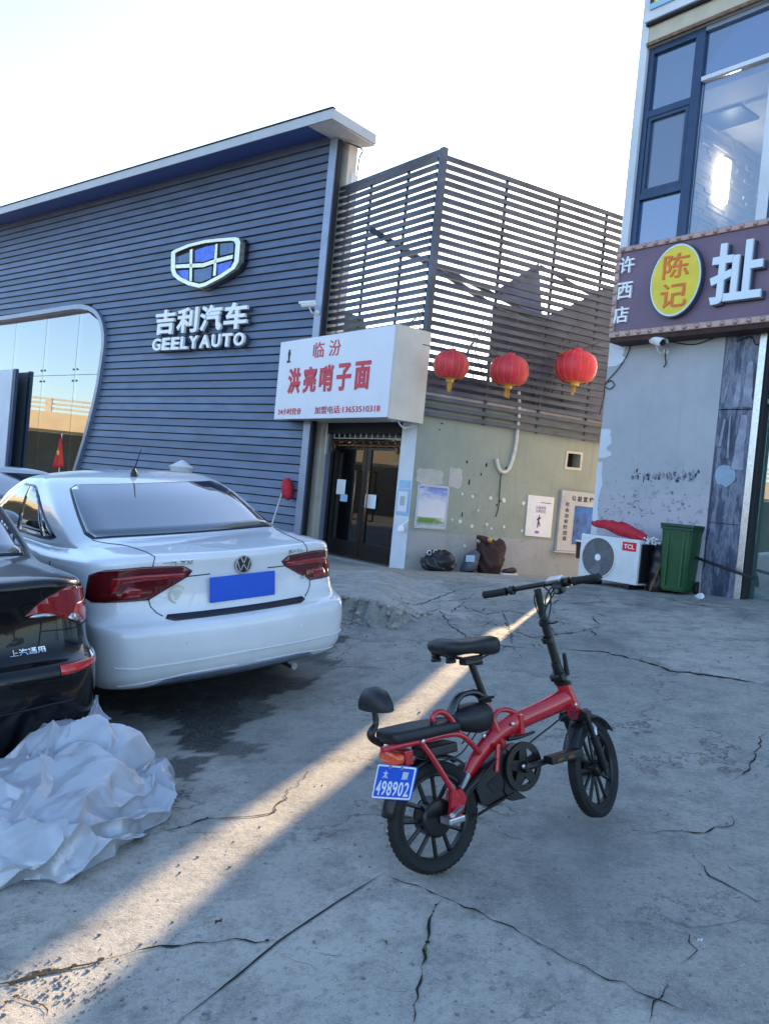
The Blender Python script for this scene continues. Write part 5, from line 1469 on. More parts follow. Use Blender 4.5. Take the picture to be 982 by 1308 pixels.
# ------------------------------------------------------------------ wheelie bin
DB = 0.0
_o = np.array(FD.P(FD.px(837, 751, .50)[0], 0, .50)); _o[2] = g1(_o[0], _o[1])
FN = wall_frame((_o[0], _o[1], 0), -37)
_fd = FD; 
Lb_, Rb_ = 0.0, FN.px(876, 752, 0)[0]
zt_b = FN.px(858, 668)[1]; zbb = g1(_o[0], _o[1])
print('BIN', Lb_, Rb_, zt_b, zbb)
P = FN.P
wb = thing('wheelie_bin', 'green plastic wheelie bin with dark lid against the grey wall', 'bin', P(Rb_ / 2, zbb, -.25))
bm = bmesh.new()
zt2 = zt_b - .05
add_hexa(bm, [P(Lb_ + .03, zbb + .05, -.42), P(Rb_ - .03, zbb + .05, -.42), P(Rb_ - .03, zbb + .05, -.04), P(Lb_ + .03, zbb + .05, -.04), P(Lb_, zt2, -.46), P(Rb_, zt2, -.46), P(Rb_, zt2, 0), P(Lb_, zt2, 0)])
bmesh.ops.bevel(bm, geom=list(bm.edges), offset=.022, segments=3, affect='EDGES')
bm_obj('bin_body', bm, MT['bin_green'], wb, smooth=True, sharp=40)
fbox('bin_rim', FN, Lb_ - .012, Rb_ + .012, zt2 - .03, zt2 + .003, -.47, .012, MT['bin_lid'], wb, bev=.008)
fbox('bin_lid', FN, Lb_ - .018, Rb_ + .02, zt2 + .004, zt2 + .045, -.50, .018, MT['bin_lid'], wb, bev=.014)
tube('lid_handle', [P(Lb_ + .02, zt2 - .02, -.47), P(Lb_ + .02, zt2 - .01, -.53), P(Rb_ - .02, zt2 - .01, -.53), P(Rb_ - .02, zt2 - .02, -.47)], .013, MT['bin_lid'], wb)
tube('axle', [P(Lb_ - .02, zbb + .09, -.42), P(Rb_ + .02, zbb + .09, -.42)], .013, MT['steel'], wb)
for s_ in (Lb_ - .005, Rb_ + .005):
    lathe('bin_wheel', Axes(P(s_, zbb + .09, -.42), FN.n, (0, 0, 1), FN.u), [(0, -.02), (.085, -.02), (.09, -.01), (.09, .01), (.085, .02), (0, .02)], MT['rubber'], wb, seg=20)
for s_ in (.25, .75): fbox('bin_ridge', FN, Rb_ * s_ - .012, Rb_ * s_ + .012, zbb + .12, zt2 - .06, -.03, .004, MT['bin_green'], wb)
Lb_ = FD.px(840, 700, .5)[0]; P = FD.P; DB = .5
# dark clutter between unit and bin: a leaning black sack of tools
sk = thing('black_sack', 'tall black sack slumped between the air conditioner and the bin', 'sack', FD.P(aR + .15, zbb, DB - .2))
bm = bmesh.new()
sc_m = (aR + Lb_) / 2 + .01
rings_ = [(.0, .11), (.1, .13), (.25, .12), (.4, .11), (.52, .09), (.6, .05)]
add_tube(bm, [P(sc_m, zbb + a, DB - .22) for a, r_ in rings_], [r_ for a, r_ in rings_], 14, True, 4)
for v_ in bm.verts: v_.co += Vector((math.sin(v_.co.z * 31) * .012, math.sin(v_.co.z * 23 + v_.co.x * 30) * .012, 0))
bm_obj('sack_body', bm, MT['bag_black'], sk, smooth=True)
tube('sack_stick', [P(sc_m + .05, zbb + .02, DB + .0), P(sc_m + .1, zbb + .35, DB - .1)], .012, MT['skin_rust'], sk)
# stick leaning on the panels, and a white paper cup
sA_ = FD.px(888, 712, .12); sB_ = FD.px(962, 739, .30)
tag(tube('leaning_pole', [FD.P(sA_[0], sA_[1], .12), FD.P(sB_[0], sB_[1], .30)], .018, MT['wire_black'], None), 'thin dark pole lying slantwise across the stained blue panel', 'pole')
a = FD.px(893, 750, .55); zg = g1(*FD.P(a[0], 0, .55)[:2])
sh = thing('crumpled_cup', 'crumpled white paper cup on the ground right of the bin', 'cup', FD.P(a[0], zg, .55))
bm = bmesh.new(); add_lathe(bm, Axes(FD.P(a[0], zg + .03, .55), FD.u, (.0, .4, .9), (.3, -.9, .3)), [(0, -.05), (.028, -.05), (.036, .05), (.03, .05), (.024, -.04), (0, -.04)], 12)
bm_obj('cup_body', bm, MT['paper'], sh, smooth=True)

# ------------------------------------------------------------------ bags at the foot of the green wall
def lump(name, label, cat, c, sx, sy, sz, m_, sd=0, ax=FC, parts=None, knots=0):
    t = thing(name, label, cat, c)
    rr = random.Random(sd)
    bm = bmesh.new(); bmesh.ops.create_icosphere(bm, subdivisions=4, radius=1)
    ph = [rr.uniform(0, 6) for _ in range(8)]
    for v_ in bm.verts:
        x, y, z = v_.co
        k = 1 + .13 * math.sin(4 * x + ph[0]) * math.cos(3 * z + ph[1]) + .08 * math.sin(9 * y + 7 * z + ph[2]) + .05 * math.sin(17 * x + 11 * z + ph[3]) + .03 * math.sin(31 * z + 23 * y + ph[4])
        z = max(z, -.75)
        p = np.array(c) + ax.u * x * k * sx + ax.n * y * k * sy + V3(0, 0, (z + .75) * k * sz)
        v_.co = p
    bm_obj('bag_body', bm, m_, t, smooth=True)
    return t
def fcp(u, v, d): s_, z_ = FC.px(u, v, d); p = FC.P(s_, z_, d); return np.array((p[0], p[1], g1(p[0], p[1])))
c = fcp(559, 726, .35)
t = lump('rubbish_bag', 'black rubbish bag slumped by the green wall near the shop corner', 'bag', c, .27, .2, .17, MT['bag_black'], 1)
for k, (u, v) in enumerate(((548, 706), (556, 705), (565, 706))):
    s_, z_ = FC.px(u, v, .35); p = FC.P(s_, z_, .35)
    tube('handle_loop', [tuple(np.array(p) + FC.u * .035 * math.cos(a) + V3(0, 0, .035 * math.sin(a))) for a in np.linspace(0, 6.0, 12)], .007, MT['paper'], t, seg=6)
c = fcp(597, 728, .3)
t = thing('blue_drum', 'blue plastic drum leaning at the foot of the green wall', 'drum', c)
lathe('drum_body', Axes(c, FC.u, FC.n + V3(0, 0, .3), (0.25 * FC.u + V3(0, 0, 1))), [(0, 0), (.11, 0), (.13, .03), (.13, .14), (.12, .17), (.125, .26), (.08, .31), (.05, .33), (0, .33)], MT['blue_drum'], t, seg=22)
fbox('drum_label', FC, FC.px(597, 715, .45)[0] - .03, FC.px(597, 715, .45)[0] + .13, c[2] + .17, c[2] + .27, .44, .45, MT['paper_blue'], t)
c = fcp(624, 728, .28)
t = lump('heaped_coats', 'dark brown heap of old coats against the green wall', 'heap', c, .24, .2, .30, MT['brown_cloth'], 4)
s_, z_ = FC.px(617, 688, .3)
tube('sleeve', [FC.P(s_ - .12, z_ + .02, .3), FC.P(s_ + .05, z_ - .03, .34), FC.P(s_ + .2, z_ - .18, .32)], [.03, .06, .07], MT['brown_cloth'], t, smooth_n=4)
bm = bmesh.new()
s_, z_ = FC.px(627, 690, .45); add_lathe(bm, Axes(FC.P(s_, z_, .42), FC.u, (0, 0, 1), FC.n), [(0, .02), (.03, .01), (.04, -.01)], 10); bm_obj('rust_lid', bm, MT['lantern_gold'], t)
c = fcp(650, 729, .42)
t = thing('old_shoe', 'dark shoe with pale sole lying by the heap of coats', 'shoe', c)
bm = bmesh.new()
for k, (o_, r_, h_) in enumerate(((-.12, .035, .035), (-.06, .05, .04), (.0, .048, .045), (.06, .045, .075), (.12, .04, .085))): pass
add_tube(bm, [tuple(c + FC.u * o_ + V3(0, 0, .03 + h_ * .5)) for o_, r_, h_ in ((-.13, .02, .02), (-.09, .04, .03), (0, .05, .05), (.08, .05, .08), (.13, .035, .085))], [.02, .042, .05, .05, .03], 12, True, 4)
bm_obj('shoe_upper', bm, MT['black_plastic'], t, smooth=True)
bm = bmesh.new(); add_prism(bm, [(-.15 , 0), (-.13, -.035), (.0, -.05), (.14, -.04), (.15, .04), (0, .05), (-.13, .035)], lambda x, y, d: tuple(c + FC.u * x + FC.n * y + V3(0, 0, d)), .0, .025); bm_obj('sole', bm, MT['paper'], t)

# red cloth on a stick by the showroom wall
c = np.array(FA.P(*FA.px(356, 655, .5)[:1], 0, .5)); a = FA.px(352, 660, .3); b = FA.px(366, 614, .1)
t = thing('red_mop', 'dusty red mop head up against the boarded wall', 'mop', FA.P(a[0], g1(*FA.P(a[0], 0, .3)[:2]), .3))
tube('mop_handle', [FA.P(a[0] - .06, g1(*FA.P(a[0], 0, .3)[:2]), .45), FA.P(*FA.px(364, 618, .1), .1)], .014, MT['conduit'], t)
bm = bmesh.new(); add_tube(bm, [FA.P(*FA.px(u, v, .12), .12) for u, v in ((367, 611), (367, 620), (367, 634), (366, 637))], [.05, .10, .09, .03], 12, True, 4); bm_obj('mop_cloth', bm, MT['red_cloth'], t, smooth=True)
# red flag before the showroom glass
a = FA.px(80, 560, .9); zf = a[1]
fl = thing('red_flag', 'small red flag with a yellow star before the showroom glass', 'flag', FA.P(a[0], .1, .9))
tube('flag_pole', [FA.P(a[0], .15, .9), FA.P(a[0] - .02, zf + .05, .9)], .011, MT['steel'], fl)
lathe('pole_tip', Axes(FA.P(a[0] - .02, zf + .05, .9), (1, 0, 0), (0, 1, 0), (0, 0, 1)), [(.014, 0), (.02, .03), (0, .08)], MT['steel'], fl, seg=10)
fb = bmesh.new()
g_ = []
for i in range(10):
    row = []
    for j in range(9):
        y = i / 9; x = j / 8
        w_ = .05 + .30 * y
        row.append(fb.verts.new(FA.P(a[0] - .02 - w_ * .62 + w_ * x, zf - .02 - .62 * y + .04 * x, .9 + .03 * math.sin(x * 9 + y * 2))))
    g_.append(row)
for i in range(9):
    for j in range(8): fb.faces.new((g_[i][j], g_[i][j + 1], g_[i + 1][j + 1], g_[i + 1][j]))
fo = bm_obj('flag_cloth', fb, MT['flag_red'], fl, smooth=True); sol = fo.modifiers.new('s', 'SOLIDIFY'); sol.thickness = .006
st = []
for k in range(10):
    r_ = .075 if k % 2 == 0 else .03; an = math.pi / 2 + k * math.pi / 5; st.append((a[0] - .045 + r_ * math.cos(an), zf - .30 + r_ * math.sin(an)))
prism('star', st, FA.P, .935, .942, MT['flag_yellow'], fl)

# ------------------------------------------------------------------ across the road, left of the frame: seen only in the glass
br = thing('overpass', 'pale concrete overpass with railing across the road to the left', 'overpass', (-30, 5, 0))
abox('added_dark_wall', Axes((-33.6, 0, 0), (0, 1, 0), (1, 0, 0), (0, 0, 1)), -60, 70, -1, 0, -1, 3.18, MT['interior_dark'], br)  # unseen wall added to darken the reflection below the deck
AXB = Axes((-30, 0, 0), (0, 1, 0), (1, 0, 0), (0, 0, 1))
abox('deck_beam', AXB, -60, 70, -4, 0, 3.2, 4.05, MT['bridge_cream'], br)
for k in range(4): abox('pier', AXB, -40 + k * 25, -38.4 + k * 25, -3, -1, -1, 3.19, MT['bridge_cream'], br)
for z_ in (4.2, 4.42, 4.64): abox('rail', AXB, -60, 70, -.3, -.15, z_, z_ + .09, MT['bridge_rail'], br)
for k in range(44): abox('baluster', AXB, -60 + k * 3, -59.7 + k * 3, -.32, -.12, 4.05, 4.72, MT['bridge_rail'], br)

# trees added behind the viewer against sky fill: seen only in glass and paint
for k, (x_, y_, h_) in enumerate(((-15, -22, 7.5), (-5, -26, 8.5), (4, -23, 7), (12, -27, 8), (21, -22, 7))):
    tr = thing('added_tree', ['tall dark tree added unseen at the left', 'tallest of the added dark trees across the road behind the viewer', 'rounded added dark tree straight behind the viewer', 'broad added dark tree behind the viewer to the right', 'added dark tree far to the right behind the viewer'][k], 'tree', (x_, y_, -.2), 'unseen trees added across the road behind the viewer')
    tube('trunk', [(x_, y_, -.4), (x_ + .1, y_, h_ * .3), (x_ - .05, y_ + .1, h_ * .6)], [.22, .16, .08], MT['bark'], tr)
    bm = bmesh.new(); rr = random.Random(k)
    for i in range(420):
        a, b = rr.uniform(0, 6.28), math.acos(rr.uniform(-1, 1)); r_ = rr.uniform(.55, 1) ** .5
        c = Vector((x_ + 2.6 * r_ * math.sin(b) * math.cos(a), y_ + 2.2 * r_ * math.sin(b) * math.sin(a), h_ * .62 + h_ * .36 * r_ * math.cos(b)))
        M_ = Matrix.Translation(c) @ Matrix.Rotation(rr.uniform(0, 6), 4, 'Z') @ Matrix.Rotation(rr.uniform(-1, 1), 4, 'X')
        vs = [bm.verts.new(M_ @ Vector(q)) for q in ((-.35, -.2, 0), (.1, -.3, .1), (.38, .05, 0), (.05, .3, -.1), (-.3, .2, .05))]
        bm.faces.new(vs)
    bm_obj('crown', bm, MT['foliage'], tr)
# ================================================================== cars
def car_axes(O, yaw, pitch, roll):
    ca, sa, cb, sb, cc, sc = math.cos(yaw), math.sin(yaw), math.cos(pitch), math.sin(pitch), math.cos(roll), math.sin(roll)
    Rz = np.array([[ca, -sa, 0], [sa, ca, 0], [0, 0, 1]]); Rx = np.array([[1, 0, 0], [0, cb, -sb], [0, sb, cb]]); Ry = np.array([[cc, 0, sc], [0, 1, 0], [-sc, 0, cc]])
    M_ = Rz @ Rx @ Ry
    return Axes(O, M_[:, 0], M_[:, 1], M_[:, 2])
#        z_rear z_side z_front  hw   y_rear y_front  rc   bow
ROWS = [(.235, .19, .19, .78, .16, 4.46, .22, .05),
        (.27, .21, .21, .835, .09, 4.52, .22, .05),
        (.34, .27, .30, .875, .035, 4.56, .23, .055),
        (.44, .40, .42, .888, .005, 4.58, .24, .06),
        (.54, .52, .54, .893, .0, 4.58, .24, .06),
        (.605, .60, .60, .893, .006, 4.56, .24, .06),
        (.635, .64, .63, .892, .028, 4.55, .24, .06),
        (.655, .665, .66, .890, .075, 4.54, .24, .065),
        (.70, .70, .69, .888, .105, 4.53, .25, .075),
        (.82, .78, .74, .886, .118, 4.49, .26, .085),
        (.94, .88, .79, .876, .112, 4.42, .27, .09),
        (1.005, .925, .83, .865, .10, 4.30, .27, .09),
        (1.035, .95, .86, .850, .112, 4.15, .27, .09),
        (1.048, .965, .90, .825, .16, 3.95, .27, .09),
        (1.070, .985, .97, .775, .42, 3.65, .26, .07),
        (1.085, 1.00, 1.01, .775, .70, 3.42, .24, .05),
        (1.20, 1.14, 1.14, .755, .97, 3.15, .24, .05),
        (1.31, 1.28, 1.28, .715, 1.22, 2.90, .22, .05),
        (1.395, 1.375, 1.38, .665, 1.46, 2.68, .22, .05),
        (1.430, 1.42, 1.42, .60, 1.60, 2.56, .22, .05),
        (1.455, 1.45, 1.45, .40, 1.78, 2.42, .20, .03),
        (1.462, 1.462, 1.462, .03, 2.05, 2.15, .01, .0)]
def smooth01(t): t = min(1, max(0, t)); return t * t * (3 - 2 * t)
class Body:
    def __init__(self, ax, rows, zscale=1.0, wscale=1.0):
        self.ax = ax; self.R = [np.array((r[0] * zscale, r[1] * zscale, r[2] * zscale, r[3] * wscale) + r[4:]) for r in rows]; self.n = len(rows)
    def row(self, k):
        k = min(self.n - 1.0001, max(0, k)); i = int(k); t = k - i
        g = lambda j: self.R[min(self.n - 1, max(0, j))]
        a, b, c, d = g(i - 1), g(i), g(i + 1), g(i + 2)
        q = 0.5 * ((2 * b) + (-a + c) * t + (2 * a - 5 * b + 4 * c - d) * t * t + (-a + 3 * b - 3 * c + d) * t ** 3)
        return q * .6 + (b + (c - b) * t) * .4
    def loc(self, a, k):
        r = self.row(k); zr, zs, zf, hw, yr, yf, rc, bw = r
        s = -1 if a < 0 else 1; a = abs(a); x1 = hw - rc; rf = rc * 1.5
        x1f = hw - rf
        ys, ye = yr + bw + rc, yf - rf - .12
        if a <= 1: x = a * x1; y = yr + bw * a * a
        elif a <= 2: t = (a - 1) * math.pi / 2; x = x1 + rc * math.sin(t); y = yr + bw + rc * (1 - math.cos(t))
        elif a <= 6: t = (a - 2) / 4; x = hw + .012 * math.sin(math.pi * t); y = ys + (ye - ys) * t
        elif a <= 7: t = (a - 6) * math.pi / 2; x = x1f + rf * math.cos(t); y = ye + rf * math.sin(t)
        else: t = 8 - a; x = t * x1f; y = ye + rf + .12 * (1 - t * t)
        wr = 1 - smooth01((a - 1.0) / 2.2); wf = smooth01((a - 4.6) / 2)
        z = zs + (zr - zs) * wr + (zf - zs) * wf
        return np.array((s * x, y, z))
    def pt(self, a, k, off=0.0):
        p = self.loc(a, k)
        if off:
            e = 1e-3
            da = self.loc(a + e, k) - self.loc(a - e, k); dk = self.loc(a, k + e) - self.loc(a, k - e)
            nn = np.cross(da, dk); nn /= (np.linalg.norm(nn) + 1e-12)
            if a > 7.9 or abs(a) < .001: pass
            # outward: away from the car's middle line
            c = np.array((0, 2.2, .7)); 
            if np.dot(nn, p - c) < 0: nn = -nn
            p = p + nn * off
        return self.ax(*p)
    def kz(self, a, z, lo=0.0, hi=12.0):
        for _ in range(30):
            m_ = (lo + hi) / 2
            if self.loc(a, m_)[2] < z: lo = m_
            else: hi = m_
        return lo
def body_mesh(B, name, m_, parent):
    aa = np.concatenate([np.linspace(0, 1, 9)[:-1], np.linspace(1, 2, 9)[:-1], np.linspace(2, 6, 17)[:-1], np.linspace(6, 7, 8)[:-1], np.linspace(7, 8, 6)])
    aa = np.concatenate([-aa[::-1][:-1], aa])
    kk = np.arange(0, B.n - 1 + 1e-6, 1 / 3)
    bm = bmesh.new(); rings = []
    for k in kk: rings.append([bm.verts.new(B.ax(*B.loc(a, k))) for a in aa])
    n_ = len(aa)
    for i in range(len(kk) - 1):
        for j in range(n_ - 1): bm.faces.new((rings[i][j], rings[i][j + 1], rings[i + 1][j + 1], rings[i + 1][j]))
    bmesh.ops.remove_doubles(bm, verts=bm.verts[:], dist=1e-5)
    bm.faces.new([v for v in rings[-1] if v.is_valid][::1]) if False else None
    return bm_obj(name, bm, m_, parent, smooth=True, sharp=32)
def patch(B, name, poly, m_, parent, off=.004, zmode=True, th=.006, step=.12, label=None, smooth=True):
    """a sheet that follows the bodywork; poly = [(a, z or ring)]"""
    if zmode: poly = [(a, B.kz(a, z)) for a, z in poly]
    bm = bmesh.new()
    vs = [bm.verts.new((a, k, 0)) for a, k in poly]
    bm.faces.new(vs)
    a0, a1 = min(p[0] for p in poly), max(p[0] for p in poly); k0, k1 = min(p[1] for p in poly), max(p[1] for p in poly)
    for i in range(1, int((a1 - a0) / step) + 1):
        bmesh.ops.bisect_plane(bm, geom=bm.verts[:] + bm.edges[:] + bm.faces[:], plane_co=(a0 + i * step, 0, 0), plane_no=(1, 0, 0))
    for i in range(1, int((k1 - k0) / .34) + 1):
        bmesh.ops.bisect_plane(bm, geom=bm.verts[:] + bm.edges[:] + bm.faces[:], plane_co=(0, k0 + i * .34, 0), plane_no=(0, 1, 0))
    bmesh.ops.triangulate(bm, faces=[f for f in bm.faces if len(f.verts) > 4])
    for v in bm.verts: v.co = B.pt(v.co.x, v.co.y, off)
    c = np.array(B.ax(0, 2.2, .6))
    bmesh.ops.recalc_face_normals(bm, faces=bm.faces)
    f0 = bm.faces[:][0]; f0.normal_update()
    if np.dot(np.array(f0.normal), np.array(f0.calc_center_median()) - c) < 0: bmesh.ops.reverse_faces(bm, faces=bm.faces[:])
    o = bm_obj(name, bm, m_, parent, smooth=smooth, sharp=40, label=label, recalc=False)
    s = o.modifiers.new('thickness', 'SOLIDIFY'); s.thickness = th; s.offset = -1
    return o
def seam(B, name, pts, parent, r=.0035, m_='dark_gap', zmode=True, off=.001):
    P_ = [(a, B.kz(a, z) if zmode else z) for a, z in pts]
    L_ = []
    for (a, k), (b, l) in zip(P_[:-1], P_[1:]):
        n_ = max(2, int(abs(b - a) / .12) + int(abs(l - k) / .5) + 1)
        L_ += [(a + (b - a) * i / n_, k + (l - k) * i / n_) for i in range(n_)]
    L_.append(P_[-1])
    return tube(name, [B.pt(a, k, off) for a, k in L_], r, MT[m_], parent, seg=5)
def sym(poly): return [(-a, z) for a, z in poly]
def wheel(ax, name, parent, R, W, out, m_rim='steel'):
    """local z is the axle"""
    t = lathe(name, ax, [(R * .66, -W / 2), (R * .9, -W / 2), (R * .985, -W * .36), (R, -W * .2), (R, W * .2), (R * .985, W * .36), (R * .9, W / 2), (R * .66, W / 2), (R * .62, W * .3), (R * .62, -W * .3), (R * .66, -W / 2)], MT['rubber'], parent, seg=36)
    lathe('rim', ax, [(R * .64, out * W * .45), (R * .60, out * W * .42), (R * .58, out * W * .05), (R * .2, out * W * .05)], MT[m_rim], t, seg=30)
    for k in range(5):
        a = 2 * math.pi * k / 5
        c, s = math.cos(a), math.sin(a)
        sp = Axes(ax.O, ax.X * c + ax.Y * s, -ax.X * s + ax.Y * c, ax.Z)
        z0, z1 = sorted((out * W * .30, out * W * .42))
        abox('spoke', sp, R * .08, R * .62, -R * .07, R * .07, z0, z1, MT[m_rim], t, bev=.004)
    lathe('hub', ax, [(R * .16, out * W * .3), (R * .15, out * W * .45), (0, out * W * .46)], MT[m_rim], t, seg=18)
    return t
def make_car(name, label, ax, paint, cat='car', zs=1.0, ws=1.0, group=None, low=0.0):
    t = thing(name, label, cat, ax(0, 2.3, 0), group)
    B = Body(ax, ROWS, zs, ws)
    for i_, k_ in enumerate((1, 1, .8, .4)): B.R[i_][0] -= low * k_; B.R[i_][1] -= low * k_
    body_mesh(B, 'body', MT[paint], t)
    abox('underbody', ax, -.62, .62, .5, 4.3, .17, .45, MT['underbody'], t)
    for y in (1.0, 3.68):
        for s in (-1, 1):
            n_ = 22
            prism('arch_liner', [(y + .345 * math.cos(math.pi * i / n_ * 1.1 - .15), .31 + .345 * math.sin(math.pi * i / n_ * 1.1 - .15)) for i in range(n_ + 1)], lambda a, b, d: ax(d, a, b), s * .74, s * .9 * ws, MT['underbody'], t)
            wax = Axes(ax(s * .80, y, .305), ax.Y, ax.Z, ax.X)
            wheel(wax, 'wheel', t, .315, .205, s)
    # glass, set flush in black surrounds
    def smoothpoly(p): return p
    patch(B, 'rear_window_surround', [(-1.42, 15.05), (1.42, 15.05), (1.50, 15.3), (1.40, 17.6), (1.25, 17.92), (-1.25, 17.92), (-1.40, 17.6), (-1.50, 15.3)], MT['car_trim'], t, .003, False, .004)
    rw = patch(B, 'rear_window', [(-1.36, 15.12), (1.36, 15.12), (1.44, 15.35), (1.35, 17.6), (1.2, 17.86), (-1.2, 17.86), (-1.35, 17.6), (-1.44, 15.35)], MT['car_glass'], t, .007, False, .003)
    patch(B, 'windscreen', [(8, 15.2)] + [(6.7, 15.2), (6.8, 17.8), (8, 17.8)], MT['car_glass'], t, .006, False, .003)
    patch(B, 'windscreen', sym([(8, 15.2), (6.7, 15.2), (6.8, 17.8), (8, 17.8)]), MT['car_glass'], t, .006, False, .003)
    for s in (1, -1):
        q = (lambda P_: P_) if s > 0 else sym
        patch(B, 'side_window_surround', q([(2.35, 15.25), (2.5, 15.9), (2.95, 17.2), (3.3, 17.75), (3.7, 17.9), (5.3, 17.9), (6.3, 15.2), (2.6, 15.15)]), MT['car_trim'], t, .003, False, .004)
        patch(B, 'quarter_glass', q([(2.47, 15.35), (2.6, 15.95), (2.86, 16.7), (2.86, 15.3)]), MT['car_glass'], t, .007, False, .003)
        patch(B, 'side_glass', q([(2.93, 15.3), (2.93, 16.9), (3.3, 17.55), (3.7, 17.7), (4.05, 17.7), (4.05, 15.3)]), MT['car_glass'], t, .007, False, .003)
        patch(B, 'side_glass', q([(4.17, 15.3), (4.17, 17.7), (5.2, 17.7), (6.1, 15.35)]), MT['car_glass'], t, .007, False, .003)
        seam(B, 'door_seam', q([(4.1, .25), (4.1, .93)]), t)
        seam(B, 'door_seam', q([(2.75, .45), (2.6, .7), (2.7, .93)]), t)
        seam(B, 'door_seam', q([(5.9, .25), (5.9, .9)]), t)
        for a_ in (3.1, 4.9):
            k_ = B.kz(a_, .80); p = [B.pt(s * (a_ + d), k_, o_) for d, o_ in ((0, .0), (.03, .03), (.22, .03), (.25, .0))]
            tube('door_handle', p, .011, MT[paint], t)
        # front lamps (out of the picture, still there)
        patch(B, 'headlight', q([(6.35, .62), (6.35, .74), (7.2, .70), (7.35, .60)]), MT['steel'], t)
        m_ = np.array(B.pt(s * 5.75, 15.6, .06))
        mir = Axes(m_, ax.X, ax.Y, ax.Z)
        mm = lathe('door_mirror', Axes(m_ + ax.X * s * .06 , ax.X * 1.3, ax.Z * .8, ax.Y), [(0, -.05), (.06, -.04), (.085, 0), (.075, .05), (.03, .08), (0, .085)], MT[paint], t, seg=16)
    return t, B

def rear_text(B, s, a0, a1, z0, z1, m_, parent, off=.004, bold=.0, depth=.006, skew=0):
    ka, kb = B.kz((a0 + a1) / 2, z0), B.kz((a0 + a1) / 2, z1)
    f = lambda x, z, d: B.pt(x, ka + (kb - ka) * z, d)
    return text_obj('badge_letters', s, (a0, a1, 0, 1), (off, off + depth), f, MT[m_], parent, bold=bold, skew=skew)

# ---- white saloon
AXW = car_axes((-.731, 5.30, .125), rad(40.2), rad(.5), rad(-6.3))
wc, BW = make_car('parked_car', 'white saloon car with dark red tail lamps and a plain blue number plate', AXW, 'paint_white', group='cars parked along the showroom')
for s in (1, -1):
    q = (lambda P_: P_) if s > 0 else sym
    lamp = patch(BW, 'tail_lamp', q([(.57, .905), (.53, .94), (.63, .975), (1.0, .982), (1.55, .968), (1.80, .93), (1.86, .79), (1.72, .772), (.93, .777)]), MT['lamp_dark'] if 'lamp_dark' in MT else MT['lamp_red'], t if False else wc, .006, True, .008)
    patch(BW, 'lamp_segment', q([(.62, .905), (.60, .93), (1.12, .93), (1.42, .915), (1.46, .83), (1.36, .83), (1.30, .885)]), MT['lamp_mid'], lamp, .0085, True, .003)
    patch(BW, 'lamp_segment', q([(.98, .80), (1.0, .845), (1.20, .865), (1.26, .83), (1.28, .80)]), MT['lamp_mid'], lamp, .0085, True, .003)
    seam(BW, 'lid_seam', q([(.93, .985), (.915, .90), (.93, .79), (.91, .74), (.80, .68)]), wc, .0035)
    seam(BW, 'lid_seam', q([(.93, 10.6), (.93, 12), (1.0, 13.2), (1.2, 14.2), (1.42, 15.0)]), wc, .0028, zmode=False)
    seam(BW, 'bumper_seam', q([(.93, .788), (1.3, .785), (1.9, .79), (2.35, .80)]), wc, .003)
    seam(BW, 'bumper_crease', q([(.0, .415), (.7, .405), (1.2, .40), (1.5, .41)]), wc, .006, 'paint_white', off=.002)
    seam(BW, 'bumper_lip', q([(.1, .33), (.6, .325), (1.0, .30), (1.5, .285)]), wc, .004, 'paint_white', off=.002)
    lathe('parking_sensor', Axes(BW.pt(s * .62, BW.kz(.62, .52), .001), AXW.X, AXW.Z, -AXW.Y), [(.016, 0), (.0165, .0035), (.0125, .0035), (.012, .001), (0, .001)], MT['paint_white'], wc, seg=18)
patch(BW, 'bumper_strip', [(-.78, .665), (-.70, .650), (.70, .650), (.78, .665), (.76, .685), (-.76, .685)], MT['car_trim'], wc, .006)
patch(BW, 'diffuser', [(-.98, .262), (-.80, .315), (.80, .315), (.98, .262)], MT['trim_grey'], wc, .004)
# number plate, plain blue
kp = BW.kz(0, .81)
pc = np.array(BW.pt(.02, kp, .012))
PA = Axes(pc, AXW.X, AXW.Z, -AXW.Y)
abox('number_plate', PA, -.235, .235, -.08, .08, 0, .012, MT['plate_blue'], wc, bev=.004)
seam(BW, 'lid_lower_line', [(-.93, .79), (-.80, .87), (-.60, .905), (-.34, .91)], wc, .0035)
seam(BW, 'lid_lower_line', [(.34, .91), (.60, .905), (.80, .87), (.93, .79)], wc, .0035)
# round badge with two stacked bar letters
bz = BW.kz(0, .955); bc = np.array(BW.pt(.02, bz, .006)); BA = Axes(bc, AXW.X, AXW.Z, -AXW.Y)
rbadge = .058
lathe('badge', BA, [(0, 0), (rbadge, 0), (rbadge, .006), (0, .008)], MT['car_trim'], wc, seg=32)
bm = bmesh.new(); cr = lambda r_, n_=36: [(r_ * math.cos(2 * math.pi * i / n_), r_ * math.sin(2 * math.pi * i / n_)) for i in range(n_)]
add_ring_prism(bm, cr(rbadge), cr(rbadge * .88), BA, .006, .014)
def bar2(bm, x0, y0, x1, y1, w_=.0085):
    d = np.array((x1 - x0, y1 - y0)); d /= np.linalg.norm(d); n_ = np.array((-d[1], d[0])) * w_ / 2
    add_prism(bm, [(x0 - n_[0], y0 - n_[1]), (x1 - n_[0], y1 - n_[1]), (x1 + n_[0], y1 + n_[1]), (x0 + n_[0], y0 + n_[1])], BA, .0085, .0135)
for a_ in (1, -1):
    bar2(bm, a_ * .020, .048, a_ * .001, .008); bar2(bm, a_ * .046, .026, a_ * .024, -.040); bar2(bm, a_ * .024, -.040, a_ * .0, .001)
bm_obj('badge_ring', bm, MT['chrome'], wc)
rear_text(BW, '一汽-大众', -.84, -.54, .983, 1.012, 'chrome', wc)
rear_text(BW, 'JETTA', .62, .86, .985, 1.010, 'chrome', wc, bold=.02)
rear_text(BW, '1.5L', .78, .87, .80, .82, 'chrome', wc, bold=.02)
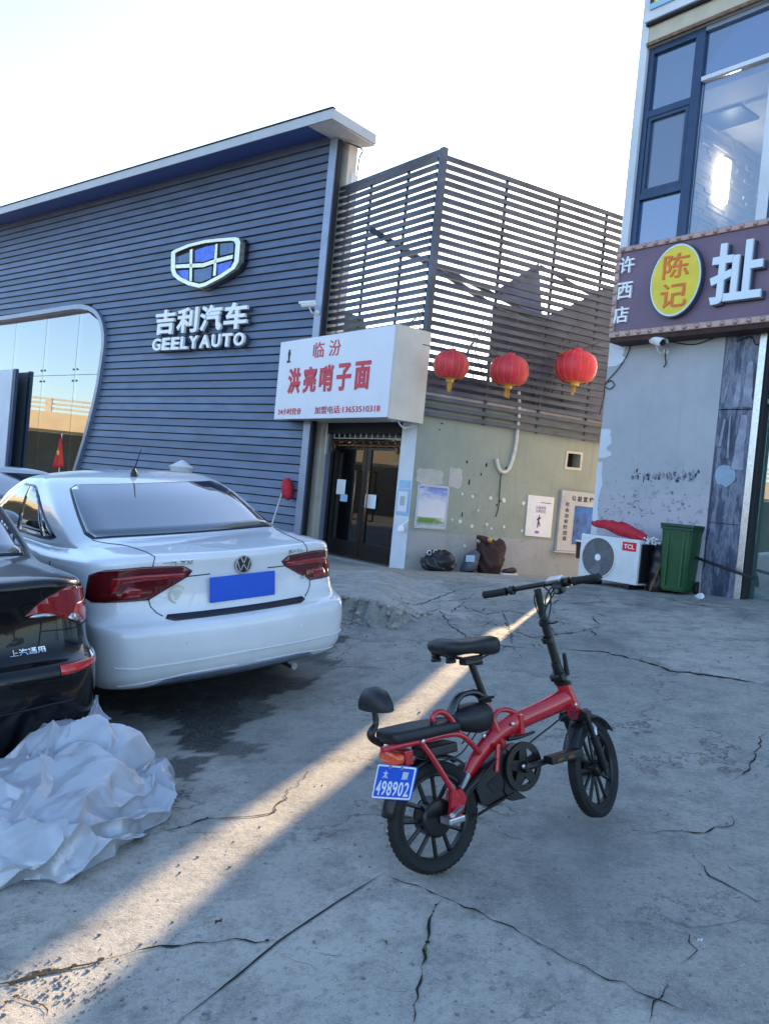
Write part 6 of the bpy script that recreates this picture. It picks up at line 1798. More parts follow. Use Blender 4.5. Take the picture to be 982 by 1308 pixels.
# round pale sticker on the lid
sk_ = np.array(BW.pt(-.66, BW.kz(-.66, .80), .003)); SA = Axes(sk_, AXW.X, AXW.Z, -AXW.Y)
bm = bmesh.new(); add_ring_prism(bm, cr(.058), cr(.047), SA, .0, .002)
for k in range(5): add_prism(bm, [(x * .9 + .0, y) for x, y in ((-.036 + k * .004, .024 - k * .013), (.036 - k * .004, .024 - k * .013), (.032 - k * .004, .018 - k * .013), (-.032 + k * .004, .018 - k * .013))], SA, .0, .002)
bm_obj('sticker', bm, MT['sticker'] if 'sticker' in MT else MT['bridge_rail'], wc)
# rod aerial
ap = np.array(BW.pt(.15, 19.2, 0)); ap = np.array(AXW(-.05, 1.62, 1.445))
lathe('aerial_base', Axes(ap, AXW.X, AXW.Y, AXW.Z), [(.028, -.01), (.026, .012), (.012, .045), (0, .05)], MT['black_plastic'], wc, seg=14)
tube('aerial_rod', [tuple(ap + AXW.Z * .03), tuple(ap + AXW.Z * .20 - AXW.Y * .14)], [.006, .003], MT['black_plastic'], wc)
# exhaust and spare dark parts under the tail
tube('exhaust_tip', [AXW(.42, .55, .22), AXW(.42, .12, .215)], .024, MT['steel'], wc)
abox('rear_axle', AXW, -.7, .7, .9, 1.05, .16, .30, MT['underbody'], wc)

# ---- black saloon
AXK = car_axes((-1.93, 3.62, -.06), rad(38), rad(.5), rad(-4.5))
kc, BK = make_car('parked_car', 'black saloon car at the left edge with a crumpled silver cover at its bumper', AXK, 'paint_black', group='cars parked along the showroom', zs=1.0, low=.09)
for s in (1, -1):
    q = (lambda P_: P_) if s > 0 else sym
    lamp = patch(BK, 'tail_lamp', q([(.84, .868), (.98, .93), (1.35, .995), (1.75, .965), (1.92, .88), (1.9, .80), (1.55, .79), (1.0, .865)]), MT['lamp_clear_red'] if 'lamp_clear_red' in MT else MT['lamp_red'], kc, .006, True, .008)
    patch(BK, 'lamp_segment', q([(1.35, .84), (1.45, .90), (1.85, .90), (1.87, .815), (1.6, .80)]), MT['lamp_red'], lamp, .009, True, .003)
    patch(BK, 'clear_lens', q([(.86, .862), (.92, .875), (1.04, .872), (1.14, .857), (1.0, .85)]), MT['steel'], kc, .0145, True, .003)
    patch(BK, 'clear_lens', q([(1.28, .835), (1.34, .855), (1.48, .835), (1.54, .812), (1.4, .81)]), MT['steel'], kc, .0125, True, .004)
    patch(BK, 'bumper_reflector', q([(1.02, .588), (1.02, .632), (1.72, .632), (1.78, .607)]), MT['lamp_red'], kc, .006, True, .006)
    patch(BK, 'bumper_chrome', q([(1.55, .625), (1.6, .65), (1.85, .655), (1.8, .625)]), MT['chrome'], kc, .006, True, .005)
    seam(BK, 'lid_seam', q([(1.0, .985), (1.0, .90), (.95, .79), (.92, .72)]), kc, .0035)
    seam(BK, 'bumper_seam', q([(.95, .785), (1.4, .775), (2.2, .79)]), kc, .003)
rear_text(BK, '上汽通用', .69, .96, .685, .718, 'chrome', kc, bold=.01, depth=.004)
abox('number_plate', Axes(BK.pt(0, BK.kz(0, .80), .01), AXK.X, AXK.Z, -AXK.Y), -.22, .22, -.07, .07, 0, .01, MT['plate_blue'], kc, bev=.004)
seam(BK, 'bumper_crease', [(-1.2, .46), (0, .43), (1.2, .46)], kc, .006, 'paint_black', off=.002)

# ---- third car: only its pale roof shows beyond the white saloon
AXT = car_axes((-3.75, 10.2, .03), rad(52), 0, rad(-1.5))
tc_, BT = make_car('parked_car', 'distant white car whose roof shows behind the white saloon at the left edge', AXT, 'paint_white', group='cars parked along the showroom')
for s in (1, -1):
    q = (lambda P_: P_) if s > 0 else sym
    patch(BT, 'tail_lamp', q([(.70, .80), (.70, .95), (1.55, .96), (1.7, .80)]), MT['lamp_red'], tc_, .006)
# small pale parasol top behind the saloon's roof
a = FA.px(233, 590, 2.2); pz_ = FA.P(a[0], a[1], 2.2); gz_ = g1(pz_[0], pz_[1])
ps = thing('closed_parasol', 'pale closed parasol whose tip shows above the white saloon roof', 'parasol', (pz_[0], pz_[1], gz_))
lathe('canopy', Axes(pz_, (1, 0, 0), (0, 1, 0), (0, 0, 1)), [(0, .03), (.03, .02), (.20, -.08), (.19, -.09), (.10, -.3), (.05, -.75), (.03, -.8)], MT['paper'], ps, seg=12)
tube('pole', [(pz_[0], pz_[1], gz_ - .02), (pz_[0], pz_[1], pz_[2])], .018, MT['pale_metal'], ps)
lathe('foot', Axes((pz_[0], pz_[1], gz_), (1, 0, 0), (0, 1, 0), (0, 0, 1)), [(.22, -.02), (.22, .05), (.05, .09), (0, .09)], MT['patch_plaster'], ps, seg=20)
# ================================================================== folding electric bicycle
_a = rad(54); LEAN = rad(9)
hv = np.array([math.sin(_a), math.cos(_a), .09]); hv /= np.linalg.norm(hv)
_rt = np.array([math.cos(_a), -math.sin(_a), 0]); up = np.cross(_rt, hv)
up = up * math.cos(LEAN) - _rt * math.sin(LEAN); nr = np.cross(hv, up)
OB_ = CAM + ray(554, 1043) * 3.15 / ray(554, 1043)[1]
BX = Axes(OB_, hv, nr, up)                       # forward, right, up
def bp(u, v, r=0.0):
    """sight line to the plane r metres right of the bike's middle plane"""
    h = hit(u, v, OB_ + nr * r, nr) - OB_
    return float(h @ hv), float(h @ up)
def B3(u, v, r=0.0):
    a, b = bp(u, v, r); return BX(a, r, b)
bike = thing('electric_bicycle', 'red folding electric bicycle with black seats and blue plate 498902', 'bicycle', BX(.4, 0, -.2))
RW = .207
print('BIKE contact z', BX(0, 0, -RW), 'ground', g1(*BX(0, 0, -RW)[:2]))
def bwheel(ax, name, hubr):
    t = lathe(name, ax, [(RW - .046, -.014), (RW - .036, -.024), (RW - .018, -.028), (RW - .004, -.018), (RW, 0), (RW - .004, .018), (RW - .018, .028), (RW - .036, .024), (RW - .046, .014)], MT['rubber'], bike, seg=56)
    bm = bmesh.new()
    for k in range(56):
        a = 2 * math.pi * k / 56
        for s in (-1, 1):
            c, s_ = math.cos(a + s * .02), math.sin(a + s * .02)
            q = Axes(ax.O, ax.X * c + ax.Y * s_, -ax.X * s_ + ax.Y * c, ax.Z)
            add_abox(bm, q, RW - .009, RW - .001, -.0065, .0065, s * .006 if s > 0 else -.018, .018 if s > 0 else -.006)
    bm_obj('tread_block', bm, MT['rubber'], t, kind='stuff')
    lathe('rim', ax, [(RW - .043, -.017), (RW - .052, -.017), (RW - .058, -.010), (RW - .058, .010), (RW - .052, .017), (RW - .043, .017)], MT['bike_black'], t, seg=48)
    for k in range(6):
        for s in (-1, 1):
            a = 2 * math.pi * k / 6 + .2; b = a + s * .30
            p0 = ax(hubr * .8 * math.cos(a + s * .12), hubr * .8 * math.sin(a + s * .12), 0); p1 = ax((RW - .052) * math.cos(b), (RW - .052) * math.sin(b), 0)
            tube('spoke', [p0, p1], .0095, MT['bike_black'], t, seg=6, flat=(ax.Z, .8))
    lathe('hub', ax, [(0, -.055), (.012, -.055), (.014, -.04), (hubr * .9, -.034), (hubr, -.026), (hubr, .026), (hubr * .9, .034), (.014, .04), (.012, .055), (0, .055)], MT['bike_black'], t, seg=30)
    return t
rwheel = bwheel(Axes(OB_, hv, up, nr), 'rear_wheel', .072)
lathe('brake_disc', Axes(BX(0, -.04, 0), hv, up, nr), [(.03, 0), (.07, 0), (.07, .002), (.03, .002)], MT['steel'], rwheel, seg=30)
# steered parts turn about the head axis
h1 = bp(722, 880); h0_ = bp(758, 981)
ax0 = np.array(BX(h0_[0], 0, h0_[1])); ax1 = np.array(BX(h1[0], 0, h1[1])); sa_ = (ax1 - ax0) / np.linalg.norm(ax1 - ax0)
STEER = rad(17)
def rotv(v):
    v = np.array(v); c, s = math.cos(STEER), math.sin(STEER)
    return v * c + np.cross(sa_, v) * s + sa_ * np.dot(sa_, v) * (1 - c)
FXh, FXr, FXu = rotv(hv), rotv(nr), rotv(up)
FX = Axes(ax0, FXh, FXr, FXu)                    # from the front hub
fwd = np.cross(sa_, FXr); fwd = fwd if np.dot(fwd, FXh) > 0 else -fwd
SX = Axes(ax0, fwd, FXr, sa_)                    # along the steering axis, from the hub
fwheel = bwheel(Axes(ax0, FXh, FXu, FXr), 'front_wheel', .036)
lathe('brake_disc', Axes(FX(0, -.045, 0), FXh, FXu, FXr), [(.025, 0), (.065, 0), (.065, .002), (.025, .002)], MT['steel'], fwheel, seg=30)
def sax(u, v):
    """height along the steering axis of a picture point"""
    a, b = bp(u, v); p = np.array(BX(a, 0, b)); return float(np.dot(p - ax0, sa_))
# fork
LC = sax(737, 907)
for s in (-1, 1):
    tube('fork_leg', [SX(-.0, s * .052, -.0), SX(0, s * .052, LC * .55)], .017, MT['bike_black'], bike, seg=12)
    tube('fork_stanchion', [SX(0, s * .052, LC * .55), SX(0, s * .052, LC)], .012, MT['bike_black'], bike, seg=12)
    lathe('fork_cap', Axes(SX(0, s * .052, LC), fwd, FXr, sa_), [(.018, -.03), (.02, 0), (.016, .012), (0, .014)], MT['bike_black'], bike, seg=14)
    abox('dropout', SX, -.012, .02, s * .052 - .006, s * .052 + .006, -.03, .03, MT['bike_black'], bike, bev=.003)
abox('fork_crown', SX, -.025, .025, -.07, .07, LC - .03, LC + .0, MT['bike_black'], bike, bev=.008)
tube('fork_brace', [SX(.02, -.05, LC * .55), SX(.045, -.04, LC * .68), SX(.045, .04, LC * .68), SX(.02, .05, LC * .55)], .010, MT['steel'], bike, smooth_n=3)
tube('fork_brace', [SX(.025, -.045, LC - .045), SX(.035, .045, LC - .045)], .008, MT['steel'], bike)
def fender(ax, a0, a1, name, r_=RW + .018, w_=.036, m_='bike_black'):
    bm = bmesh.new(); prev = None
    for i in range(19):
        a = a0 + (a1 - a0) * i / 18
        ring = []
        for j in range(7):
            b = -1 + 2 * j / 6; rr_ = r_ + .014 * (1 - b * b) - .004
            ring.append(bm.verts.new(ax(rr_ * math.cos(a), rr_ * math.sin(a), w_ * b)))
        if prev:
            for j in range(6): bm.faces.new((prev[j], prev[j + 1], ring[j + 1], ring[j]))
        prev = ring
    o = bm_obj(name, bm, MT[m_], bike, smooth=True); md = o.modifiers.new('t', 'SOLIDIFY'); md.thickness = .004
    return o
fender(Axes(ax0, FXh, FXu, FXr), rad(35), rad(160), 'front_fender')
fender(Axes(OB_, hv, up, nr), rad(50), rad(168), 'rear_fender')
abox('brake_caliper', SX, -.075, -.03, -.075, -.035, .03, .09, MT['steel'], bike, bev=.006)
# head tube and main beam
hb = bp(735, 914); ht = bp(718, 872)
tube('head_tube', [BX(hb[0], 0, hb[1]), BX(ht[0], 0, ht[1])], [.033, .030], MT['bike_red'], bike, seg=20)
for q in (hb, ht): 
    c = np.array(BX(q[0], 0, q[1])); lathe('headset_cup', Axes(c, hv, nr, sa_), [(.036, -.008), (.037, .008), (.03, .012), (0, .012)], MT['bike_red'] if q is hb else MT['bike_black'], bike, seg=20)
bpts = [(724, 891), (700, 903), (676, 914), (652, 926), (630, 943), (612, 964), (600, 985), (594, 1000)]
tube('main_beam', [B3(*q) for q in bpts], [.046, .043, .040, .043, .041, .036, .029, .022], MT['bike_red'], bike, seg=18, smooth_n=4, flat=(nr, .62))
# fold hinge
hc = bp(660, 926)
abox('fold_hinge', Axes(BX(hc[0], 0, hc[1]), hv, nr, up), -.010, .014, -.032, .032, -.048, .046, MT['bike_red'], bike, bev=.006)
tube('fold_lever', [B3(648, 944, .03), B3(662, 942, .035), B3(682, 935, .032)], [.010, .008, .006], MT['bike_black'], bike, seg=8)
tube('beam_cable', [B3(640, 955, .02), B3(660, 962, .025), B3(682, 944, .02), B3(708, 924, .02), B3(722, 912, .02)], .004, MT['wire_black'], bike, smooth_n=4, seg=6)
# seat tube, post, saddle
tube('seat_tube', [B3(640, 955), B3(618, 896)], [.026, .021], MT['bike_red'], bike, seg=16)
tube('brace_tube', [B3(628, 922), B3(636, 908), B3(652, 908), B3(668, 918)], .011, MT['bike_red'], bike, smooth_n=4, seg=10)
c_ = bp(619, 893)
lathe('seat_clamp', Axes(BX(c_[0], 0, c_[1]), hv, nr, (np.array(B3(602, 850)) - np.array(B3(619, 893))) / np.linalg.norm(np.array(B3(602, 850)) - np.array(B3(619, 893)))), [(.024, -.012), (.027, -.008), (.027, .012), (.018, .016)], MT['bike_black'], bike, seg=18)
tube('seat_clamp_lever', [B3(612, 894, .02), B3(622, 891, .045), B3(630, 890, .04)], .006, MT['bike_black'], bike, seg=6)
tube('seat_post', [B3(619, 893), B3(601, 846)], .0145, MT['bike_black'], bike, seg=14)
def loft(name, secs, m_, parent, mapf, seg=20, sharp=60):
    """sections (x, zc, half width, up height, down height, power)"""
    bm = bmesh.new(); prev = None
    for x, zc, w_, hu, hd, pw in secs:
        ring = []
        for k in range(seg):
            a = 2 * math.pi * k / seg; c, s = math.cos(a), math.sin(a)
            yy = w_ * math.copysign(abs(c) ** pw, c); zz = (hu if s > 0 else hd) * math.copysign(abs(s) ** pw, s)
            ring.append(bm.verts.new(mapf(x, yy, zc + zz)))
        if prev:
            for k in range(seg): bm.faces.new((prev[k], prev[(k + 1) % seg], ring[(k + 1) % seg], ring[k]))
        else: bm.faces.new(ring[::-1])
        prev = ring
    bm.faces.new(prev)
    return bm_obj(name, bm, m_, parent, smooth=True, sharp=sharp)
sT = bp(557, 826); sN = bp(632, 822); sl_ = sN[0] - sT[0]; zc = (sT[1] + sN[1]) / 2
zf_ = lambda t: sT[1] + (sN[1] - sT[1]) * t
loft('saddle', [(sT[0], zf_(0), .03, .012, .02, .9), (sT[0] + .015, zf_(.05), .075, .022, .034, .8), (sT[0] + .05, zf_(.16), .095, .03, .04, .75), (sT[0] + sl_ * .35, zf_(.35), .088, .028, .034, .75), (sT[0] + sl_ * .55, zf_(.55), .060, .026, .034, .75), (sT[0] + sl_ * .75, zf_(.75), .040, .030, .040, .75), (sT[0] + sl_ * .92, zf_(.92), .034, .034, .045, .75), (sN[0] + .004, zf_(1), .026, .026, .040, .8), (sN[0] + .016, zf_(1), .010, .01, .02, .9)], MT['leather'], bike, BX)
for u_, v_, r in ((566, 842, .045), (566, 842, -.045), (610, 845, 0.0)):
    a, b = bp(u_, v_); lathe('saddle_spring', Axes(BX(a, r, b - .012), hv, nr, up), [(0, 0), (.02, 0), (.021, .01), (.016, .016), (.021, .022), (.016, .028), (.02, .036), (0, .036)], MT['bike_black'], bike, seg=14)
a, b = bp(600, 846)
abox('saddle_clamp', Axes(BX(a, 0, b), hv, nr, up), -.04, .045, -.022, .022, -.008, .022, MT['bike_black'], bike, bev=.006)
for s in (-1, 1): tube('saddle_rail', [BX(sT[0] + .04, s * .035, zf_(.1) - .035), BX(a, s * .025, b + .012), BX(sN[0] - .03, s * .012, zf_(.9) - .035)], .0045, MT['bike_black'], bike, smooth_n=3, seg=6)
# carrier with passenger cushion
for s in (-1, 1):
    r = s * .052
    tube('carrier_tube', [B3(488, 958, r), B3(508, 953, r), B3(540, 946, r), B3(566, 939, r), B3(586, 938, r), B3(600, 948, r * .9), B3(612, 962, r * .6)], .0115, MT['bike_red'], bike, smooth_n=4, seg=12)
    tube('grab_hook', [B3(553, 922, r), B3(553, 914, r), B3(560, 909, r), B3(570, 912, r), B3(578, 922, r), B3(588, 939, r)], .0115, MT['bike_red'], bike, smooth_n=4, seg=12)
    lathe('hook_tip', Axes(B3(553, 923, r), hv, nr, up), [(0, -.010), (.0125, -.010), (.0125, .006), (0, .006)], MT['bike_black'], bike, seg=10)
    tube('carrier_stay', [B3(537, 947, r), B3(556, 974, r * 1.05), B3(583, 1018, r * 1.15)], .0115, MT['bike_red'], bike, smooth_n=3, seg=12)
    prism('rear_dropout', [bp(574, 1010, r), bp(586, 1006, r), bp(592, 1018, r), bp(588, 1034, r), bp(578, 1048, r), bp(571, 1040, r)], lambda x, z, d: BX(x, d, z), r * 1.2 - .008, r * 1.2 + .008, MT['bike_red'], bike, bev=.003)
    tube('chain_stay', [B3(578, 1036, r), B3(596, 1010, r), B3(618, 985, r * .6)], .012, MT['bike_black'], bike, seg=10)
cA, cB = bp(492, 946), bp(577, 929)
def cmap(x, y, z): return BX(cA[0] + x, y, cA[1] + .012 + (cB[1] - cA[1]) * x / (cB[0] - cA[0]) + z)
LL = cB[0] - cA[0]
loft('passenger_cushion', [(0, 0, .058, .018, .016, .5), (.012, 0, .07, .026, .022, .45), (LL * .5, 0, .072, .030, .022, .45), (LL - .015, 0, .068, .026, .022, .45), (LL, 0, .055, .018, .016, .5)], MT['leather'], bike, cmap, 24)
abox('cushion_base', Axes(cmap(0, 0, -.028), hv, nr, up), .02, LL - .01, -.055, .055, -.006, .006, MT['bike_black'], bike, bev=.003)
a, b = bp(552, 957)
abox('controller_box', Axes(BX(a, 0, b), hv, nr, up), -.07, .09, -.045, .045, -.02, .018, MT['bike_black'], bike, bev=.008)
# black hump with carrying handle
a, b = bp(598, 915)
hump = loft('battery_hump', [(-.10, -.01, .03, .02, .03, .9), (-.08, 0, .052, .035, .04, .8), (-.03, 0, .065, .048, .055, .75), (.03, 0, .066, .050, .07, .75), (.08, 0, .055, .042, .07, .8), (.11, -.01, .03, .02, .04, .9)], MT['black_plastic'], bike, lambda x, y, z: BX(a + x, y, b + z), 22)
tube('hump_handle', [BX(a - .085, 0, b + .020), BX(a - .065, 0, b + .062), BX(a - .03, 0, b + .088), BX(a + .03, 0, b + .090), BX(a + .075, 0, b + .066), BX(a + .09, 0, b + .02)], [.022, .020, .018, .018, .020, .022], MT['black_gloss'], hump, smooth_n=5, seg=14, flat=(up, .75))
# battery box under the beam
bpoly = [bp(*q) for q in ((599, 1006), (607, 985), (628, 966), (662, 950), (666, 985), (652, 1008), (618, 1030), (606, 1024))]
prism('battery_box', bpoly, lambda x, z, d: BX(x, d, z), -.045, .042, MT['bike_black'], bike, bev=.008)
prism('battery_label', [bp(*q) for q in ((612, 1000), (622, 990), (640, 981), (640, 1000), (622, 1012))], lambda x, z, d: BX(x, d, z), .0425, .0445, MT['black_gloss'], bike)
tube('swing_link', [B3(636, 950, .045), B3(634, 985, .047)], .010, MT['bike_red'], bike, seg=8)
# shock
s0_, s1_ = np.array(B3(597, 990, .02)), np.array(B3(589, 1008, .03))
bm = bmesh.new(); dv = s1_ - s0_; u1 = np.cross(dv, nr); u1 /= np.linalg.norm(u1)
add_tube(bm, [s0_ + dv * t / 60 + u1 * .014 * math.cos(t * .8) + nr * .014 * math.sin(t * .8) for t in range(61)], .0035, 6)
bm_obj('shock_spring', bm, MT['steel'], bike, smooth=True)
tube('shock_body', [tuple(s0_ - dv * .1), tuple(s1_ + dv * .1)], .008, MT['steel'], bike)
# chainring with five openings, crank, pedals, chain
cc_ = bp(668, 979, .055); RC_ = .098
CH = Axes(BX(cc_[0], .055, cc_[1]), hv, up, nr)
ring = bmesh.new()
add_ring_prism(ring, [(RC_ * math.cos(2 * math.pi * i / 60), RC_ * math.sin(2 * math.pi * i / 60)) for i in range(60)], [(RC_ * .74 * math.cos(2 * math.pi * i / 60), RC_ * .74 * math.sin(2 * math.pi * i / 60)) for i in range(60)], CH, -.006, .006)
for k in range(5):
    a = 2 * math.pi * k / 5 + .35
    q = Axes(CH.O, CH.X * math.cos(a) + CH.Y * math.sin(a), -CH.X * math.sin(a) + CH.Y * math.cos(a), CH.Z)
    add_prism(ring, [(.02, -.024), (RC_ * .8, -.016), (RC_ * .8, .016), (.02, .024)], q, -.005, .005)
add_lathe(ring, CH, [(0, -.007), (.036, -.007), (.036, .007), (0, .007)], 20)
bm_obj('chainring_guard', ring, MT['bike_black'], bike)
prism('chain_case', [bp(642, 985, .03), bp(655, 1008, .03), bp(668, 1018, .03), bp(650, 1022, .03), bp(640, 1010, .03)], lambda x, z, d: BX(x, d, z), .02, .05, MT['bike_black'], bike)
pe = bp(700, 972, .09)
tube('crank_arm', [BX(cc_[0], .075, cc_[1]), BX(pe[0], .085, pe[1])], [.016, .012], MT['bike_black'], bike, seg=10)
tube('crank_arm', [BX(cc_[0], -.06, cc_[1]), BX(2 * cc_[0] - pe[0], -.075, 2 * cc_[1] - pe[1])], [.016, .012], MT['bike_black'], bike, seg=10)
lathe('crank_boss', Axes(BX(cc_[0], .07, cc_[1]), hv, up, nr), [(.022, -.02), (.024, .0), (.018, .018), (0, .02)], MT['bike_black'], bike, seg=16)
q0, q1_ = bp(697, 971, .11), bp(738, 973, .11)
PD = Axes(BX(q0[0], .095, q0[1]), hv, nr, up)
pd_ = abox('pedal', PD, .0, q1_[0] - q0[0], .0, .05, -.016, .016, MT['bike_black'], bike, bev=.005)
for dx in (.03, .09): abox('pedal_reflector', PD, dx, dx + .035, .0505, .053, -.006, .006, MT['skin_rust'], pd_)
PD2 = Axes(BX(2 * cc_[0] - pe[0], -.075, 2 * cc_[1] - pe[1]), hv, nr, up)
abox('pedal', PD2, -.05, .04, -.09, -.002, -.012, .012, MT['bike_black'], bike, bev=.004)
bm = bmesh.new()
c0, c1 = np.array(B3(601, 1046, .05)), np.array(B3(656, 1013, .05)); nL = 26
for i in range(nL):
    p = c0 + (c1 - c0) * i / nL; d = (c1 - c0) / np.linalg.norm(c1 - c0); w_ = np.cross(d, nr)
    q = Axes(p, d, nr, w_); add_abox(bm, q, .0005, .0075, -.004 if i % 2 else -.0025, .004 if i % 2 else .0025, -.0048, .0048)
bm_obj('chain_run', bm, MT['bike_black'], bike, kind='stuff')
tube('chain_top', [B3(585, 1030, .05), B3(650, 950, .05)], .004, MT['bike_black'], bike, seg=6)
# silver folded foot peg, kickstand
fp = np.array(B3(578, 1046, .11)); 
FPX = Axes(fp, hv, nr, up)
abox('foot_peg', FPX, -.038, .038, -.03, .03, -.012, .012, MT['steel'], bike, bev=.006)
tube('foot_peg_arm', [BX(.09, .06, .03), tuple(fp + up * .01)], .012, MT['steel'], bike, seg=8)
gk = ghit(496, 1064)
kick = tube('kickstand', [BX(-.01, -.075, -.03), tuple(np.array((gk[0], gk[1], gk[2] + .075)))], [.013, .012], MT['bike_black'], bike, seg=10)
tube('kickstand_foot', [tuple(np.array((gk[0], gk[1], gk[2] + .085))), tuple(gk + V3(0, 0, .012))], [.016, .022], MT['steel'], kick, seg=12)
# rear lamp and number plate face backwards
a, b = bp(503, 967)
LX = Axes(BX(a, 0, b), nr, up, -hv)
loft('rear_lamp', [(-.012, 0, .050, .018, .018, .6), (0, 0, .062, .024, .024, .6), (.022, 0, .062, .024, .024, .6), (.030, 0, .052, .018, .018, .6)], MT['lamp_orange'], bike, lambda x, y, z: LX(y, z, x), 24)
abox('lamp_housing', LX, -.055, .055, -.028, .026, -.05, -.011, MT['bike_red'], bike, bev=.006)
TL, TR, BR, BL = [ (483, 975), (533, 980), (524, 1023), (474, 1020)]
pcn = np.array(B3(504, 1000)) + hv * -.035
def rayplane(u, v, P_, n_): return hit(u, v, P_, n_)
pn = -hv * .97 + up * .18 + nr * .0; pn /= np.linalg.norm(pn)
PQ = [rayplane(u, v, pcn, pn) for u, v in (BL, BR, TR, TL)]
e1 = PQ[1] - PQ[0]; e2 = PQ[3] - PQ[0]
print('PLATE', np.linalg.norm(e1), np.linalg.norm(e2))
def PM(x, y, d): 
    p = PQ[0] * (1 - x) * (1 - y) + PQ[1] * x * (1 - y) + PQ[2] * x * y + PQ[3] * (1 - x) * y + pn * d; return tuple(p)
def rrect(x0, y0, x1, y1, r, rx=None, n_=4):
    rx = rx or r; o = []
    for cx_, cy_, a0 in ((x1 - rx, y1 - r, 0), (x0 + rx, y1 - r, 90), (x0 + rx, y0 + r, 180), (x1 - rx, y0 + r, 270)):
        for k in range(n_ + 1): a = rad(a0 + 90 * k / n_); o.append((cx_ + rx * math.cos(a), cy_ + r * math.sin(a)))
    return o
npl = prism('number_plate', rrect(0, 0, 1, 1, .06, .04), PM, -.003, 0, MT['plate_blue'], bike)
bm = bmesh.new(); add_ring_prism(bm, rrect(.012, .02, .988, .98, .05, .035), rrect(.042, .07, .958, .93, .04, .03), PM, .0003, .0018); bm_obj('plate_border', bm, MT['plate_white'], npl)
text_obj('plate_letter', '太', (.19, .33, .60, .82), (.0003, .0018), PM, MT['plate_white'], npl, bold=.012)
text_obj('plate_letter', '原', (.68, .83, .60, .82), (.0003, .0018), PM, MT['plate_white'], npl, bold=.012)
for i, ch in enumerate('498902'):
    text_obj('plate_letter', ch, (.085 + i * .142, .085 + i * .142 + .115, .11, .53), (.0003, .0018), PM, MT['plate_white'], npl, bold=.012)
for x in (.36, .66):
    c = np.array(PM(x, .92, 0)); lathe('plate_bolt', Axes(c, nr, up, pn), [(.008, 0), (.007, .005), (0, .006)], MT['steel'], npl, seg=10)
tube('plate_bracket', [tuple(np.array(PM(.5, .9, -.004))), tuple(np.array(B3(512, 972)) )], .008, MT['bike_black'], bike)
# backrest
bc_ = bp(480, 906)
pts_sec = []
br_o = loft('backrest_pad', [(-.088, 0, .012, .02, .003, .9), (-.075, 0, .028, .048, .004, .8), (-.045, 0, .040, .074, .005, .8), (0, 0, .044, .083, .006, .8), (.045, 0, .040, .074, .005, .8), (.075, 0, .028, .048, .004, .8), (.088, 0, .012, .02, .003, .9)], MT['leather'], bike, lambda x, y, z: BX(bc_[0] + y, x, bc_[1] + z), 22)
tube('backrest_stalk', [B3(478, 908), B3(480, 924), B3(474, 936), B3(476, 944), B3(488, 952)], [.011, .012, .016, .013, .010], MT['bike_black'], bike, smooth_n=4, seg=10)
# stem with hinge
tp = [(720, 875), (711, 850), (699, 808), (687, 757)]
tube('stem_lower', [B3(720, 878), B3(709, 846)], [.024, .021], MT['bike_black'], bike, seg=16)
tube('stem', [B3(713, 856), B3(694, 790)], .019, MT['bike_black'], bike, seg=16)
tube('stem_upper', [B3(695, 795), B3(686, 753)], .0155, MT['bike_black'], bike, seg=14)
q = bp(713, 862)
abox('stem_hinge', Axes(BX(q[0], 0, q[1]), fwd, FXr, sa_), -.03, .036, -.03, .03, -.018, .012, MT['bike_black'], bike, bev=.006)
tube('hinge_latch', [B3(724, 862, .02), B3(720, 834, .03)], [.012, .008], MT['bike_black'], bike, seg=8)
tube('hinge_latch', [B3(703, 866, .02), B3(712, 864, .03)], [.007, .009], MT['bike_black'], bike, seg=8)
for u_, v_ in ((695, 795), (699, 817)):
    q = bp(u_, v_); lathe('stem_collar', Axes(BX(q[0], 0, q[1]), fwd, FXr, sa_), [(.020, -.012), (.025, -.01), (.025, .01), (.018, .012)], MT['bike_black'], bike, seg=16)
tube('height_lever', [B3(696, 796, .02), B3(706, 796, .035), B3(711, 794, .03)], .005, MT['bike_black'], bike, seg=6)
tube('height_lever', [B3(699, 817, -.02), B3(692, 817, .0)], .006, MT['bike_black'], bike, seg=6)
# handlebar: fitted between the two grip ends in the picture
bc0 = np.array(B3(688, 749))
bd = FXr / np.linalg.norm(FXr)
HXr = bd; HXu = sa_ - bd * np.dot(sa_, bd); HXu /= np.linalg.norm(HXu); HXf = fwd
HX = Axes(bc0, HXr, HXf, HXu)
LBAR = .275
print('BAR ends', )
tube('handlebar', [HX(-LBAR + .02, .0, 0), HX(-.12, .012, 0), HX(0, .018, 0), HX(.12, .012, 0), HX(LBAR - .02, 0, 0)], .0115, MT['bike_black'], bike, smooth_n=5, seg=14)
for s in (-1, 1):
    gx_ = s * LBAR
    gax = Axes(HX(gx_, -.002, 0), HXf, HXu, HXr * -s)
    lathe('grip', gax, [(0, -.006), (.014, -.006), (.0185, 0)] + [(.0175 if k % 2 else .0155, .008 + k * .0085) for k in range(12)] + [(.019, .112), (.014, .116)], MT['rubber'], bike, seg=16)
    px_ = s * (LBAR - .14)
    lathe('brake_clamp', Axes(HX(px_ - .012, .002, 0), HXf, HXu, HXr), [(.012, 0), (.020, .002), (.020, .022), (.012, .024)], MT['bike_black'], bike, seg=12)
    tube('brake_lever', [HX(px_, .015, -.01), HX(px_ + s * .02, .045, -.018), HX(px_ + s * .10, .055, -.022), HX(px_ + s * .13, .05, -.02)], [.010, .008, .006, .007], MT['bike_black'], bike, smooth_n=3, seg=8)
c = HX(LBAR - .175, -.02, -.012)
lathe('horn_switch', Axes(c, HXf, HXu, HXr), [(0, -.02), (.026, -.018), (.03, 0), (.024, .022), (0, .024)], MT['bike_black'], bike, seg=16)
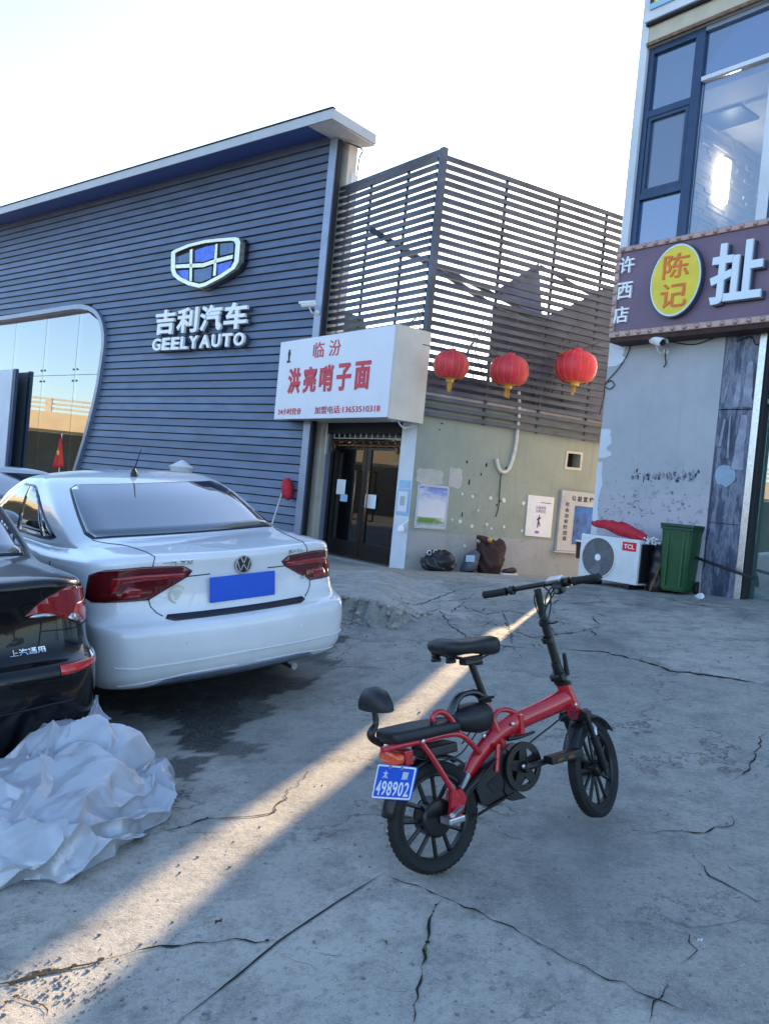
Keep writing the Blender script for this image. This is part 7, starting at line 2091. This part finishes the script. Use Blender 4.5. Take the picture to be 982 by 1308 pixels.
lathe('switch_button', Axes(HX(LBAR - .175, -.048, -.014), HXr, HXu, -HXf), [(0, .006), (.009, .004), (.009, -.006)], MT['steel'], bike, seg=12)
abox('display_unit', HX, LBAR - .225, LBAR - .155, -.03, .02, .014, .030, MT['steel'], bike, bev=.005)
for pts_ in ([(700, 745), (710, 752), (700, 770), (692, 790)], [(716, 748), (704, 757), (703, 775), (700, 790)], [(686, 752), (682, 765), (686, 780), (691, 792)], [(706, 748), (698, 760), (696, 775), (703, 765), (700, 755), (692, 748)], [(738, 908), (728, 925), (733, 950), (738, 975)], [(735, 905), (726, 930), (730, 955)]):
    tube('control_cable', [B3(u_, v_, .035 if u_ > 690 else .02) for u_, v_ in pts_], .0035, MT['wire_black'], bike, smooth_n=5, seg=6)

# wiring and small hardware
for pts_ in ([(B3(640, 950, .03)), B3(625, 985, .05), B3(600, 1012, .06), B3(580, 1030, .06)], [B3(612, 930, .03), B3(600, 948, .05), B3(585, 965, .05), B3(560, 972, .04), B3(530, 968, .02)], [B3(618, 900, -.03), B3(606, 925, -.05), B3(590, 950, -.05)]):
    tube('wiring', pts_, .0032, MT['wire_black'], bike, smooth_n=5, seg=6)
for u_, v_, r_ in ((583, 1036, .078), (668, 979, .095), (655, 925, .034), (735, 900, .034), (618, 940, .028), (540, 947, .066)):
    lathe('bolt', Axes(B3(u_, v_, r_), hv, up, nr), [(.009, -.004), (.009, .003), (.005, .005), (0, .005)], MT['steel'], bike, seg=6)

# ================================================================== crumpled silver car cover
from mathutils.geometry import delaunay_2d_cdt
def facet_field(seed, spacing, half, amp):
    """flat facets meeting in sharp creases: random heights on a random triangulation"""
    r_ = random.Random(seed); pts = []
    n_ = int(2 * half / spacing) + 1
    for i in range(-1, n_ + 2):
        for j in range(-1, n_ + 2):
            pts.append(Vector((-half + (i + r_.uniform(-.45, .45)) * spacing, -half + (j + r_.uniform(-.45, .45)) * spacing)))
    vs, _, tri, *_rest = delaunay_2d_cdt(pts, [], [], 0, 1e-6)
    V_ = np.array([(v.x, v.y) for v in vs]); T_ = np.array([t for t in tri if len(t) == 3]); H_ = np.array([r_.uniform(-1, 1) for _ in vs]) * amp
    def f(x, y):
        out = np.zeros_like(x); 
        A, B_, C_ = V_[T_[:, 0]], V_[T_[:, 1]], V_[T_[:, 2]]
        det = (B_[:, 0] - A[:, 0]) * (C_[:, 1] - A[:, 1]) - (C_[:, 0] - A[:, 0]) * (B_[:, 1] - A[:, 1])
        for s0 in range(0, len(x), 2000):
            X_, Y_ = x[s0:s0 + 2000, None], y[s0:s0 + 2000, None]
            u = ((X_ - A[:, 0]) * (C_[:, 1] - A[:, 1]) - (C_[:, 0] - A[:, 0]) * (Y_ - A[:, 1])) / det
            v = ((B_[:, 0] - A[:, 0]) * (Y_ - A[:, 1]) - (X_ - A[:, 0]) * (B_[:, 1] - A[:, 1])) / det
            ins = (u >= -1e-6) & (v >= -1e-6) & (u + v <= 1 + 1e-6)
            k = np.argmax(ins, axis=1); i_ = np.arange(len(k))
            uu, vv = u[i_, k], v[i_, k]
            h = H_[T_[k, 0]] * (1 - uu - vv) + H_[T_[k, 1]] * uu + H_[T_[k, 2]] * vv
            out[s0:s0 + 2000] = h * ins[i_, k]
        return out
    return f
nR, nT = 130, 360
rr_, tt_ = np.meshgrid(np.linspace(.0, 1, nR), np.linspace(0, 2 * math.pi, nT, endpoint=False), indexing='ij')
rr_, tt_ = rr_.ravel(), tt_.ravel()
px_, py_ = rr_ * np.cos(tt_), rr_ * np.sin(tt_)
f1, f2, f3, f4 = facet_field(4, .42, 1.3, 1), facet_field(9, .22, 1.3, 1), facet_field(15, .11, 1.3, 1), facet_field(33, .055, 1.3, 1)
g1_, g2_ = facet_field(41, .30, 1.3, 1), facet_field(52, .16, 1.3, 1)
def tri(t): return np.abs((t % 1.0) - .5) * 2
a1, a2, a3, a4 = f1(px_, py_), f2(px_, py_), f3(px_, py_), f4(px_, py_)
b1, b2 = g1_(px_, py_), g2_(px_, py_)
outl = .60 * (1 + .05 * np.sin(3 * tt_ + 1) + .03 * np.sin(7 * tt_) + .02 * np.sin(13 * tt_ + 2))
ang = rr_ ** 1.15 * (math.pi / 2 + .28)
R3 = outl * np.sin(ang) / 1.0 * (1 - .10 * np.clip(rr_ - .85, 0, 1) / .15)
Z3 = .24 * np.maximum(-.10, np.cos(ang))
rim = np.clip((rr_ - .42) / .3, 0, 1)
def saw(t, k=.14):
    # a fold: rises slowly, then turns under sharply
    t = t % 1.0
    return np.where(t < 1 - k, t / (1 - k), (1 - t) / k)
w1 = 2.6 * (px_ * .45 + py_ * .9) + .75 * a1 + .25 * b2
w2 = 2.6 * (px_ * .95 - py_ * .3) + .8 * b1 + .3 * a2
w3 = rr_ * 5.0 + .9 * a1 + .6 * b1 + .18 * np.sin(tt_ * 3)
s1_, s2_, s3_ = saw(w1) - .5, saw(w2) - .5, saw(w3, .2) - .5
core = np.clip(1.15 - rr_ * 1.05, 0, 1)
dz = .065 * a1 + .030 * a2 + .012 * a3 + .003 * a4 + (.080 * s1_ + .050 * s2_) * core + .055 * s3_ * rim
dr = .04 * b1 * rr_ + .035 * b2 * rr_ + .045 * (saw(w3 + .12, .2) - .5) * rim + .02 * a3 * rr_ + .03 * s1_ * core * rr_
XX = (R3 + dr) * np.cos(tt_) * 1.08; YY = (R3 + dr) * np.sin(tt_) * .92
ZZ = Z3 + dz
cv_c, cv_a = (-1.44, 3.63), rad(38)
ca_, sa_ = math.cos(cv_a), math.sin(cv_a)
X2 = XX * ca_ - YY * sa_ + cv_c[0]; Y2 = XX * sa_ + YY * ca_ + cv_c[1]
# higher where it was dropped against the bumper
lift = np.exp(-(((X2 + 1.28) / .28) ** 2 + ((Y2 - 3.95) / .30) ** 2))
ZZ = ZZ + .15 * lift
Z2 = gz(X2, Y2) + np.maximum(ZZ, -.004) + .006
def cover_mat():
    m, n, b = new_mat('silver_cover')
    v = objvec(n)
    c = ramp(n, noise(n, v, 4, 6), [(.3, (.42, .44, .48)), (.7, (.54, .56, .60))])
    n.links.new(c, b.inputs['Base Color']); b.inputs['Metallic'].default_value = .3; b.inputs['Roughness'].default_value = .40
    h = math_n(n, 'ADD', noise(n, v, 14, 3, .5), math_n(n, 'MULTIPLY', noise(n, v, 60, 4, .7), .2))
    bump(n, b, h, .3, .01)
    MT['silver_cover'] = m
cover_mat()
fc = [(i * nT + j, (i + 1) * nT + j, (i + 1) * nT + (j + 1) % nT, i * nT + (j + 1) % nT) for i in range(nR - 1) for j in range(nT)]
cv = mesh_obj('car_cover', np.stack([X2, Y2, Z2], 1).tolist(), fc, MT['silver_cover'], None, smooth=True)
cv.data.set_sharp_from_angle(angle=rad(24))
tag(cv, 'crumpled silver car cover heaped on the concrete beside the black car', 'car cover')

# a corner of the cover still caught on the black car's bumper
q0 = np.array(BK.pt(1.75, BK.kz(1.75, .42), .012)); q1 = np.array(BK.pt(1.95, BK.kz(1.95, .30), .02))
i0 = int(np.argmin((X2 + 1.22) ** 2 + (Y2 - 4.0) ** 2 - Z2 * .3)); q2 = np.array([X2[i0], Y2[i0], Z2[i0]])
bm = bmesh.new(); rows_ = []
for i in range(12):
    t_ = i / 11; c_ = q0 * (1 - t_) ** 2 + 2 * q1 * t_ * (1 - t_) + (q2 - V3(0, 0, .03)) * t_ ** 2; w_ = .012 + .11 * t_ ** 1.3
    rows_.append([bm.verts.new(c_ + V3(.78, .62, 0) * w_ * (j / 6 - .5) + V3(.3, -.5, .2) * .018 * (tri(j * .37 + i * .21) - .5)) for j in range(7)])
for i in range(11):
    for j in range(6): bm.faces.new((rows_[i][j], rows_[i][j + 1], rows_[i + 1][j + 1], rows_[i + 1][j]))
fl_ = bm_obj('caught_corner', bm, MT['silver_cover'], cv)
fl_.modifiers.new('t', 'SOLIDIFY').thickness = .003
# stitched seams
for a_, b_ in ((.6, 2.4), (3.6, 5.2)):
    pts_ = []
    for k in range(70):
        t_ = k / 69; r_i = int((.25 + .6 * t_) * (nR - 1)); th_i = int(((a_ + (b_ - a_) * t_ * .5) % (2 * math.pi)) / (2 * math.pi) * nT) % nT
        i_ = r_i * nT + th_i; pts_.append((X2[i_], Y2[i_], Z2[i_] + .002))
    tube('seam_welt', pts_, .0035, MT['silver_cover'], cv, seg=5)
